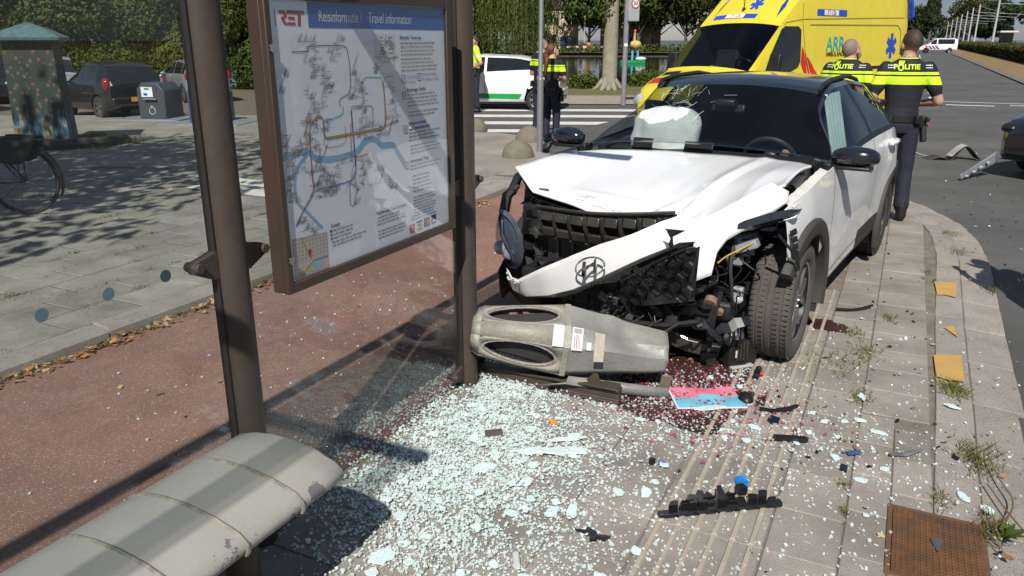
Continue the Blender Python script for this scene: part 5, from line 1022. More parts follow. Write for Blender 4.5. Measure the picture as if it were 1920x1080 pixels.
for sg in (1, -1):
    for x in (0, -2.9): wheel(pv, x, sg * .84, .32, .32, .2, sg)
    for k, m_ in enumerate((mRedRef, mBlueRef, mRedRef, mBlueRef)): x = .3 - k * .42; poly_decal('stripe', [(x, .98), (x - .28, .98), (x - .68, .5), (x - .4, .5)], m_, pv, pb_, sg, .01)
b = MB(); b.box((-.95, 0, 1.98), (.2, 1.1, .1)); ob('light_bar', b, mBeacon, pv, bevel=.02)
# a few far vehicles beyond the tram line
for k, (s_, t_, c_, lab) in enumerate(((150, 30, (.6, .6, .6), 'white car far off beyond the tram poles, nearest the road'), (165, 36, (.03, .03, .05), 'dark car far off behind the tram poles'), (140, 38, (.7, .7, .72), 'white car far off at the right edge beyond the hedge'))):
    hatch('distant_car', lab, c_, ST(s_, t_, .03), 26 + 40 * k, 1.1, group='cars far down the road')
# ================================================================== STREET FURNITURE, PLANTS, BACKGROUND
mGalv = M('galvanised_steel', (.36, .38, .40), .42, metal=.7, var=.12, scale=30)
mStone = M('bollard_concrete', (.19, .165, .125), .9, col2=(.13, .12, .085), scale=9, bump=.5, bscale=60)
for (x, y, r, lab) in ((-.69, 15.05, .225, 'weathered concrete hemisphere bollard nearest the zebra crossing'), (.30, 13.4, .25, 'weathered concrete hemisphere bollard at the feet of two officers'), (.09, 11.55, .245, 'weathered concrete hemisphere bollard nearest the crashed car')):
    b = MB(); b.ball((0, 0, -.02), (r, r, r * 1.12), 28, 12, half=True); tag(ob('bollard', b, mStone, loc=(x, y, .06), rot=(0, 0, x * 3)), lab, 'bollard', 'hemisphere bollards on the corner')
lp_ = thing('sign_pole', 'thin galvanised pole with a blue sign in front of two officers', 'pole', (.43, 12.1, .06))
b = MB(); b.tube([(0, 0, -.1), (0, 0, 1.08)], .048, 16); ob('lower_pole', b, mGalv, lp_); b = MB(); b.tube([(0, 0, 1.08), (0, 0, 1.12), (0, 0, 3.2)], [.045, .036, .034], 16); ob('upper_pole', b, mGalv, lp_)
b = MB(); b.tube([(0, -.045, 2.62), (0, -.055, 2.62)], .3, 32); ob('sign_plate', b, M('blue_sign', (.02, .08, .4), .4), lp_)
sp_ = thing('speed_sign', 'grey pole with a box sign showing 30 in a red ring', 'road sign', (3.11, 22.2, -.04))
b = MB(); b.tube([(0, 0, 0), (0, 0, 3.6)], .07, 16); ob('pole', b, M('grey_pole_paint', (.22, .21, .24), .5), sp_)
b = MB(); b.box((.16, -.0, 2.75), (.34, .16, 1.05), rot=(0, 0, R(24))); bx_ = ob('sign_box', b, M('sign_box_grey', (.36, .37, .38), .5), sp_, bevel=.02)
T = Matrix.Translation((.16, 0, 2.68)) @ Matrix.Rotation(R(24), 4, 'Z') @ Matrix.Translation((.02, -.084, 0)) @ Matrix.Rotation(R(90), 4, 'X')
b = MB(); b.lathe([(.13, 0), (.13, .004)], 32, 0, T); ob('sign_ring', b, mRedRef, bx_, 0); b = MB(); b.lathe([(.098, .004), (.098, .007)], 32, 0, T); ob('sign_face', b, mWhiteS, bx_, 0); b = MB(); b.text('30', .14, T @ Matrix.Translation((0, 0, .009)), 0, bold=.003); ob('sign_digits', b, mInk, bx_, 0)
b = MB(); b.box((0, -.072, 1.62), (.09, .01, .08)); ob('sticker', b, mWhiteS, sp_, 0)
# ---- painted pillar
pil = thing('painted_pillar', 'square street pillar painted with pink flowers and daisies under a green roof', 'pillar', (-7.68, 12.95, .06), R(20)); pil.scale = (.88, .88, 1.02)
m = M('pillar_mural', (.035, .055, .042), .7, col2=(.018, .03, .026), scale=6); nt = m.node_tree; L = nt.links; bs = nt.nodes['Principled BSDF']; tc = nd(nt, 'ShaderNodeTexCoord')
vo = nd(nt, 'ShaderNodeTexVoronoi', Scale=11.); L.new(tc.outputs['Object'], vo.inputs['Vector']); r1 = nd(nt, 'ShaderNodeValToRGB'); r1.color_ramp.elements[0].position = .25; r1.color_ramp.elements[0].color = (1, 1, 1, 1); r1.color_ramp.elements[1].position = .36; r1.color_ramp.elements[1].color = (0, 0, 0, 1); L.new(vo.outputs['Distance'], r1.inputs[0])
sx = nd(nt, 'ShaderNodeSeparateXYZ'); L.new(tc.outputs['Object'], sx.inputs[0]); n4 = nd(nt, 'ShaderNodeTexNoise', Scale=5., Detail=4); L.new(tc.outputs['Object'], n4.inputs['Vector'])
az_ = nd(nt, 'ShaderNodeMath', operation='MULTIPLY_ADD'); az_.inputs[1].default_value = .45; L.new(n4.outputs[0], az_.inputs[0]); L.new(sx.outputs[2], az_.inputs[2]); r2_ = nd(nt, 'ShaderNodeValToRGB'); r2_.color_ramp.elements[0].position = .72; r2_.color_ramp.elements[1].position = .8; L.new(az_.outputs[0], r2_.inputs[0])
n5 = nd(nt, 'ShaderNodeTexNoise', Scale=13., Detail=3); mp5 = nd(nt, 'ShaderNodeMapping'); mp5.inputs['Scale'].default_value = (1, 1, .35); L.new(tc.outputs['Object'], mp5.inputs[0]); L.new(mp5.outputs[0], n5.inputs['Vector']); r3 = nd(nt, 'ShaderNodeValToRGB'); cr_ = r3.color_ramp
for p_, c_ in ((.36, (.03, .03, .02)), (.46, (.035, .11, .17)), (.52, (.06, .17, .23)), (.56, (.3, .29, .25)), (.62, (.18, .12, .03)), (.7, (.1, .1, .06))): e = cr_.elements.new(p_); e.color = c4(c_)
L.new(n5.outputs[0], r3.inputs[0]); m1 = nd(nt, 'ShaderNodeMixRGB'); m1.inputs[2].default_value = (.16, .085, .08, 1); L.new(bs.inputs['Base Color'].links[0].from_socket, m1.inputs[1]); L.new(r1.outputs[0], m1.inputs[0])
m2 = nd(nt, 'ShaderNodeMixRGB'); L.new(r2_.outputs[0], m2.inputs[0]); L.new(r3.outputs[0], m2.inputs[1]); L.new(m1.outputs[0], m2.inputs[2]); L.new(m2.outputs[0], bs.inputs['Base Color'])
b = MB(); b.loft([[(-.42 * k, -.42 * k, z), (.42 * k, -.42 * k, z), (.42 * k, .42 * k, z), (-.42 * k, .42 * k, z)] for k, z in ((1.1, 0), (1.06, .1), (.98, 1.0), (.95, 1.58))]); ob('shaft', b, m, pil, 30, bevel=.015)
b = MB(); b.loft([[(-k, -k, z), (k, -k, z), (k, k, z), (-k, k, z)] for k, z in ((.44, 1.57), (.55, 1.62), (.56, 1.66), (.30, 1.78), (.02, 1.88))]); ob('pyramid_roof', b, M('verdigris_roof', (.10, .19, .19), .7, col2=(.06, .10, .11), scale=7, bump=.4), pil, 25)
b = MB(); b.tube(cr([(-.9, -.75, .05), (.2, -.85, .07), (1.0, -.6, .06), (1.35, -.1, .03)], 6), .09, 8); ob('planter_edge', b, M('dark_stone_edge', (.05, .05, .045), .8, var=.2), pil)
# ---- underground waste containers
def container(lab, loc, rz, col, blue=False):
    t = thing('waste_container', lab, 'container', loc, rz, 'underground waste containers'); m_ = M('container_%d' % int(blue), col, .5, var=.1)
    b = MB(); b.box((0, 0, .02), (1.9, 1.5, .03)); ob('floor_plate', b, M('steel_tread_plate', (.30, .33, .36), .5, metal=.3, var=.15, bump=.4, bscale=70), t, bevel=.008)
    b = MB(); b.prism([(-.36, .035), (.36, .035), (.36, .78), (.2, .98), (-.22, .98), (-.36, .82)], -.4, .4, axis='y'); bo = ob('column', b, m_, t, bevel=.03)
    b = MB(); b.add([(-.37, -.18, .55), (-.37, .18, .55), (-.37, .18, .8), (-.37, -.18, .8)], [(0, 1, 2, 3)]); ob('inlet_door', b, mBlackP, t, 0)
    b = MB(); b.box((-.08, -.407, .74), (.3, .01, .26)); b.box((-.08, -.41, .82), (.12, .012, .05), 1); b.box((-.12, -.411, .68), (.1, .012, .06), 2); ob('info_sticker', b, [mWhiteS, mGreenS, mBlueRef], t, 0)
    b = MB(); b.box((.0, -.44, .55), (.34, .08, .03), rot=(R(-18), 0, 0)); ob('handle_flap', b, mGalv, t, bevel=.01)
    b = MB(); T2 = Matrix.Translation((0, -.406, .24)) @ Matrix.Rotation(R(90), 4, 'X')
    for k in range(14): a0, a1 = 2 * math.pi * k / 14, 2 * math.pi * (k + 1) / 14; b.tube([(.08 * math.cos(a0), .09 * math.sin(a0), 0), (.08 * math.cos(a1), .09 * math.sin(a1), 0)], .007, 4, T=T2)
    b.tube([(0, .09, 0), (-.03, .14, 0)], .008, 4, T=T2); b.tube([(0, .09, 0), (.04, .13, 0)], .008, 4, T=T2); ob('bag_symbol', b, mWhiteS, t, 0)
    b = MB(); b.tube([(.1, 0, .98), (.1, 0, 1.12)], .03, 8); b.ball((.1, 0, 1.14), .05); ob('lifting_eye', b, mGalv, t); return t
container('dark grey waste container with white sticker beside the black hatchback', (-7.75, 17.5, .05), R(-8), (.055, .065, .075)).scale = (.88, .88, .8); container('blue waste container half hidden by the shelter post', (-6.3, 16.6, .05), R(-8), (.03, .075, .17), True).scale = (.9, .9, .8)
# ------------------------------------------------------------------ foliage helpers
def leafM(name, c1, c2, tr=.3): return M(name, c1, .6, col2=tuple(x * .75 for x in c2), scale=1.3, isl=.5, transl=tr, spec=.3)
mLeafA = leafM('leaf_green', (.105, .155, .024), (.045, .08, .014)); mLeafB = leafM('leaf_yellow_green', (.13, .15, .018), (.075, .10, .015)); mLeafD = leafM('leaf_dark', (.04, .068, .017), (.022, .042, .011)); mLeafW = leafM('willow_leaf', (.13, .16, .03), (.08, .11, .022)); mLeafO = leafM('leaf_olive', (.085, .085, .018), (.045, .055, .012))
mBark = M('bark', (.12, .10, .08), .9, var=.3, scale=8, bump=.6, bscale=20); mBarkP = M('plane_bark', (.30, .28, .22), .85, col2=(.2, .18, .13), scale=5, bump=.4, bscale=14)
def leaves(mb, blobs, n, size, rn, hollow=.45, mi=0, flatz=1.):
    vol = [bb[3] * bb[4] * bb[5] for bb in blobs]; tot = sum(vol)
    for bb, v_ in zip(blobs, vol):
        cnt = int(n * v_ / tot)
        for k in range(cnt):
            d = Vector((rn.gauss(0, 1), rn.gauss(0, 1), rn.gauss(0, 1))).normalized(); r = lerp(hollow, 1.02, rn.random() ** .5) * (1 + .10 * math.sin(d.x * 7 + bb[0]) * math.sin(d.y * 6 + d.z * 5))
            c = V(bb[0] + d.x * bb[3] * r, bb[1] + d.y * bb[4] * r, bb[2] + d.z * bb[5] * r)
            if c.z < .05: continue
            nrm = (d + Vector((rn.gauss(0, .6), rn.gauss(0, .6), rn.gauss(.3, .6)))).normalized(); a = nrm.orthogonal().normalized(); a = Matrix.Rotation(rn.uniform(0, 6.28), 3, nrm) @ a; c2 = nrm.cross(a); s_ = size * rn.uniform(.6, 1.35)
            mb.add([c - a * s_, c + c2 * s_ * .5 - nrm * s_ * .15, c + a * s_, c - c2 * s_ * .5 - nrm * s_ * .15], [(0, 1, 2), (0, 2, 3)], mi)
def tree(name, lab, loc, h, cw, leafm, n=6000, size=.25, trunk_h=None, tr=.2, seed=1, group=None, nb=7, low=.25, bark=None, crown_me=None, cat='tree', squash=1., bs=1.):
    rn = random.Random(seed); t = thing(name, lab, cat, loc, rn.uniform(0, 6.28), group); th = trunk_h or h * .45
    b = MB(); b.tube([(0, 0, -.1), (.02, 0, .25), (.03 * rn.uniform(-1, 1), .02, th * .5), (.1 * rn.uniform(-1, 1), .1 * rn.uniform(-1, 1), th), (.2 * rn.uniform(-1, 1), .2, h * .85)], [tr * 1.5, tr * 1.05, tr * .95, tr * .75, tr * .15], 10)
    for k in range(6):
        a = 2 * math.pi * k / 6 + rn.random(); z0 = th * rn.uniform(.6, 1.1); l = cw * rn.uniform(.5, .85); b.tube([(0, 0, z0), (math.cos(a) * l * .5, math.sin(a) * l * .5, z0 + h * .14), (math.cos(a) * l, math.sin(a) * l, z0 + h * .3)], [tr * .45, tr * .3, tr * .08], 6)
    ob('trunk', b, bark or mBark, t)
    if crown_me is None:
        bl = []
        for k in range(nb):
            a = 2 * math.pi * k / nb * 2.4 + rn.random(); rr = cw * rn.uniform(.25, .62); z = lerp(h * (low + .18), h * .88, (k + .5) / nb); s_ = bs * cw * rn.uniform(.34, .6) * (1.1 - .4 * abs((z / h) - .55)); bl.append((rr * math.cos(a), rr * math.sin(a), z, s_, s_, s_ * .72 * squash))
        bl.append((0, 0, h * .62, cw * .62, cw * .62, h * .3)) if bs == 1 else bl.append((0, 0, h * .4, cw * .5, cw * .5, h * .36)); mb = MB(); leaves(mb, bl, n, size, rn); crown_me = mb.mesh('crown', leafm, 0, False)
    link('crown', crown_me, t); return t, crown_me
# dense wood behind the parked cars
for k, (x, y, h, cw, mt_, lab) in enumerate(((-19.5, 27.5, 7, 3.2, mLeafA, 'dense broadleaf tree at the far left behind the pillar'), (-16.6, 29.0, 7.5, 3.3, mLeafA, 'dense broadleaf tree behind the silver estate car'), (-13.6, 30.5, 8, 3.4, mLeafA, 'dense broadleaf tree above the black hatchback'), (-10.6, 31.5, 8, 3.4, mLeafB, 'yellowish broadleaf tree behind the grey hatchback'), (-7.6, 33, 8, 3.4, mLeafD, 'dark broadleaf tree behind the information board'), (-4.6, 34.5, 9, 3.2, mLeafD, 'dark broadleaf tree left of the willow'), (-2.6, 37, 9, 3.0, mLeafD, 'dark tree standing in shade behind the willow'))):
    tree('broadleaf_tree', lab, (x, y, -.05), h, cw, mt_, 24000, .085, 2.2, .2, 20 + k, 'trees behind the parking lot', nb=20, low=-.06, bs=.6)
# hedge of undergrowth closing the wood
for k in range(7):
    x = -20 + k * 2.7; y = 26.9 + k * .75; rn = random.Random(60 + k); mb = MB(); leaves(mb, [(rn.uniform(-.4, .4), 0, .8, 1.5, .9, 1.0), (rn.uniform(-1.2, 1.2), .4, 1.6, 1.1, .8, .9), (rn.uniform(-1.2, 1.2), .6, 2.4, 1.2, .8, .9)], 9000, .07, rn, .5)
    t = thing('undergrowth_bush', ('leafy bush at the far left edge behind the lot', 'leafy bush second from the left edge behind the lot', 'leafy bush behind the silver estate', 'leafy bush behind the small black hatchback', 'leafy bush left of the grey hatchback', 'leafy bush behind the grey hatchback', 'leafy bush seen beside the shelter post')[k], 'bush', (x, y, -.05), 0, 'bushes behind the lot'); ob('foliage', mb, mLeafA if k % 3 else mLeafB, t, 0, recalc=False)
    b = MB()
    for q in range(4): b.tube([(rn.uniform(-.5, .5), 0, 0), (rn.uniform(-.9, .9), .2, 1.6)], [.04, .015], 5)
    ob('stems', b, mBark, t)
# willow
wl_ = thing('willow_tree', 'weeping willow with hanging strands beside the pond', 'tree', (.2, 34.6, -.05)); rn = random.Random(4)
b = MB(); b.tube([(0, 0, 0), (.1, 0, 3), (0, 0, 6)], [.35, .28, .1], 10); ob('trunk', b, mBark, wl_)
mb = MB()
for k in range(520):
    a = rn.uniform(0, 2 * math.pi); r = 3.0 * rn.random() ** .5; x, y = r * math.cos(a) - 1.0, r * math.sin(a) * .8; z = 7.2 - .22 * r * r; zb_ = rn.uniform(.8, 1.7) + .4 * abs(math.sin(x * 3))
    while z > zb_:
        dx = .02 * math.sin(z * 5 + a * 3); l = rn.uniform(.10, .17); ang = rn.uniform(0, 6.28); c, s_ = math.cos(ang), math.sin(ang); mb.add([(x + dx, y, z), (x + dx + c * .04, y + s_ * .04, z - l * .5), (x + dx + c * .05, y + s_ * .05, z - l), (x + dx - s_ * .015, y + c * .015, z - l * .55)], [(0, 1, 2), (0, 2, 3)]); z -= l * .75
ob('hanging_foliage', mb, mLeafW, wl_, 0, recalc=False)
# plane tree at the pond
pt, _ = tree('plane_tree', 'pale grey plane tree trunk on the grass bank by the pond', (3.6, 29.7, -.05), 11, 3.6, mLeafB, 5000, .16, 5.2, .27, 77, None, nb=8, low=.5, bark=mBarkP)
mb = MB(); leaves(mb, [(.05, -.3, 2.6, .35, .25, .5), (-.1, -.28, 2.2, .2, .2, .3), (.2, -.3, 3.2, .5, .3, .4)], 90, .1, rn, .2); ob('trunk_shoots', mb, mLeafB, pt, 0, recalc=False)
b = MB()
for k in range(7): a = 2 * math.pi * k / 7; b.tube([(.2 * math.cos(a), .2 * math.sin(a), .35), (.42 * math.cos(a), .42 * math.sin(a), .08), (.62 * math.cos(a), .62 * math.sin(a), -.03)], [.12, .1, .04], 6)
ob('roots', b, mBarkP, pt)
# trees out of view on the left that throw the dappled shade on the pavement
_, crm = tree('street_tree', 'street tree out of view left of the shelter shading the pavement', (-8.6, 3.6, .06), 8.2, 2.9, mLeafA, 2600, .14, 3.6, .16, 91, 'street trees shading the pavement', nb=7, low=.36)
tree('street_tree', 'street tree out of view nearest the camera shading the near pavement', (-7.3, 1.7, .06), 7.2, 2.2, mLeafA, 0, .15, 3.2, .15, 94, 'street trees shading the pavement', crown_me=crm)
tree('street_tree', 'street tree out of view farthest left shading the pavement', (-10.9, 3.4, .06), 7.9, 2.4, mLeafA, 0, .15, 3.4, .15, 93, 'street trees shading the pavement', crown_me=crm)
tree('street_tree', 'street tree out of view behind the first, shading the far pavement', (-6.2, 5.6, .06), 7.6, 2.3, mLeafA, 0, .15, 3.4, .15, 92, 'street trees shading the pavement', crown_me=crm)
# far side of the pond
cms = []
for k in range(3): pass
lab_far = ['first', 'second', 'third', 'fourth', 'fifth', 'sixth', 'seventh', 'eighth', 'ninth', 'tenth', 'eleventh']
cm = None
for k, (x, y, h, cw, tm) in enumerate(((-14, 124, 13, 6.5, 0), (-4, 128, 14, 6.5, 1), (2.5, 120, 11, 4.2, 1), (11.5, 121, 12, 5, 0), (18.5, 119, 13, 5.5, 0), (25, 117, 13, 6, 1), (31, 115, 14, 6.5, 2), (38, 116, 14, 6.5, 2), (46, 118, 15, 7, 2), (10, 138, 17, 8, 2), (24, 136, 17, 8, 2))):
    tree('far_tree', 'leafy tree on the far bank of the pond, %s from the left' % lab_far[k], (x, y, -.05), h, cw, (mLeafA, mLeafO, mLeafD)[tm], 5200, .34, 2.8, .25, 120 + k, 'trees on the far bank', nb=9, low=.16 if k not in (2, 3) else .24)
for k in range(12):
    rn = random.Random(300 + k); mb = MB(); leaves(mb, [(0, 0, .5, 2.6, 1, .8)], 260, .22, rn, .3); tag(ob('bank_bush', mb, mLeafB if k % 2 else mLeafA, None, 0, loc=(-10 + k * 4.2, 116.8 - .25 * k * k * .25, -.05), recalc=False), 'low green bush on the far waterline of the pond, %s from the left' % (lab_far + ['twelfth'])[k], 'bush', 'bushes on the far waterline')
mWallC = M('cream_wall', (.5, .42, .3), .8, var=.1); mWallW = M('white_wall', (.6, .6, .6), .7, var=.08); mWallB = M('pink_brick_wall', (.36, .22, .17), .85, var=.15, scale=3); mRoofT = M('dark_roof_tiles', (.06, .05, .05), .8, var=.2); mDoorB = M('blue_door', (.02, .05, .18), .5)
def house(lab, loc, wd, dp, h, wall, roofh, wins, doors, rz=0):
    t = thing('terraced_house', lab, 'house', loc, rz); b = MB(); b.box((0, dp / 2, h / 2), (wd, dp, h)); ob('wall', b, wall, t); b = MB(); b.prism([(-.3, h), (dp + .3, h), (dp / 2, h + roofh)], -wd / 2 - .2, wd / 2 + .2, axis='x'); ob('roof', b, mRoofT, t)
    for x, z, ww, hh in wins: b = MB(); b.box((x, -.03, z), (ww + .16, .08, hh + .16)); f = ob('window', b, mWallW, t); b = MB(); b.box((x, -.07, z), (ww, .04, hh)); ob('pane', b, mDarkGlass, f); b = MB(); b.box((x, -.1, z), (.06, .04, hh)); ob('mullion', b, mWallW, f)
    for x, ww, m_ in doors: b = MB(); b.box((x, -.04, 1.05), (ww, .1, 2.1)); ob('door', b, m_, t)
    return t
house('cream and white house with balcony windows across the pond', (6.6, 127, 0), 7.5, 8, 6.2, mWallC, 2.5, [(-1.9, 1.6, .9, 1.8), (-.3, 1.5, 1.4, 2.0), (-1.9, 4.3, .9, 1.2), (-.2, 4.4, 1.3, 1.1), (2.6, 4.3, 1.2, 1.2)], [(1.5, 1.1, mDoorB), (2.9, 1.1, M('grey_blue_door', (.12, .16, .22), .5))], R(-4))
house('pink brick house half hidden behind far bank trees', (18.5, 126, 0), 9, 8, 6.0, mWallB, 2.4, [(-2.6, 1.5, 1.6, 1.2), (.2, 1.5, 1.6, 1.2), (2.8, 1.5, 1.2, 1.2), (-2.6, 4.2, 1.4, 1.2), (.2, 4.2, 1.4, 1.2), (2.8, 4.2, 1.2, 1.2)], [(-1.2, 1.0, mWallW)], R(-4))
b = MB(); b.tube([(0, 0, 0), (0, 0, 5)], .1, 8); tag(ob('lamp_post', b, M('pale_post', (.4, .4, .38), .5), loc=(10.6, 119, 0)), 'pale post standing on the far bank by the houses', 'post')
# red-white barrier on the far bank
br = thing('road_barrier', 'red and white barrier with an orange lamp on the far bank', 'barrier', (10.6, 117.5, -.05)); b = MB(); 
for k in range(9): b = MB(); b.box((-2.4 + k * .6, 0, .75), (.56, .06, .22)); ob('board', b, mRedRef if k % 2 else mWhiteS, br, 0)
b = MB(); b.box((.4, 0, 1.15), (.7, .1, .4)); ob('orange_sign', b, M('orange_sign', (.75, .28, .01), .5), br, 0); b = MB(); b.tube([(-2, 0, 0), (-2, 0, .9)], .04, 6); ob('foot', b, mGalv, br); b = MB(); b.tube([(2, 0, 0), (2, 0, .9)], .04, 6); ob('foot', b, mGalv, br)
# bird sculpture on a little raft
bird = thing('bird_sculpture', 'yellow long necked bird sculpture on blue legs on a green raft', 'sculpture', (11.9, 79.5, -.55))
b = MB(); b.loft([[(x, -.45 * k, .02), (x, .45 * k, .02), (x, .5 * k, .32), (x, -.5 * k, .32)] for x, k in ((-1.2, .7), (-.4, 1), (.5, 1), (1.2, .6))]); ob('raft', b, M('raft_green', (.02, .3, .1), .5), bird); b = MB(); b.ball((.8, 0, .45), (.55, .3, .2)); ob('raft_cushion', b, mWallW, bird)
for x in (-.05, .48): b = MB(); b.tube([(x, 0, .3), (x, 0, 1.35)], .11, 8); ob('leg', b, M('leg_blue', (.12, .38, .62), .5), bird)
b = MB(); b.ball((.2, 0, 1.75), (.52, .5, .45)); b.ball((-.05, -.2, 1.8), (.32, .3, .34)); b.ball((.42, -.2, 1.8), (.32, .3, .34)); ob('body', b, M('bird_yellow', (.5, .38, .12), .6, var=.15), bird); b = MB(); b.tube([(.1, 0, 2.1), (.1, 0, 2.7), (.12, 0, 3.0)], [.14, .09, .09], 8); ob('neck', b, M('bird_neck', (.55, .36, .16), .6), bird); b = MB(); b.ball((.12, 0, 3.05), (.13, .16, .14)); ob('head', b, M('bird_pink', (.65, .12, .18), .5), bird)
# near bank growth
mb = MB(); rn = random.Random(9)
for k in range(5000):
    u = rn.random(); i = rn.randrange(2, 6); p, q = POND[i], POND[i + 1]; x = lerp(p[0], q[0], u) + rn.gauss(.6, .8); y = lerp(p[1], q[1], u) - abs(rn.gauss(.2, .8)); h = rn.uniform(.0, .1) * (1.6 if rn.random() < .1 else 1); a = rn.uniform(0, 6.28); mb.add([(x, y, -.05), (x + .05 * math.cos(a), y + .05 * math.sin(a), -.05), (x + rn.gauss(0, .1), y + rn.gauss(0, .1), h)], [(0, 1, 2)])
tag(ob('bank_grass', mb, mLeafB, None, 0, recalc=False), 'long grass along the near edge of the pond', 'grass', kind='stuff')
for (x, y, r, lab) in ((2.75, 30.2, .5, 'low green shrub left of the plane tree'), (5.2, 31.6, .55, 'low green shrub right of the plane tree'), (7.2, 32.6, .5, 'low green shrub behind the speed sign')):
    mb = MB(); leaves(mb, [(0, 0, .3, r * 1.3, r * .8, r * .75)], 420, .075, rn, .1); tag(ob('shrub', mb, mLeafB, None, 0, loc=(x, y, -.05), recalc=False), lab, 'shrub', 'shrubs on the near bank')
# ---- right side: hedges, tram poles and wires, street trees
def hedge(lab, s0, s1, t0, wd, h):
    mb = MB(); rn = random.Random(int(s0)); n = int((s1 - s0) * 60)
    for k in range(n):
        s_ = lerp(s0, s1, rn.random() ** 1.6); face = rn.random(); z = h * rn.random() if face < .6 else h; tt = t0 - wd / 2 if face < .6 else t0 + wd * rn.uniform(-.5, .5); c = ST(s_, tt + rn.gauss(0, .06), z + rn.gauss(0, .05)); a = Vector((rn.gauss(0, 1), rn.gauss(0, 1), rn.gauss(0, 1))).normalized(); q = a.orthogonal().normalized(); sz = rn.uniform(.1, .22); mb.add([c - a * sz, c + q * sz * .5, c + a * sz, c - q * sz * .5], [(0, 1, 2, 3)])
    t = thing('clipped_hedge', lab, 'hedge', (0, 0, 0)); ob('foliage', mb, mLeafO, t, 0, recalc=False); b = MB(); b.box((0, 0, h / 2), (s1 - s0, wd * .92, h * .96)); o = ob('hedge_core', b, M('hedge_core', (.022, .024, .008), .95, var=.4, scale=3, bump=.5), t, loc=ST((s0 + s1) / 2, t0, 0), rot=(0, 0, SANG)); return t
hedge('long clipped hedge along the dry verge', 50, 215, 8.2, 1.6, 1.25); hedge('clipped hedge beyond the first at the right edge', 70, 150, 17.5, 1.6, 1.3)
mPole = M('tram_pole_grey', (.42, .43, .44), .5)
for k, s_ in enumerate((108, 152, 199, 222, 246, 275, 305, 345, 390)):
    t = thing('tram_pole', '%s tram pole from the right beyond the hedge' % ['first', 'second', 'third', 'fourth', 'fifth', 'sixth', 'seventh', 'eighth', 'ninth'][k], 'tram pole', ST(s_, 11, 0), 0, 'tram poles beyond the hedge'); b = MB(); b.tube([(0, 0, 0), (0, 0, 8.8)], [.2, .13], 8); ob('mast', b, mPole, t)
    b = MB(); A = TD * 9 + V(0, 0, 6.6); b.tube([(0, 0, 7.2), tuple(A)], .035, 5); b.tube([(0, 0, 8.4), tuple(TD * 5 + V(0, 0, 6.8))], .02, 4); ob('bracket_arm', b, mPole, t)
for k, s_ in enumerate((95, 118, 140, 165, 190)):
    t = thing('street_mast', '%s grey street mast behind the ambulance' % ['nearest', 'second', 'third', 'fourth', 'farthest'][k], 'mast', ST(s_, -5.4, 0), 0, 'masts left of the far road'); b = MB(); b.tube([(0, 0, 0), (0, 0, 8.5)], [.13, .08], 8); ob('mast', b, mPole, t); b = MB(); b.tube([(0, 0, 8.5), tuple(TD * 1.6 + V(0, 0, 8.8))], .05, 5); ob('arm', b, mPole, t)
for k, (s_, t_) in enumerate(((140, 20), (175, 22), (122, 26), (205, 14))):
    b = MB()
    for q in range(6): b.tube([(0, 0, .25 * q), (0, 0, .25 * q + .25)], .12, 8, mi=q % 2)
    tag(ob('striped_post', b, [mWhiteS, mInk], loc=ST(s_, t_, .02)), ['black and white striped post near the hedge end', 'black and white striped post left of the shelter', 'black and white striped post at the right edge', 'black and white striped post by the far road'][k], 'post', 'striped posts at the tram stop')
t = thing('tram_stop_shelter', 'white roofed tram stop shelter far beyond the hedge', 'shelter', ST(190, 16, 0), SANG); b = MB(); b.box((0, 0, 3.2), (9, 3, .3)); ob('roof', b, mWallW, t); b = MB(); b.box((0, 0, 1.5), (.3, 2.4, 3)); ob('end_wall', b, mDarkGlass, t); b = MB(); b.box((-4, -1.6, 3.0), (.9, .1, .9)); ob('orange_sign', b, MATS['orange_sign'], t)
cmR = None
for k, (s_, t_, h, cw, mt_) in enumerate(((70, -8.5, 12, 4.2, mLeafB), (92, -9, 13, 4.4, mLeafB), (120, -10, 14, 4.6, mLeafB), (165, -11, 14, 4.8, mLeafB))): tree('avenue_tree', '%s yellowish avenue tree left of the far road' % ['nearest', 'second', 'third', 'farthest'][k], ST(s_, t_, -.05), h, cw, mt_, 5000, .3, 3.5, .22, 200 + k, 'avenue trees left of the road', nb=9, low=.1)
for k, (s_, t_, h, cw) in enumerate(((118, 40, 12, 7), (150, 48, 15, 8), (190, 50, 16, 8.5), (235, 48, 17, 9), (285, 46, 18, 10), (350, 44, 20, 11), (330, 24, 14, 8), (430, 22, 20, 13), (470, 2, 18, 13), (470, -22, 20, 13), (400, -20, 18, 12))):
    tree('avenue_tree', 'large dark tree beyond the tram line, %s from the right' % lab_far[k], ST(s_, t_, 0), h, cw, mLeafO if k % 2 else mLeafD, 4200, .42 + .0012 * s_, 4, .3, 240 + k, 'trees beyond the tram line', nb=9, low=.1)
rn = random.Random(8); t = thing('poplar_tree', 'tall narrow dark poplar on the skyline above the far road', 'tree', ST(300, 3.5, 0)); mb = MB(); leaves(mb, [(0, 0, 8 + k * 1.6, 2.6 - .14 * k, 2.6 - .14 * k, 2.0) for k in range(5)], 3000, .5, rn); ob('crown', mb, mLeafD, t, 0, recalc=False); b = MB(); b.tube([(0, 0, 0), (0, 0, 14)], [.4, .1], 8); ob('trunk', b, mBark, t)
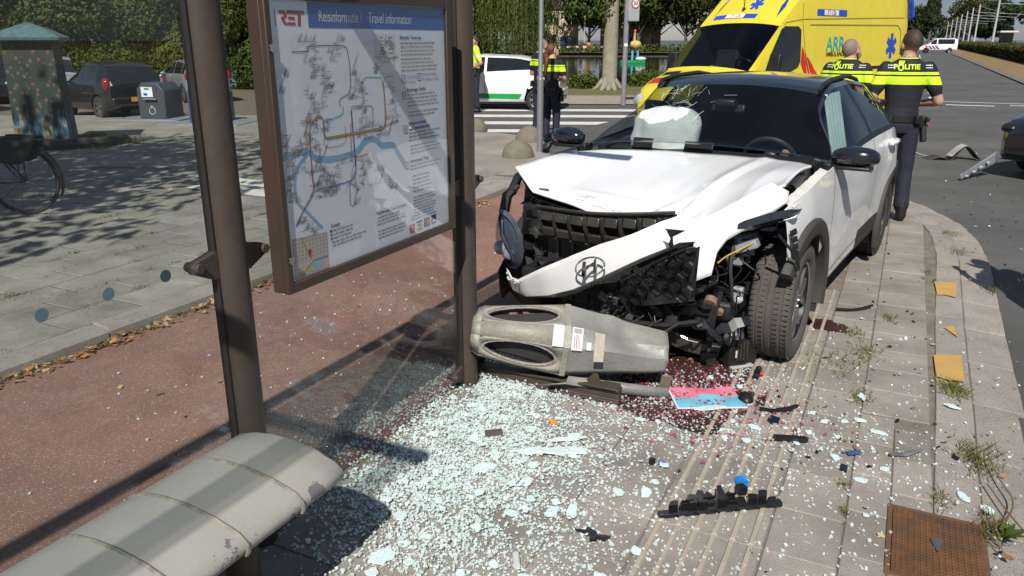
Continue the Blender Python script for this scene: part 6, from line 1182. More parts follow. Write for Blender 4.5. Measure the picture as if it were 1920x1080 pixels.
# ================================================================== PEOPLE
from mathutils.kdtree import KDTree
mSkin = M('skin', (.46, .26, .18), .55, var=.1, scale=12); mSkin2 = M('skin_light', (.52, .31, .22), .55, var=.08, scale=12)
mTrou = M('navy_trousers', (.014, .016, .030), .8, var=.2, scale=9, bump=.5, bscale=16); mBoot = M('black_boots', (.012, .012, .012), .4, bump=.2); mHairB = M('brown_hair', (.04, .023, .013), .6, var=.4, scale=40, bump=.6, bscale=90); mHairR = M('auburn_hair', (.10, .032, .016), .55, var=.35, scale=40, bump=.6, bscale=90); mStub = M('cropped_hair', (.22, .15, .125), .7, var=.15, scale=60)
mHi = M('hi_vis_yellow', (.62, .86, .02), .6, var=.04); mGear = M('black_gear', (.01, .01, .011), .5, var=.2, bump=.2)
def bandM(name, base, bands):
    """cloth with woven bands at given heights of the garment (object z)"""
    if name in MATS: return MATS[name]
    m = M(name, base, .8, var=.15, scale=10, bump=.45, bscale=18); nt = m.node_tree; L = nt.links; bs = nt.nodes['Principled BSDF']; tc = nd(nt, 'ShaderNodeTexCoord'); sx = nd(nt, 'ShaderNodeSeparateXYZ'); L.new(tc.outputs['Object'], sx.inputs[0]); src = bs.inputs['Base Color'].links[0].from_socket
    for z0, z1, c in bands:
        a = nd(nt, 'ShaderNodeMath', operation='GREATER_THAN'); a.inputs[1].default_value = z0; q = nd(nt, 'ShaderNodeMath', operation='LESS_THAN'); q.inputs[1].default_value = z1; L.new(sx.outputs[2], a.inputs[0]); L.new(sx.outputs[2], q.inputs[0]); mu = nd(nt, 'ShaderNodeMath', operation='MULTIPLY'); L.new(a.outputs[0], mu.inputs[0]); L.new(q.outputs[0], mu.inputs[1]); mx = nd(nt, 'ShaderNodeMixRGB'); mx.inputs[2].default_value = c4(c); L.new(mu.outputs[0], mx.inputs[0]); L.new(src, mx.inputs[1]); src = mx.outputs[0]
    L.new(src, bs.inputs['Base Color']); return m
YEL = (.62, .86, .02)
mPol = bandM('police_shirt', (.010, .011, .018), [(1.315, 1.39, YEL), (1.405, 1.43, YEL), (1.55, 1.558, YEL)])
mVest = bandM('hi_vis_vest', (.55, .82, .03), [(1.16, 1.2, (.6, .62, .6)), (1.32, 1.36, (.6, .62, .6))])
mTealC = M('teal_uniform', (.01, .33, .30), .8, var=.15, bump=.4)
def cap_pts(p, q, r0, r1, n=10, m=7, flat=1.):
    b = MB(); p, q = Vector(p), Vector(q); pts = [p.lerp(q, k / m) for k in range(m + 1)]; b.tube(pts, [lerp(r0, r1, k / m) for k in range(m + 1)], n, flat=flat); b.ball(p, r0 * .98, n, 6); b.ball(q, r1 * .98, n, 6); return b
def person(lab, loc, az, J, mats, h=1.8, hair=None, hairkind='short', gear=True, letter=None, vox=.011, group='police officers', props=None, cat='person', sleeve=.62, sleeves_long=False, head_yaw=0., head_pitch=0., female=False, pouches=True):
    """standing frame 1.8 m tall facing +y; J overrides joints; the body is one voxel-fused surface"""
    S = h / 1.8; t = thing('person', lab, cat, loc, R(-az), group); t.scale = (S, S, S)
    D = dict(neck=V(0, -.01, 1.53), head=V(0, .025, 1.665), shl=V(-.19, 0, 1.465), shr=V(.19, 0, 1.465), ell=V(-.27, -.02, 1.17), elr=V(.27, -.02, 1.17), wrl=V(-.14, .22, 1.12), wrr=V(.14, .22, 1.12), hpl=V(-.09, 0, .93), hpr=V(.09, 0, .93), knl=V(-.105, .015, .5), knr=V(.105, .015, .5), anl=V(-.115, -.02, .09), anr=V(.115, -.02, .09), lean=V(0, 0, 0))
    D.update({k: Vector(v) for k, v in J.items()}); src = []   # (MB, tag or fn)
    seat = D.get('pelvis', V(0, 0, .95)); ln = D['lean']
    def tor(z, a, d, y=0.): k = (z - .92) / .6; return [(seat.x + ln.x * k + a * math.cos(2 * math.pi * i / 20), seat.y + y + ln.y * k + d * math.sin(2 * math.pi * i / 20), seat.z - .95 + z) for i in range(20)]
    sh_ = .92 if female else 1.
    b = MB(); b.loft([tor(.86, .12, .1), tor(.93, .165, .118), tor(1.0, .165, .115), tor(1.1, .152 * sh_, .105), tor(1.24, .17 * sh_, .115, .005), tor(1.36, .192 * sh_, .122, .005), tor(1.44, .198 * sh_, .115), tor(1.49, .18 * sh_, .098, -.005), tor(1.525, .13, .08, -.01), tor(1.56, .07, .066, -.01)]); src.append((b, lambda p: 'trousers' if p.z < seat.z + .04 else 'shirt'))
    src.append((cap_pts(D['neck'] - V(0, 0, .04), D['head'] - V(0, .02, .06), .062, .058), lambda p: 'shirt' if p.z < D['neck'].z + .012 else 'skin'))
    Rh = Matrix.Translation(D['head']) @ Matrix.Rotation(R(-head_yaw), 4, 'Z') @ Matrix.Rotation(R(-head_pitch), 4, 'X')
    b = MB(); b.ball((0, -.012, .03), (.077, .098, .105), 16, 10, T=Rh); b.ball((0, .028, -.05), (.058, .066, .07), 12, 8, T=Rh); b.ball((0, .1, -.02), (.016, .02, .03), 8, 6, T=Rh); b.ball((0, .075, -.085), (.032, .03, .028), 8, 6, T=Rh)
    for sg in (-1, 1): b.ball((sg * .08, -.005, -.008), (.014, .022, .034), 8, 6, T=Rh)
    src.append((b, 'skin'))
    for sd_, sg in (('l', -1), ('r', 1)):
        sh_p, el, wr = D['sh' + sd_], D['el' + sd_], D['wr' + sd_]
        slv = sh_p.lerp(el, sleeve); src.append((cap_pts(sh_p, el, .066, .046), 'arm' + sd_)); src.append((cap_pts(sh_p + V(0, 0, -.02), slv, .074, .068), 'arm' + sd_)); src.append((cap_pts(el, wr, .045, .031), 'shirt' if sleeves_long else 'skin'))
        d = (wr - el).normalized(); up_ = V(0, 0, 1) if abs(d.z) < .9 else V(0, 1, 0); sdv = d.cross(up_).normalized(); pn = d.cross(sdv)
        b = MB(); c = wr + d * .05; b.add(cap_pts(wr, wr + d * .085, .034, .04).v, cap_pts(wr, wr + d * .085, .034, .04).f)
        for k, (o_, l) in enumerate(((-.03, .06), (-.01, .075), (.011, .07), (.03, .055))):
            f0 = wr + d * .09 + sdv * o_; q = cap_pts(f0, f0 + d * l * .6 - pn * .012, .0105, .0095, 6, 2); b.add(q.v, q.f); q = cap_pts(f0 + d * l * .6 - pn * .012, f0 + d * l * .85 - pn * .04, .0095, .0085, 6, 2); b.add(q.v, q.f)
        q = cap_pts(wr + d * .03 + sdv * -.03 * sg, wr + d * .085 + sdv * -.062 * sg - pn * .02, .0125, .01, 6, 2); b.add(q.v, q.f); src.append((b, 'skin'))
        hp, kn, an = D['hp' + sd_], D['kn' + sd_], D['an' + sd_]; src.append((cap_pts(hp, kn, .102, .078), 'trousers')); src.append((cap_pts(kn, an + V(0, 0, .06), .076, .064), 'trousers')); src.append((cap_pts(kn.lerp(an, .62), an + V(0, .005, .06), .07, .074), 'trousers'))
        ft = D.get('ft' + sd_, V(.02 * sg, .14, -.045)); b = cap_pts(an + V(0, -.02, .06), an + V(0, -.025, -.035), .052, .052); q = cap_pts(an + V(0, -.03, -.045), an + ft, .048, .04, flat=.85); b.add(q.v, q.f); src.append((b, 'boots'))
    mb = MB(); kd_pts = []
    for b, tg in src:
        mb.add(b.v, b.f)
        for p in b.v: kd_pts.append((Vector(p), tg if isinstance(tg, str) else tg(Vector(p))))
    me0 = mb.mesh('body', None if False else [], 0); o = bpy.data.objects.new('tmp', me0); COL.objects.link(o); rm = o.modifiers.new('r', 'REMESH'); rm.mode = 'VOXEL'; rm.voxel_size = vox; sm = o.modifiers.new('s', 'SMOOTH'); sm.factor = .5; sm.iterations = 5
    dg = bpy.context.evaluated_depsgraph_get(); me = bpy.data.meshes.new_from_object(o.evaluated_get(dg)); bpy.data.objects.remove(o); me.name = 'body'
    kd = KDTree(len(kd_pts)); [kd.insert(p, i) for i, (p, _) in enumerate(kd_pts)]; kd.balance(); order = ['skin', 'shirt', 'trousers', 'boots']; me.materials.clear()
    for k in order: me.materials.append(mats[k])
    def cls(c):
        g = kd_pts[kd.find(c)[1]][1]
        if g[:3] == 'arm':
            a, e = D['sh' + g[3]], D['el' + g[3]]; g = 'shirt' if sleeves_long or (c - a).dot(e - a) / (e - a).length_squared < sleeve + .2 else 'skin'
        return order.index(g)
    idx = [cls(p.center) for p in me.polygons]; me.polygons.foreach_set('material_index', idx); me.polygons.foreach_set('use_smooth', [True] * len(idx)); bo = link('body', me, t)
    # hair
    if hair:
        b = MB(); k = 1.1 if hairkind != 'stub' else 1.03
        def hp_(u, v): a = 2 * math.pi * u; ph = math.pi * (.62 if hairkind == 'tail' else .54) * v; x, y, z = math.sin(ph) * math.cos(a), math.sin(ph) * math.sin(a), math.cos(ph); lim = 1 if y < .1 else 1 - .55 * max(0, y) * max(0, v - .35) * 1.6; wv = 1 + .03 * math.sin(a * 9 + v * 14) * math.sin(v * 11 + a * 3) * (hairkind != 'stub'); k2 = k * wv; return Rh @ V(.079 * k2 * x, -.012 - .004 + .1 * k * y * (lim if y > 0 else 1), .034 + .107 * k * (z if y < .2 else max(z, .28 + .2 * y)))
        b.grid(hp_, 28, 10); hm = ob('hair', b, hair, t, 60)
        if hairkind == 'tail': b = MB(); b.tube(cr([tuple(Rh @ V(0, -.1, .06)), tuple(Rh @ V(-.02, -.15, -.02)), (D['neck'].x - .03, D['neck'].y - .13, 1.5), (D['neck'].x - .04, D['neck'].y - .16, 1.34), (D['neck'].x - .02, D['neck'].y - .15, 1.22)], 5), [.03, .036, .042, .044, .044, .046, .046, .046, .045, .044, .042, .04, .038, .034, .03, .025, .02, .015, .012, .008, .005][:21], 10); ob('ponytail', b, hair, t, 60)
    if gear:
        b = MB(); z = seat.z + .045; b.loft([[(seat.x + (.178 + e) * math.cos(2 * math.pi * i / 28), seat.y + .004 + (.13 + e) * math.sin(2 * math.pi * i / 28), zz) for i in range(28)] for zz, e in ((z - .028, -.012), (z - .026, .0), (z + .026, .0), (z + .028, -.012))], 0, True, False); bl = ob('belt', b, mGear, t, 40)
        for a, w_, hh, dz in ((205, .06, .1, 0), (232, .05, .09, -.01), (310, .06, .08, 0), (335, .045, .11, -.02), (165, .07, .13, -.04)):
            a = R(a); b = MB(); b.box((seat.x + .2 * math.cos(a), seat.y + .15 * math.sin(a), z + dz), (.04, w_, hh), rot=(0, 0, a)); ob('pouch', b, mGear, bl, bevel=.01)
        b = MB(); b.box((seat.x + .225, seat.y, z - .12), (.05, .07, .2), rot=(R(-8), R(-6), 0)); b.box((seat.x + .235, seat.y - .045, z - .0), (.035, .06, .05)); ob('holster', b, mGear, bl, bevel=.012)
        b = MB(); b.box((seat.x + .255, seat.y - .02, z - .06), (.012, .03, .03)); ob('red_tag', b, mRedRef, bl, bevel=.004)
    if letter:
        mb2 = MB(); T = Matrix.Translation((0, -1, 1.475)) @ Matrix.Rotation(R(90), 4, 'X'); mb2.text('P', .062, T @ Matrix.Translation((-.128, 0, 0)), 0, bold=.0018); mb2.text('LITIE', .062, T @ Matrix.Translation((-.058, 0, 0)), 0, sx=1.08, bold=.0018, align='LEFT'); T3 = Matrix.Translation((-.086, -1, 1.475)) @ Matrix.Rotation(R(90), 4, 'X')
        for k in range(12): a0, a1 = 2 * math.pi * k / 12, 2 * math.pi * (k + 1) / 12; mb2.add([(.014 * math.cos(a0), .02 * math.sin(a0) - .004, 0), (.026 * math.cos(a0), .032 * math.sin(a0) - .004, 0), (.026 * math.cos(a1), .032 * math.sin(a1) - .004, 0), (.014 * math.cos(a1), .02 * math.sin(a1) - .004, 0)], [(0, 1, 2, 3)], 0, T3)
        for q in range(3): mb2.add([(-.02 + q * .014, .022, 0), (-.008 + q * .014, .022, 0), (.0 + q * .016, .056, 0), (-.01 + q * .016, .058, 0)], [(0, 1, 2, 3)], 0, T3)
        for sx_ in (-1, 1):
            for i in range(5):
                for j in range(2): mb2.add([(sx_ * .165 + (i - 2) * .013, (j - .5) * .022, 0), (sx_ * .165 + (i - 2) * .013 + .008, (j - .5) * .022, 0), (sx_ * .165 + (i - 2) * .013 + .008, (j - .5) * .022 + .009, 0), (sx_ * .165 + (i - 2) * .013, (j - .5) * .022 + .009, 0)], [(0, 1, 2, 3)], 1, Matrix.Translation((0, -1, 1.475)) @ Matrix.Rotation(R(90), 4, 'X'))
        proj_dir(mb2, [bo], (0, 1, 0), .005); ob('lettering', mb2, [mHi, mWhiteS], t, 0)
    if props: props(t, D)
    return t
def notes(t, D): b = MB(); b.box(((D['wrl'] + D['wrr']) / 2 + V(0, .1, .03)), (.09, .16, .012), rot=(R(25), 0, 0)); ob('notebook', b, mGear, t, bevel=.004)
def pm(shirt, skin=mSkin): return dict(skin=skin, shirt=shirt, trousers=mTrou, boots=mBoot)
person('officer with brown hair seen from behind right of the crashed car', (3.74, 7.6, -.0), 10, dict(ell=(-.30, -.05, 1.17), elr=(.31, -.04, 1.16), wrl=(-.15, .2, 1.13), wrr=(.16, .2, 1.12), knr=(.12, .03, .5), anr=(.13, -.01, .09), ftr=(.04, .13, -.045)), pm(mPol), 1.80, mHairB, letter=True, props=notes, head_yaw=-22, head_pitch=-12, vox=.009)
person('bald officer bending his head beside the ambulance side', (3.62, 8.75, -.06), 38, dict(lean=(.0, .12, 0), neck=(0, .12, 1.53), head=(.01, .19, 1.63), shl=(-.185, .11, 1.455), shr=(.185, .11, 1.455), ell=(-.27, .1, 1.17), elr=(.28, .1, 1.17), wrl=(-.13, .32, 1.15), wrr=(.13, .32, 1.15)), pm(mPol), 1.83, mStub, 'stub', letter=True, head_yaw=25, head_pitch=-28, vox=.009)
person('female officer with long auburn ponytail behind the thin pole', (.70, 14.05, -.05), 35, dict(wrl=(-.08, .22, 1.16), wrr=(.08, .24, 1.16)), pm(mPol, mSkin2), 1.70, mHairR, 'tail', female=True, head_yaw=30, head_pitch=-20)
person('male officer with cropped hair half hidden behind the ponytailed officer', (.52, 14.75, -.05), 60, dict(wrl=(-.08, .22, 1.16), wrr=(.08, .24, 1.16), neck=(0, .02, 1.53), head=(0, .07, 1.65)), pm(mPol), 1.80, mStub, 'stub', head_pitch=-20)
person('officer in yellow vest with hand on hip beside the white hatchback', (-.92, 20.3, -.06), -100, dict(wrl=(-.15, .1, 1.06), ell=(-.34, -.09, 1.18), elr=(.26, -.02, 1.17), wrr=(.24, .08, .95)), pm(mVest), 1.86, mHairB, gear=True)
person('officer in yellow vest mostly hidden behind the shelter post', (-1.78, 20.5, -.06), 60, dict(wrl=(-.2, .12, .93), wrr=(.2, .12, .93)), pm(mVest), 1.84, mHairB)
person('bystander out of view at the right whose shadow falls on the road', (3.62, 4.4, -.04), -30, dict(ell=(-.33, -.02, 1.22), wrl=(-.2, .22, 1.3), wrr=(.12, .2, 1.35), elr=(.3, .0, 1.22)), dict(skin=mSkin, shirt=M('grey_shirt', (.2, .2, .22), .8), trousers=mTrou, boots=mBoot), 1.8, mHairB, gear=False, group='bystanders', vox=.014)
# paramedic kneeling in the back of the car
pmP = car.matrix_basis @ V(-2.15, .36, .12)
person('person in teal uniform seen through the driver side window', (pmP.x, pmP.y, .0), 213, dict(pelvis=(0, 0, .62), neck=(0, .05, 1.14), head=(0, .1, 1.2), shl=(-.17, .03, 1.08), shr=(.17, .03, 1.08), ell=(-.24, .12, .86), elr=(.24, .14, .86), wrl=(-.1, .36, .9), wrr=(.12, .38, .92), lean=(0, .05, 0), hpl=(-.09, 0, .6), hpr=(.09, 0, .6), knl=(-.13, .36, .62), knr=(.13, .36, .62), anl=(-.13, .34, .35), anr=(.13, .34, .35)), dict(skin=mSkin2, shirt=mTealC, trousers=mTealC, boots=mBoot), 1.7, mHairB, gear=False, group='rescue workers', sleeves_long=True, vox=.014)
# ================================================================== SHATTERED GLASS AND DEBRIS
def crumbM():
    m = M('glass_crumb', (.88, .95, .945), .06, isl=.32, var=0, spec=.9); nt = m.node_tree; L = nt.links; b = nt.nodes['Principled BSDF']; out = nt.nodes['Material Output']; b.inputs['IOR'].default_value = 1.5
    t = nd(nt, 'ShaderNodeBsdfTransparent'); t.inputs[0].default_value = (.9, .97, .96, 1); g = nd(nt, 'ShaderNodeNewGeometry'); mr = nd(nt, 'ShaderNodeMapRange'); mr.inputs[3].default_value = .18; mr.inputs[4].default_value = .8; L.new(g.outputs['Random Per Island'], mr.inputs[0]); ms = nd(nt, 'ShaderNodeMixShader'); L.new(mr.outputs[0], ms.inputs[0]); L.new(b.outputs[0], ms.inputs[1]); L.new(t.outputs[0], ms.inputs[2]); L.new(ms.outputs[0], out.inputs[0]); return m
mCrumb = crumbM()
def crazeM():
    m = M('crazed_plate', (.52, .70, .69), .2, var=0, spec=.8); nt = m.node_tree; L = nt.links; b = nt.nodes['Principled BSDF']; tc = nd(nt, 'ShaderNodeTexCoord'); vo = nd(nt, 'ShaderNodeTexVoronoi', Scale=130., feature='DISTANCE_TO_EDGE'); L.new(tc.outputs['Object'], vo.inputs['Vector']); rp = nd(nt, 'ShaderNodeValToRGB'); rp.color_ramp.elements[0].position = .0; rp.color_ramp.elements[0].color = (.86, .95, .94, 1); rp.color_ramp.elements[1].position = .12; rp.color_ramp.elements[1].color = (.56, .72, .71, 1); L.new(vo.outputs['Distance'], rp.inputs[0]); L.new(rp.outputs[0], b.inputs['Base Color'])
    v2 = nd(nt, 'ShaderNodeTexVoronoi', Scale=130.); L.new(tc.outputs['Object'], v2.inputs['Vector']); bp = nd(nt, 'ShaderNodeBump', Strength=.5, Distance=.004); L.new(v2.outputs['Color'], bp.inputs['Height']); L.new(bp.outputs[0], b.inputs['Normal']); return m
mCraze = crazeM(); rg = random.Random(99)
def crumb(mb, s, t, z, size):
    p = ST(s, t, z); a = rg.uniform(0, 6.28); tx, ty = rg.gauss(0, .35), rg.gauss(0, .35); q = Euler((tx, ty, a)).to_matrix(); h = size * rg.uniform(.5, .8); vs = []
    for zz in (0, 1):
        for x, y in ((-1, -1), (1, -1), (1, 1), (-1, 1)): vs.append(p + q @ V(x * size * rg.uniform(.3, .62), y * size * rg.uniform(.3, .62), zz * h))
    mb.add(vs, [(0, 3, 2, 1), (4, 5, 6, 7), (0, 1, 5, 4), (1, 2, 6, 5), (2, 3, 7, 6), (3, 0, 4, 7)])
# heaps of crumbs: (s, t, spread s, spread t, slope, count)
HE = [(3.02, -1.62, .26, .17, 4200), (2.55, -1.55, .3, .2, 4600), (2.2, -1.45, .24, .22, 3600), (2.0, -1.15, .2, .24, 1700), (2.75, -1.2, .3, .2, 2600), (3.35, -1.75, .12, .16, 1500), (3.75, -1.9, .25, .12, 900), (2.7, -2.05, .35, .12, 900), (2.35, -.85, .3, .25, 900), (3.35, -.72, .22, .3, 1300), (3.25, -.25, .3, .3, 500), (3.0, .1, .5, .35, 420), (2.3, -.4, .5, .4, 420), (4.0, -2.6, .9, .5, 160), (3.0, -3.0, 1.0, .5, 130), (4.2, .0, .6, .4, 160), (3.6, -.95, .2, .25, 900), (3.95, -.55, .15, .12, 260)]
mb = MB()
for s0, t0, ss, ts, n in HE:
    for k in range(int(n * 1.3)):
        s, t = rg.gauss(s0, ss), rg.gauss(t0, ts)
        if mnoise.noise(V(s * 7, t * 7, 1)) + .6 * mnoise.noise(V(s * 19, t * 19, 5)) < rg.uniform(-.95, .16): continue
        if s < 1.5 or (abs(s - 3.236) < .07 and abs(t + 1.877) < .07): continue
        crumb(mb, s, t, (.003 if t > -1.9 else 0) + (abs(rg.gauss(0, .008)) if n > 1400 else 0), rg.choice([.003, .004, .0045, .0055, .0065, .008, .010]) * (1.15 if n < 500 else 1))
tag(ob('glass_crumbs', mb, mCrumb, None, 0, recalc=False), 'carpet of shattered safety glass crumbs over the paving', 'broken glass', kind='stuff')
def plate(s, t, l, w, rz, z=.006, lab=None, n=14):
    b = MB(); pts = []
    for k in range(n):
        a = 2 * math.pi * k / n; r = 1 + rg.uniform(-.34, .2); pts.append((l / 2 * math.cos(a) * r, w / 2 * math.sin(a) * r))
    vs = [(x, y, 0) for x, y in pts] + [(x * .97, y * .97, .006) for x, y in pts]; nn = len(pts); b.add(vs, [tuple(range(nn - 1, -1, -1)), tuple(range(nn, 2 * nn))] + [(j, (j + 1) % nn, nn + (j + 1) % nn, nn + j) for j in range(nn)])
    o = ob('glass_piece', b, mCraze, None, 0, loc=ST(s, t, z), rot=(rg.gauss(0, .05), rg.gauss(0, .05), SANG + rz)); return tag(o, lab, 'glass piece', 'slabs of crazed glass')
big = [(2.78, -1.13, .30, .075, -.95, 'largest crazed glass slab, long and pale, left of the coloured poster'), (2.72, -1.25, .18, .05, -.9, 'long crazed glass slab left of the largest one'), (2.88, -1.16, .16, .035, -1.0, 'slim crazed glass slab behind the largest one'), (2.38, -.93, .10, .045, .35, 'oblong crazed glass slab alone between the heap and the grille strip'), (3.47, -.66, .17, .05, -.9, 'oblong glass slab lying on the coloured poster'), (1.83, -1.42, .10, .08, 0, 'round crazed glass slab nearest the bottom edge'), (3.94, .0, .075, .04, .3, 'pale glass piece on the tiles left of the yellow paint'), (4.02, .4, .07, .03, 1.2, 'pale glass piece on the kerb stones')]
for s, t, l, w, rz, lab in big: plate(s, t, l, w, rz, .012, lab)
for k in range(150):
    h = rg.choice(HE[:5] + HE[8:12]); s, t = rg.gauss(h[0], h[2] * 1.15), rg.gauss(h[1], h[3] * 1.15)
    if s < 1.6 or t < -1.88: continue
    sz = rg.uniform(.014, .048); plate(s, t, sz * rg.uniform(1, 1.9), sz, rg.uniform(0, 6), rg.uniform(.006, .018) if h[4] > 1400 else .004, 'small flat piece of crazed safety glass lying among the crumbs', 9)
mb = MB()
for k in range(700):
    crumb(mb, rg.gauss(3.6, .22), rg.gauss(-.75, .26), .006, rg.choice([.006, .008, .010, .013]))
tag(ob('stained_glass_crumbs', mb, M('red_wet_crumb', (.30, .10, .12), .1, isl=.5, var=0, spec=.9), None, 0, recalc=False), 'red tinted glass crumbs lying in the wet stain', 'broken glass', kind='stuff')
# ---- stain and poster
mStain = M('wet_red_stain', (.07, .028, .022), .3, col2=(.03, .018, .013), scale=7, spec=.5, bump=.3)
def blot(name, cs, ct, rs, rt, z, mat, n=46, seed=1):
    r3_ = random.Random(seed); ph = [r3_.uniform(0, 6.28) for _ in range(5)]; pts = []
    for k in range(n): a = 2 * math.pi * k / n; r = 1 + .13 * math.sin(2 * a + ph[0]) + .10 * math.sin(5 * a + ph[1]) + .07 * math.sin(9 * a + ph[2]) + .04 * math.sin(17 * a + ph[3]); pts.append(tuple(ST(cs + rs * r * math.cos(a), ct + rt * r * math.sin(a)))[:2])
    o = polyfill([pts], z, mat, name); return o
tag(structure(blot('ground_stain', 3.62, -.82, .36, .40, .0042, mStain, seed=4))); tag(structure(blot('ground_stain', 4.05, -.9, .35, .3, .0046, mStain, seed=6))); structure(blot('ground_stain', 4.98, -.26, .10, .13, .0042, mStain, seed=9))
po = thing('poster_sheet', 'torn blue and pink poster sheet lying in the red stain', 'poster', ST(3.58, -.70, .012), SANG - R(62))
b = MB(); b.grid(lambda u, v: ((u - .5) * .34, (v - .5) * .24, .006 * math.sin(u * 9) * math.sin(v * 7)), 16, 12); mP = M('poster_print', (.10, .42, .58), .45, col2=(.25, .55, .66), scale=7); nt = mP.node_tree; L = nt.links; bs = nt.nodes['Principled BSDF']; tc = nd(nt, 'ShaderNodeTexCoord'); sx = nd(nt, 'ShaderNodeSeparateXYZ'); L.new(tc.outputs['Object'], sx.inputs[0]); nz = nd(nt, 'ShaderNodeTexNoise', Scale=14.); L.new(tc.outputs['Object'], nz.inputs['Vector']); ma = nd(nt, 'ShaderNodeMath', operation='MULTIPLY_ADD'); ma.inputs[1].default_value = .12; L.new(nz.outputs[0], ma.inputs[0]); L.new(sx.outputs[1], ma.inputs[2]); rp = nd(nt, 'ShaderNodeValToRGB'); rp.color_ramp.elements[0].position = .07; rp.color_ramp.elements[1].position = .1; L.new(ma.outputs[0], rp.inputs[0]); mx = nd(nt, 'ShaderNodeMixRGB'); mx.inputs[2].default_value = (.7, .2, .3, 1); L.new(rp.outputs[0], mx.inputs[0]); L.new(bs.inputs['Base Color'].links[0].from_socket, mx.inputs[1]); L.new(mx.outputs[0], bs.inputs['Base Color']); ob('sheet', b, mP, po)
b = MB(); b.box((0, -.118, .004), (.34, .008, .004)); b.box((-.168, 0, .004), (.008, .22, .004)); ob('white_border', b, mWhiteS, po, 0)
# ---- black plastic pieces
def shard(lab, s, t, outline, rz, mat=mBlackP, th=.006, bend=0., z=.006, name='plastic_shard', rot=(0, 0)):
    b = MB(); n = len(outline); f = lambda x, y: bend * x * x * 8; b.add([(x, y, f(x, y)) for x, y in outline] + [(x, y, f(x, y) + th) for x, y in outline], [tuple(range(n - 1, -1, -1)), tuple(range(n, 2 * n))] + [(j, (j + 1) % n, n + (j + 1) % n, n + j) for j in range(n)])
    o = ob(name, b, mat, None, 0, loc=ST(s, t, z), rot=(rot[0], rot[1], SANG + rz)); return tag(o, lab, 'debris', 'plastic fragments on the paving')
strip_g = thing('grille_strip', 'jagged black plastic grille strip lying across the ribbed tiles', 'debris', ST(2.63, -.42, .004), SANG - R(54))
b = MB(); b.prism([(-.245, 0), (.25, .0), (.252, .028), (-.245, .03)], 0, .018); ob('lower_bar', b, mGl, strip_g, bevel=.002); rk = random.Random(12)
for k in range(11):
    x = -.2 + k * .04; hgt = .075 * math.exp(-((x + .03) / .11) ** 2) + .022; b = MB(); b.prism([(x, .028), (x + .036, .028), (x + .045, .03 + hgt * rk.uniform(.7, 1)), (x + .03, .028 + hgt), (x + .012, .03 + hgt * rk.uniform(.5, .9))], .0, rk.uniform(.012, .05)); ob('broken_cell', b, mGl, strip_g, 0)
for k in range(3): b = MB(); b.box((-.12 + k * .09, .045 + .008 * k, .035), (.05, .006, .012), rot=(R(20), 0, R(6))); ob('cross_bar', b, mGl, strip_g, 0)
shard('bow shaped black plastic fragment alone near the bottom edge', 2.27, -.81, [(-.06, -.035), (-.02, -.01), (.0, -.025), (.045, -.03), (.03, .0), (.055, .03), (.02, .02), (.0, .01), (-.03, .045), (-.045, .02), (-.02, .01), (-.07, .005)], 1.2, bend=.15, z=.014, rot=(.2, .1))
shard('curved black trim strip lying right of the front wheel', 5.36, -.12, [(-.13, .03), (-.06, .0), (0, -.012), (.08, -.012), (.15, .0), (.15, .012), (.06, .006), (-.02, .008), (-.08, .03), (-.12, .05)], -.75, bend=.05, th=.012)
shard('straight black plastic bar right of the poster', 3.33, -.26, [(-.07, -.012), (.06, -.014), (.075, .0), (.06, .012), (-.075, .014)], -1.25, th=.02)
shard('long hooked black piece on the ribbed tiles beside the poster', 3.62, -.35, [(-.1, -.01), (-.03, -.03), (.05, -.02), (.1, .01), (.09, .022), (.03, .004), (-.04, -.005), (-.1, .012)], -1.0, bend=.1, th=.01)
shard('dark blue plastic flake under the hooked black piece', 3.5, -.36, [(-.035, -.02), (.02, -.03), (.04, .01), (-.01, .03), (-.04, .015)], .2, M('dark_blue_plastic', (.01, .012, .05), .3))
shard('white and black trim strip on the tiles far right', 3.42, .2, [(-.08, -.008), (0, -.014), (.08, -.006), (.085, .006), (0, .006), (-.07, .01)], -.9, M('silver_trim', (.3, .3, .32), .35, col2=(.03, .03, .03), scale=9), bend=.2, th=.008)
shard('blue plastic flake on the tiles', 3.33, -.0, [(-.035, -.016), (.03, -.012), (.035, .012), (-.03, .014)], -.9, M('blue_grey_plastic', (.05, .09, .22), .4), bend=.4)
shard('small black flake below the blue one', 3.18, -.03, [(-.03, -.012), (.02, -.018), (.03, .01), (-.02, .014)], .1, M('navy_plastic', (.012, .012, .03), .4))
shard('bright blue plastic cap fragment above the grille strip', 2.86, -.39, [(-.03, -.02), (.0, -.028), (.03, -.01), (.026, .018), (.0, .026), (-.028, .016)], .4, M('bright_blue_plastic', (.01, .2, .62), .35), bend=1.2, th=.014, z=.01)
shard('black cube of broken plastic beside the blue cap', 2.80, -.38, [(-.018, -.018), (.018, -.016), (.016, .018), (-.016, .016)], .7, th=.032)
shard('orange lamp fragment lying in the glass heap', 2.98, -1.27, [(-.022, -.008), (.0, -.02), (.016, .0), (.024, .016), (-.006, .014)], .8, M('orange_plastic', (.8, .3, .01), .35), bend=1., th=.008, z=.02)
shard('grey plastic block lying in the glass heap', 2.76, -1.47, [(-.04, -.014), (.035, -.02), (.045, .012), (-.035, .018)], -.8, M('grey_plastic', (.09, .08, .07), .6), th=.018, z=.02)
shard('small black nut shaped piece left of the grille strip', 2.86, -.76, [(-.014, -.012), (.012, -.014), (.016, .01), (-.01, .015)], .3, th=.02); shard('pale blue sliver beside the small black nut', 2.87, -.72, [(-.016, -.01), (.014, -.014), (.012, .012), (-.012, .012)], .9, M('pale_blue_plastic', (.14, .18, .36), .3), th=.014)
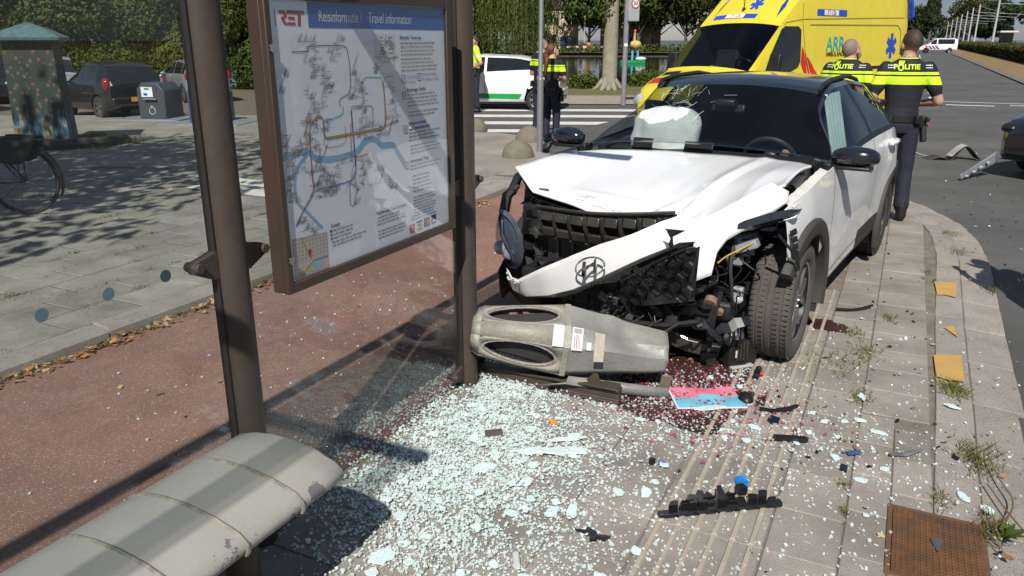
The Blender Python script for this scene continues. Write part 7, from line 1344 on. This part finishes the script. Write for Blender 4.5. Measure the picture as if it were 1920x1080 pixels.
sensor = thing('parking_sensor', 'round black sensor with a red and silver cap near the lamp unit', 'sensor', ST(3.98, -.52, .02), SANG); b = MB(); b.tube([(-.05, 0, 0), (.03, 0, .005)], .017, 12); ob('barrel', b, mBlackP, sensor, bevel=.002); b = MB(); b.tube([(.0, -.018, .004), (.0, -.03, .004)], .013, 10); ob('red_cap', b, mRedRef, sensor)
b = MB(); b.tube([(.03, 0, .005), (.05, 0, .006)], .02, 12); ob('silver_ring', b, mChrome, sensor)
mir = thing('mirror_cap', 'black oval plastic cap lying at the corner of the poster', 'debris', ST(3.66, -.52, .0), SANG + R(20)); b = MB(); b.ball((0, 0, .01), (.055, .038, .035), 20, 8, half=True); ob('shell', b, mBlackP, mir); b = MB(); b.tube([(-.05, 0, .016), (0, 0, .046), (.05, 0, .016)], .003, 5); ob('moulding_line', b, mRib, mir)
ring = thing('grey_plug', 'grey ribbed cylinder plug at the bottom edge', 'debris', ST(2.02, -.99, .008), SANG + R(30)); b = MB(); b.tube([(-.03, 0, .004), (.03, 0, .006)], .013, 14); ob('plug_body', b, mStk, ring); b = MB(); b.tube([(.03, 0, .006), (.034, 0, .006)], .0145, 14); ob('plug_ring', b, mSteel, ring)
# flakes scattered thinly: black, grey and clear, plus dry leaves
def flakes(name, lab, cat, n, dist, mats, size):
    mb = MB()
    for k in range(n):
        s, t, z = dist(); p = ST(s, t, z); a = rg.uniform(0, 6.28); sz = size * rg.uniform(.5, 1.5); q = Euler((rg.gauss(0, .3), rg.gauss(0, .3), a)).to_matrix(); o = [V(sz * rg.uniform(.6, 1) * math.cos(w), sz * .6 * rg.uniform(.5, 1) * math.sin(w), rg.uniform(0, .3) * sz) for w in (0, 1.2, 2.3, 3.4, 4.6, 5.5)]; mb.add([p + q @ x for x in o], [(0, 1, 2, 3, 4, 5)], rg.randrange(len(mats)))
    return tag(ob(name, mb, mats, None, 0, recalc=False), lab, cat, kind='stuff')
mDL = [M('dead_leaf_orange', (.36, .15, .04), .8), M('dead_leaf_brown', (.2, .11, .05), .8), M('dead_leaf_tan', (.4, .3, .16), .8)]
flakes('plastic_crumbs', 'scattered crumbs of black car plastic on paving and road', 'debris', 260, lambda: rg.choice([(rg.gauss(3.6, .7), rg.gauss(-.3, .35), .004), (rg.gauss(11, 2.5), rg.gauss(1.1, .45), -.055), (rg.gauss(7.5, 1.5), rg.uniform(.75, 1.6), -.055), (rg.gauss(5, 1.2), rg.uniform(-.2, .45), .004)]), [mBlackP, mGl, mStk], .016)
flakes('dry_leaves', 'dry orange leaves gathered along the left kerb', 'leaves', 900, lambda: (rg.uniform(1, 7.5), KT + abs(rg.gauss(.02, .06)), rg.uniform(.0, .02)), mDL, .022)
flakes('loose_leaves', 'single dry leaves scattered over path and paving', 'leaves', 90, lambda: rg.choice([(rg.uniform(1.5, 8), rg.uniform(KT, -2), .002), (rg.uniform(2, 8), rg.uniform(-.3, .7), .006), (rg.uniform(2, 9), rg.uniform(-9, -4.3), .075)]), mDL, .018)
# grass in the joints
mGr = leafM('joint_grass', (.12, .15, .02), (.16, .13, .03), .2); mb = MB()
def tuft(s, t, z, r, n, h):
    for k in range(n):
        p = ST(s + rg.gauss(0, r), t + rg.gauss(0, r * .6), z); a = rg.uniform(0, 6.28); l = h * rg.uniform(.5, 1.3); w = .0025; d = V(math.cos(a), math.sin(a), 0); e = V(-d.y, d.x, 0) * w; mb.add([p - e, p + e, p + d * l * .6 + V(0, 0, l * .55)], [(0, 1, 2)])
for k in range(130):
    i = rg.randrange(14); j = rg.uniform(2.2, 8.0); tuft(j, KT - .2 - .32 * i, .066, rg.uniform(.02, .09), rg.randint(14, 50), .035)
for k in range(70): tuft(rg.uniform(1, 6.5), KT + .01, .0, .05, 30, .045)
for s, t, r, n, h in ((4.25, .42, .06, 160, .07), (4.3, .40, .04, 80, .06), (3.95, .0, .05, 90, .05), (4.6, -.02, .07, 120, .05), (4.9, -.1, .06, 90, .05), (5.3, .1, .04, 60, .05), (6.6, .33, .03, 40, .04), (3.55, .48, .08, 260, .07), (2.95, .5, .05, 120, .09), (3.1, .33, .04, 70, .04), (3.05, -.02, .02, 40, .03), (2.85, .0, .02, 40, .03), (7.4, .56, .08, 90, .05), (8.1, .52, .06, 70, .05), (6.3, .75, .05, 60, .05), (4.35, -.12, .12, 120, .06), (4.4, -.3, .1, 60, .05)): tuft(s, t, .0, r, n, h)
for k in range(60): tuft(-7.2 * 0 + rg.uniform(7.9, 9.3), rg.uniform(-13.2, -11.4), .06, .12, 40, .22)
tag(ob('joint_grass', mb, mGr, None, 0, recalc=False), 'small grass tufts growing in the paving joints', 'grass', kind='stuff')
wd_ = thing('weed_plant', 'leafy green weed growing at the kerb beside the iron cover', 'plant', ST(2.93, .53, 0)); 
for k in range(9): a = rg.uniform(0, 6.28); l = rg.uniform(.05, .09); T = Matrix.Rotation(a, 4, 'Z') @ Matrix.Rotation(R(-28), 4, 'Y'); b = MB(); b.add([(0, 0, .01), (l * .5, .016, .012), (l, 0, .004), (l * .5, -.016, .012)], [(0, 1, 2, 3)], 0, T); ob('leaf', b, mLeafA, wd_, 0)
b = MB(); b.tube([(0, 0, 0), (.01, 0, .05)], .004, 5); ob('stem', b, mLeafA, wd_)
for lab, pts in (('thin dry twig at the kerb above the leafy weed', [(3.55, .52), (3.35, .55), (3.2, .58), (3.02, .54)]), ('forked dry twig beside the kerb at the right', [(3.3, .5), (3.12, .55), (2.98, .6)])):
    b = MB(); b.tube(cr([tuple(ST(s, t, .012)) for s, t in pts], 5), .0035, 5); tag(ob('twig', b, M('twig', (.16, .11, .06), .9)), lab, 'twig', 'dry twigs at the kerb')
# ---- wreckage on the road by the black car
wl2 = thing('wheel_arch_liner', 'torn black wheel arch liner lying on the road', 'debris', (6.85, 12.1, -.06), R(-10))
b = MB(); b.grid(lambda u, v: (lerp(-.38, .38, u) , lerp(-.14, .14, v), .17 * math.sin(math.pi * min(1, max(0, (u - .45) / .55))) + .05 * math.sin(math.pi * u * 2.2) ** 2), 24, 6); o = ob('liner_shell', b, M('dirty_liner', (.02, .02, .02), .7, col2=(.055, .05, .045), scale=5), wl2, 60); o.modifiers.new('s', 'SOLIDIFY').thickness = .008
b = MB(); b.grid(lambda u, v: (lerp(-.06, .16, u), lerp(-.14, .1, v), .012 + .17 * math.sin(math.pi * min(1, max(0, ((u * .29 + .42) - .45) / .55))) + .05), 8, 5); ob('pale_patch', b, M('pale_panel', (.4, .39, .36), .6), wl2, 60)
b = MB(); b.tube(cr([(-.36, 0, .04), (-.5, .05, .08), (-.6, .1, .16)], 4), .012, 6); ob('trailing_strip', b, mBlackP, wl2)
bp_ = thing('bumper_fragment', 'grey bumper fragment leaning from the road against the black car', 'debris', (6.2, 10.3, -.06), R(28))
b = MB(); b.grid(lambda u, v: (lerp(-.32, .42, u), .05 * math.sin(u * 3) + .02 * v, .02 + .26 * u ** 1.6 * (.6 + .4 * v) + .07 * v), 16, 4); o = ob('bumper_shell', b, M('silver_grey_paint', (.17, .18, .21), .4), bp_, 50); o.modifiers.new('s', 'SOLIDIFY').thickness = .01
for k in range(4): b = MB(); b.box((-.2 + k * .14, .0, .06 + .05 * k), (.03, .03, .02)); ob('clip', b, mStk, bp_)

# ---- bicycle added behind the glass in place of its reflection in the pane
bk2 = thing('bicycle_stand_in', 'dark city bicycle with pannier bag at the left edge, added for a reflection in the pane', 'bicycle_stand_in', (-4.78, 7.52, .066), R(186))
mBk = M('bicycle_black', (.01, .01, .011), .4); mBag2 = M('pannier_cloth', (.016, .016, .018), .75, bump=.3)
def bwheel(x):
    T = Matrix.Translation((x, 0, .345)) @ Matrix.Rotation(R(90), 4, 'X'); b = MB(); b.lathe([(.325 + .018 * math.cos(a), .018 * math.sin(a)) for a in [2 * math.pi * k / 8 for k in range(9)]], 40, 0, T, cap=False); w_ = ob('wheel', b, mTyre, bk2); b = MB(); b.lathe([(.305, -.01), (.312, -.012), (.312, .012), (.305, .01)], 40, 0, T, cap=False)
    for k in range(18): a = 2 * math.pi * k / 18; b.tube([(.02 * math.cos(a + 1), .02 * math.sin(a + 1), .02 * (-1) ** k), (.31 * math.cos(a), .31 * math.sin(a), 0)], .0018, 3, T=T)
    b.tube([(0, 0, -.05), (0, 0, .05)], .022, 10, T=T); ob('rim', b, mAlloyD, w_)
bwheel(0); bwheel(1.08)
b = MB(); bb_, hd_, st_ = (.46, 0, .3), (.92, 0, .82), (.3, 0, .85)
for p, q, r in (((0, .05, .345), bb_, .012), ((0, -.05, .345), bb_, .012), ((0, .05, .345), (.32, 0, .78), .009), ((0, -.05, .345), (.32, 0, .78), .009), (bb_, (.29, 0, .9), .017), (bb_, (.93, 0, .62), .019), ((.36, 0, .66), (.9, 0, .74), .016), ((.9, 0, .9), (1.0, 0, .5), .018), ((1.0, .05, .5), (1.08, .05, .345), .011), ((1.0, -.05, .5), (1.08, -.05, .345), .011)): b.tube([p, q], r, 8)
b.tube(cr([(.88, 0, .98), (.84, -.15, 1.02), (.7, -.28, 1.02), (.62, -.29, 1.0)], 4), .012, 6); b.tube(cr([(.88, 0, .98), (.84, .15, 1.02), (.7, .28, 1.02), (.62, .29, 1.0)], 4), .012, 6); b.tube([(.9, 0, .88), (.88, 0, 1.0)], .014, 6); ob('frame', b, mBk, bk2)
b = MB(); b.loft([[(x, -w, z), (x, w, z), (x, w * .8, z + .05), (x, -w * .8, z + .05)] for x, w, z in ((.16, .09, .93), (.24, .1, .93), (.34, .05, .92), (.44, .02, .92))]); ob('saddle', b, mBk, bk2, bevel=.015)
b = MB(); T = Matrix.Translation((0, 0, .345)) @ Matrix.Rotation(R(90), 4, 'X'); b.lathe([(.365, -.028), (.375, -.02), (.375, .02), (.365, .028)], 24, 0, T, cap=False, a0=R(0), a1=R(205)); ob('mudguard', b, mBk, bk2)
b = MB(); b.box((-.02, 0, .735), (.44, .12, .012)); b.tube([(-.02, .06, .735), (0, .06, .345)], .006, 5); b.tube([(-.02, -.06, .735), (0, -.06, .345)], .006, 5); ob('carrier', b, mBk, bk2)
for sg in (-1, 1): b = MB(); b.loft([[(x - w, sg * (.07 + d), z), (x + w * .8, sg * (.07 + d), z + .02), (x + w * .8, sg * (.07), z + .02), (x - w, sg * .07, z)] for x, d, z, w in ((0.06, .04, .5, .1), (.03, .1, .54, .17), (.0, .11, .66, .2), (-.02, .06, .75, .22), (-.02, .0, .77, .2))]); ob('pannier', b, mBag2, bk2, sub=2)
b = MB(); b.tube([(.46, -.02, .3), (.46, .02, .3)], .09, 20); b.tube([(.46, -.06, .3), (.56, -.08, .17)], .01, 6); b.tube([(.46, .06, .3), (.36, .08, .43)], .01, 6); b.box((.57, -.12, .165), (.09, .08, .02)); b.box((.35, .12, .435), (.09, .08, .02)); ob('crank', b, mAlloyD, bk2)
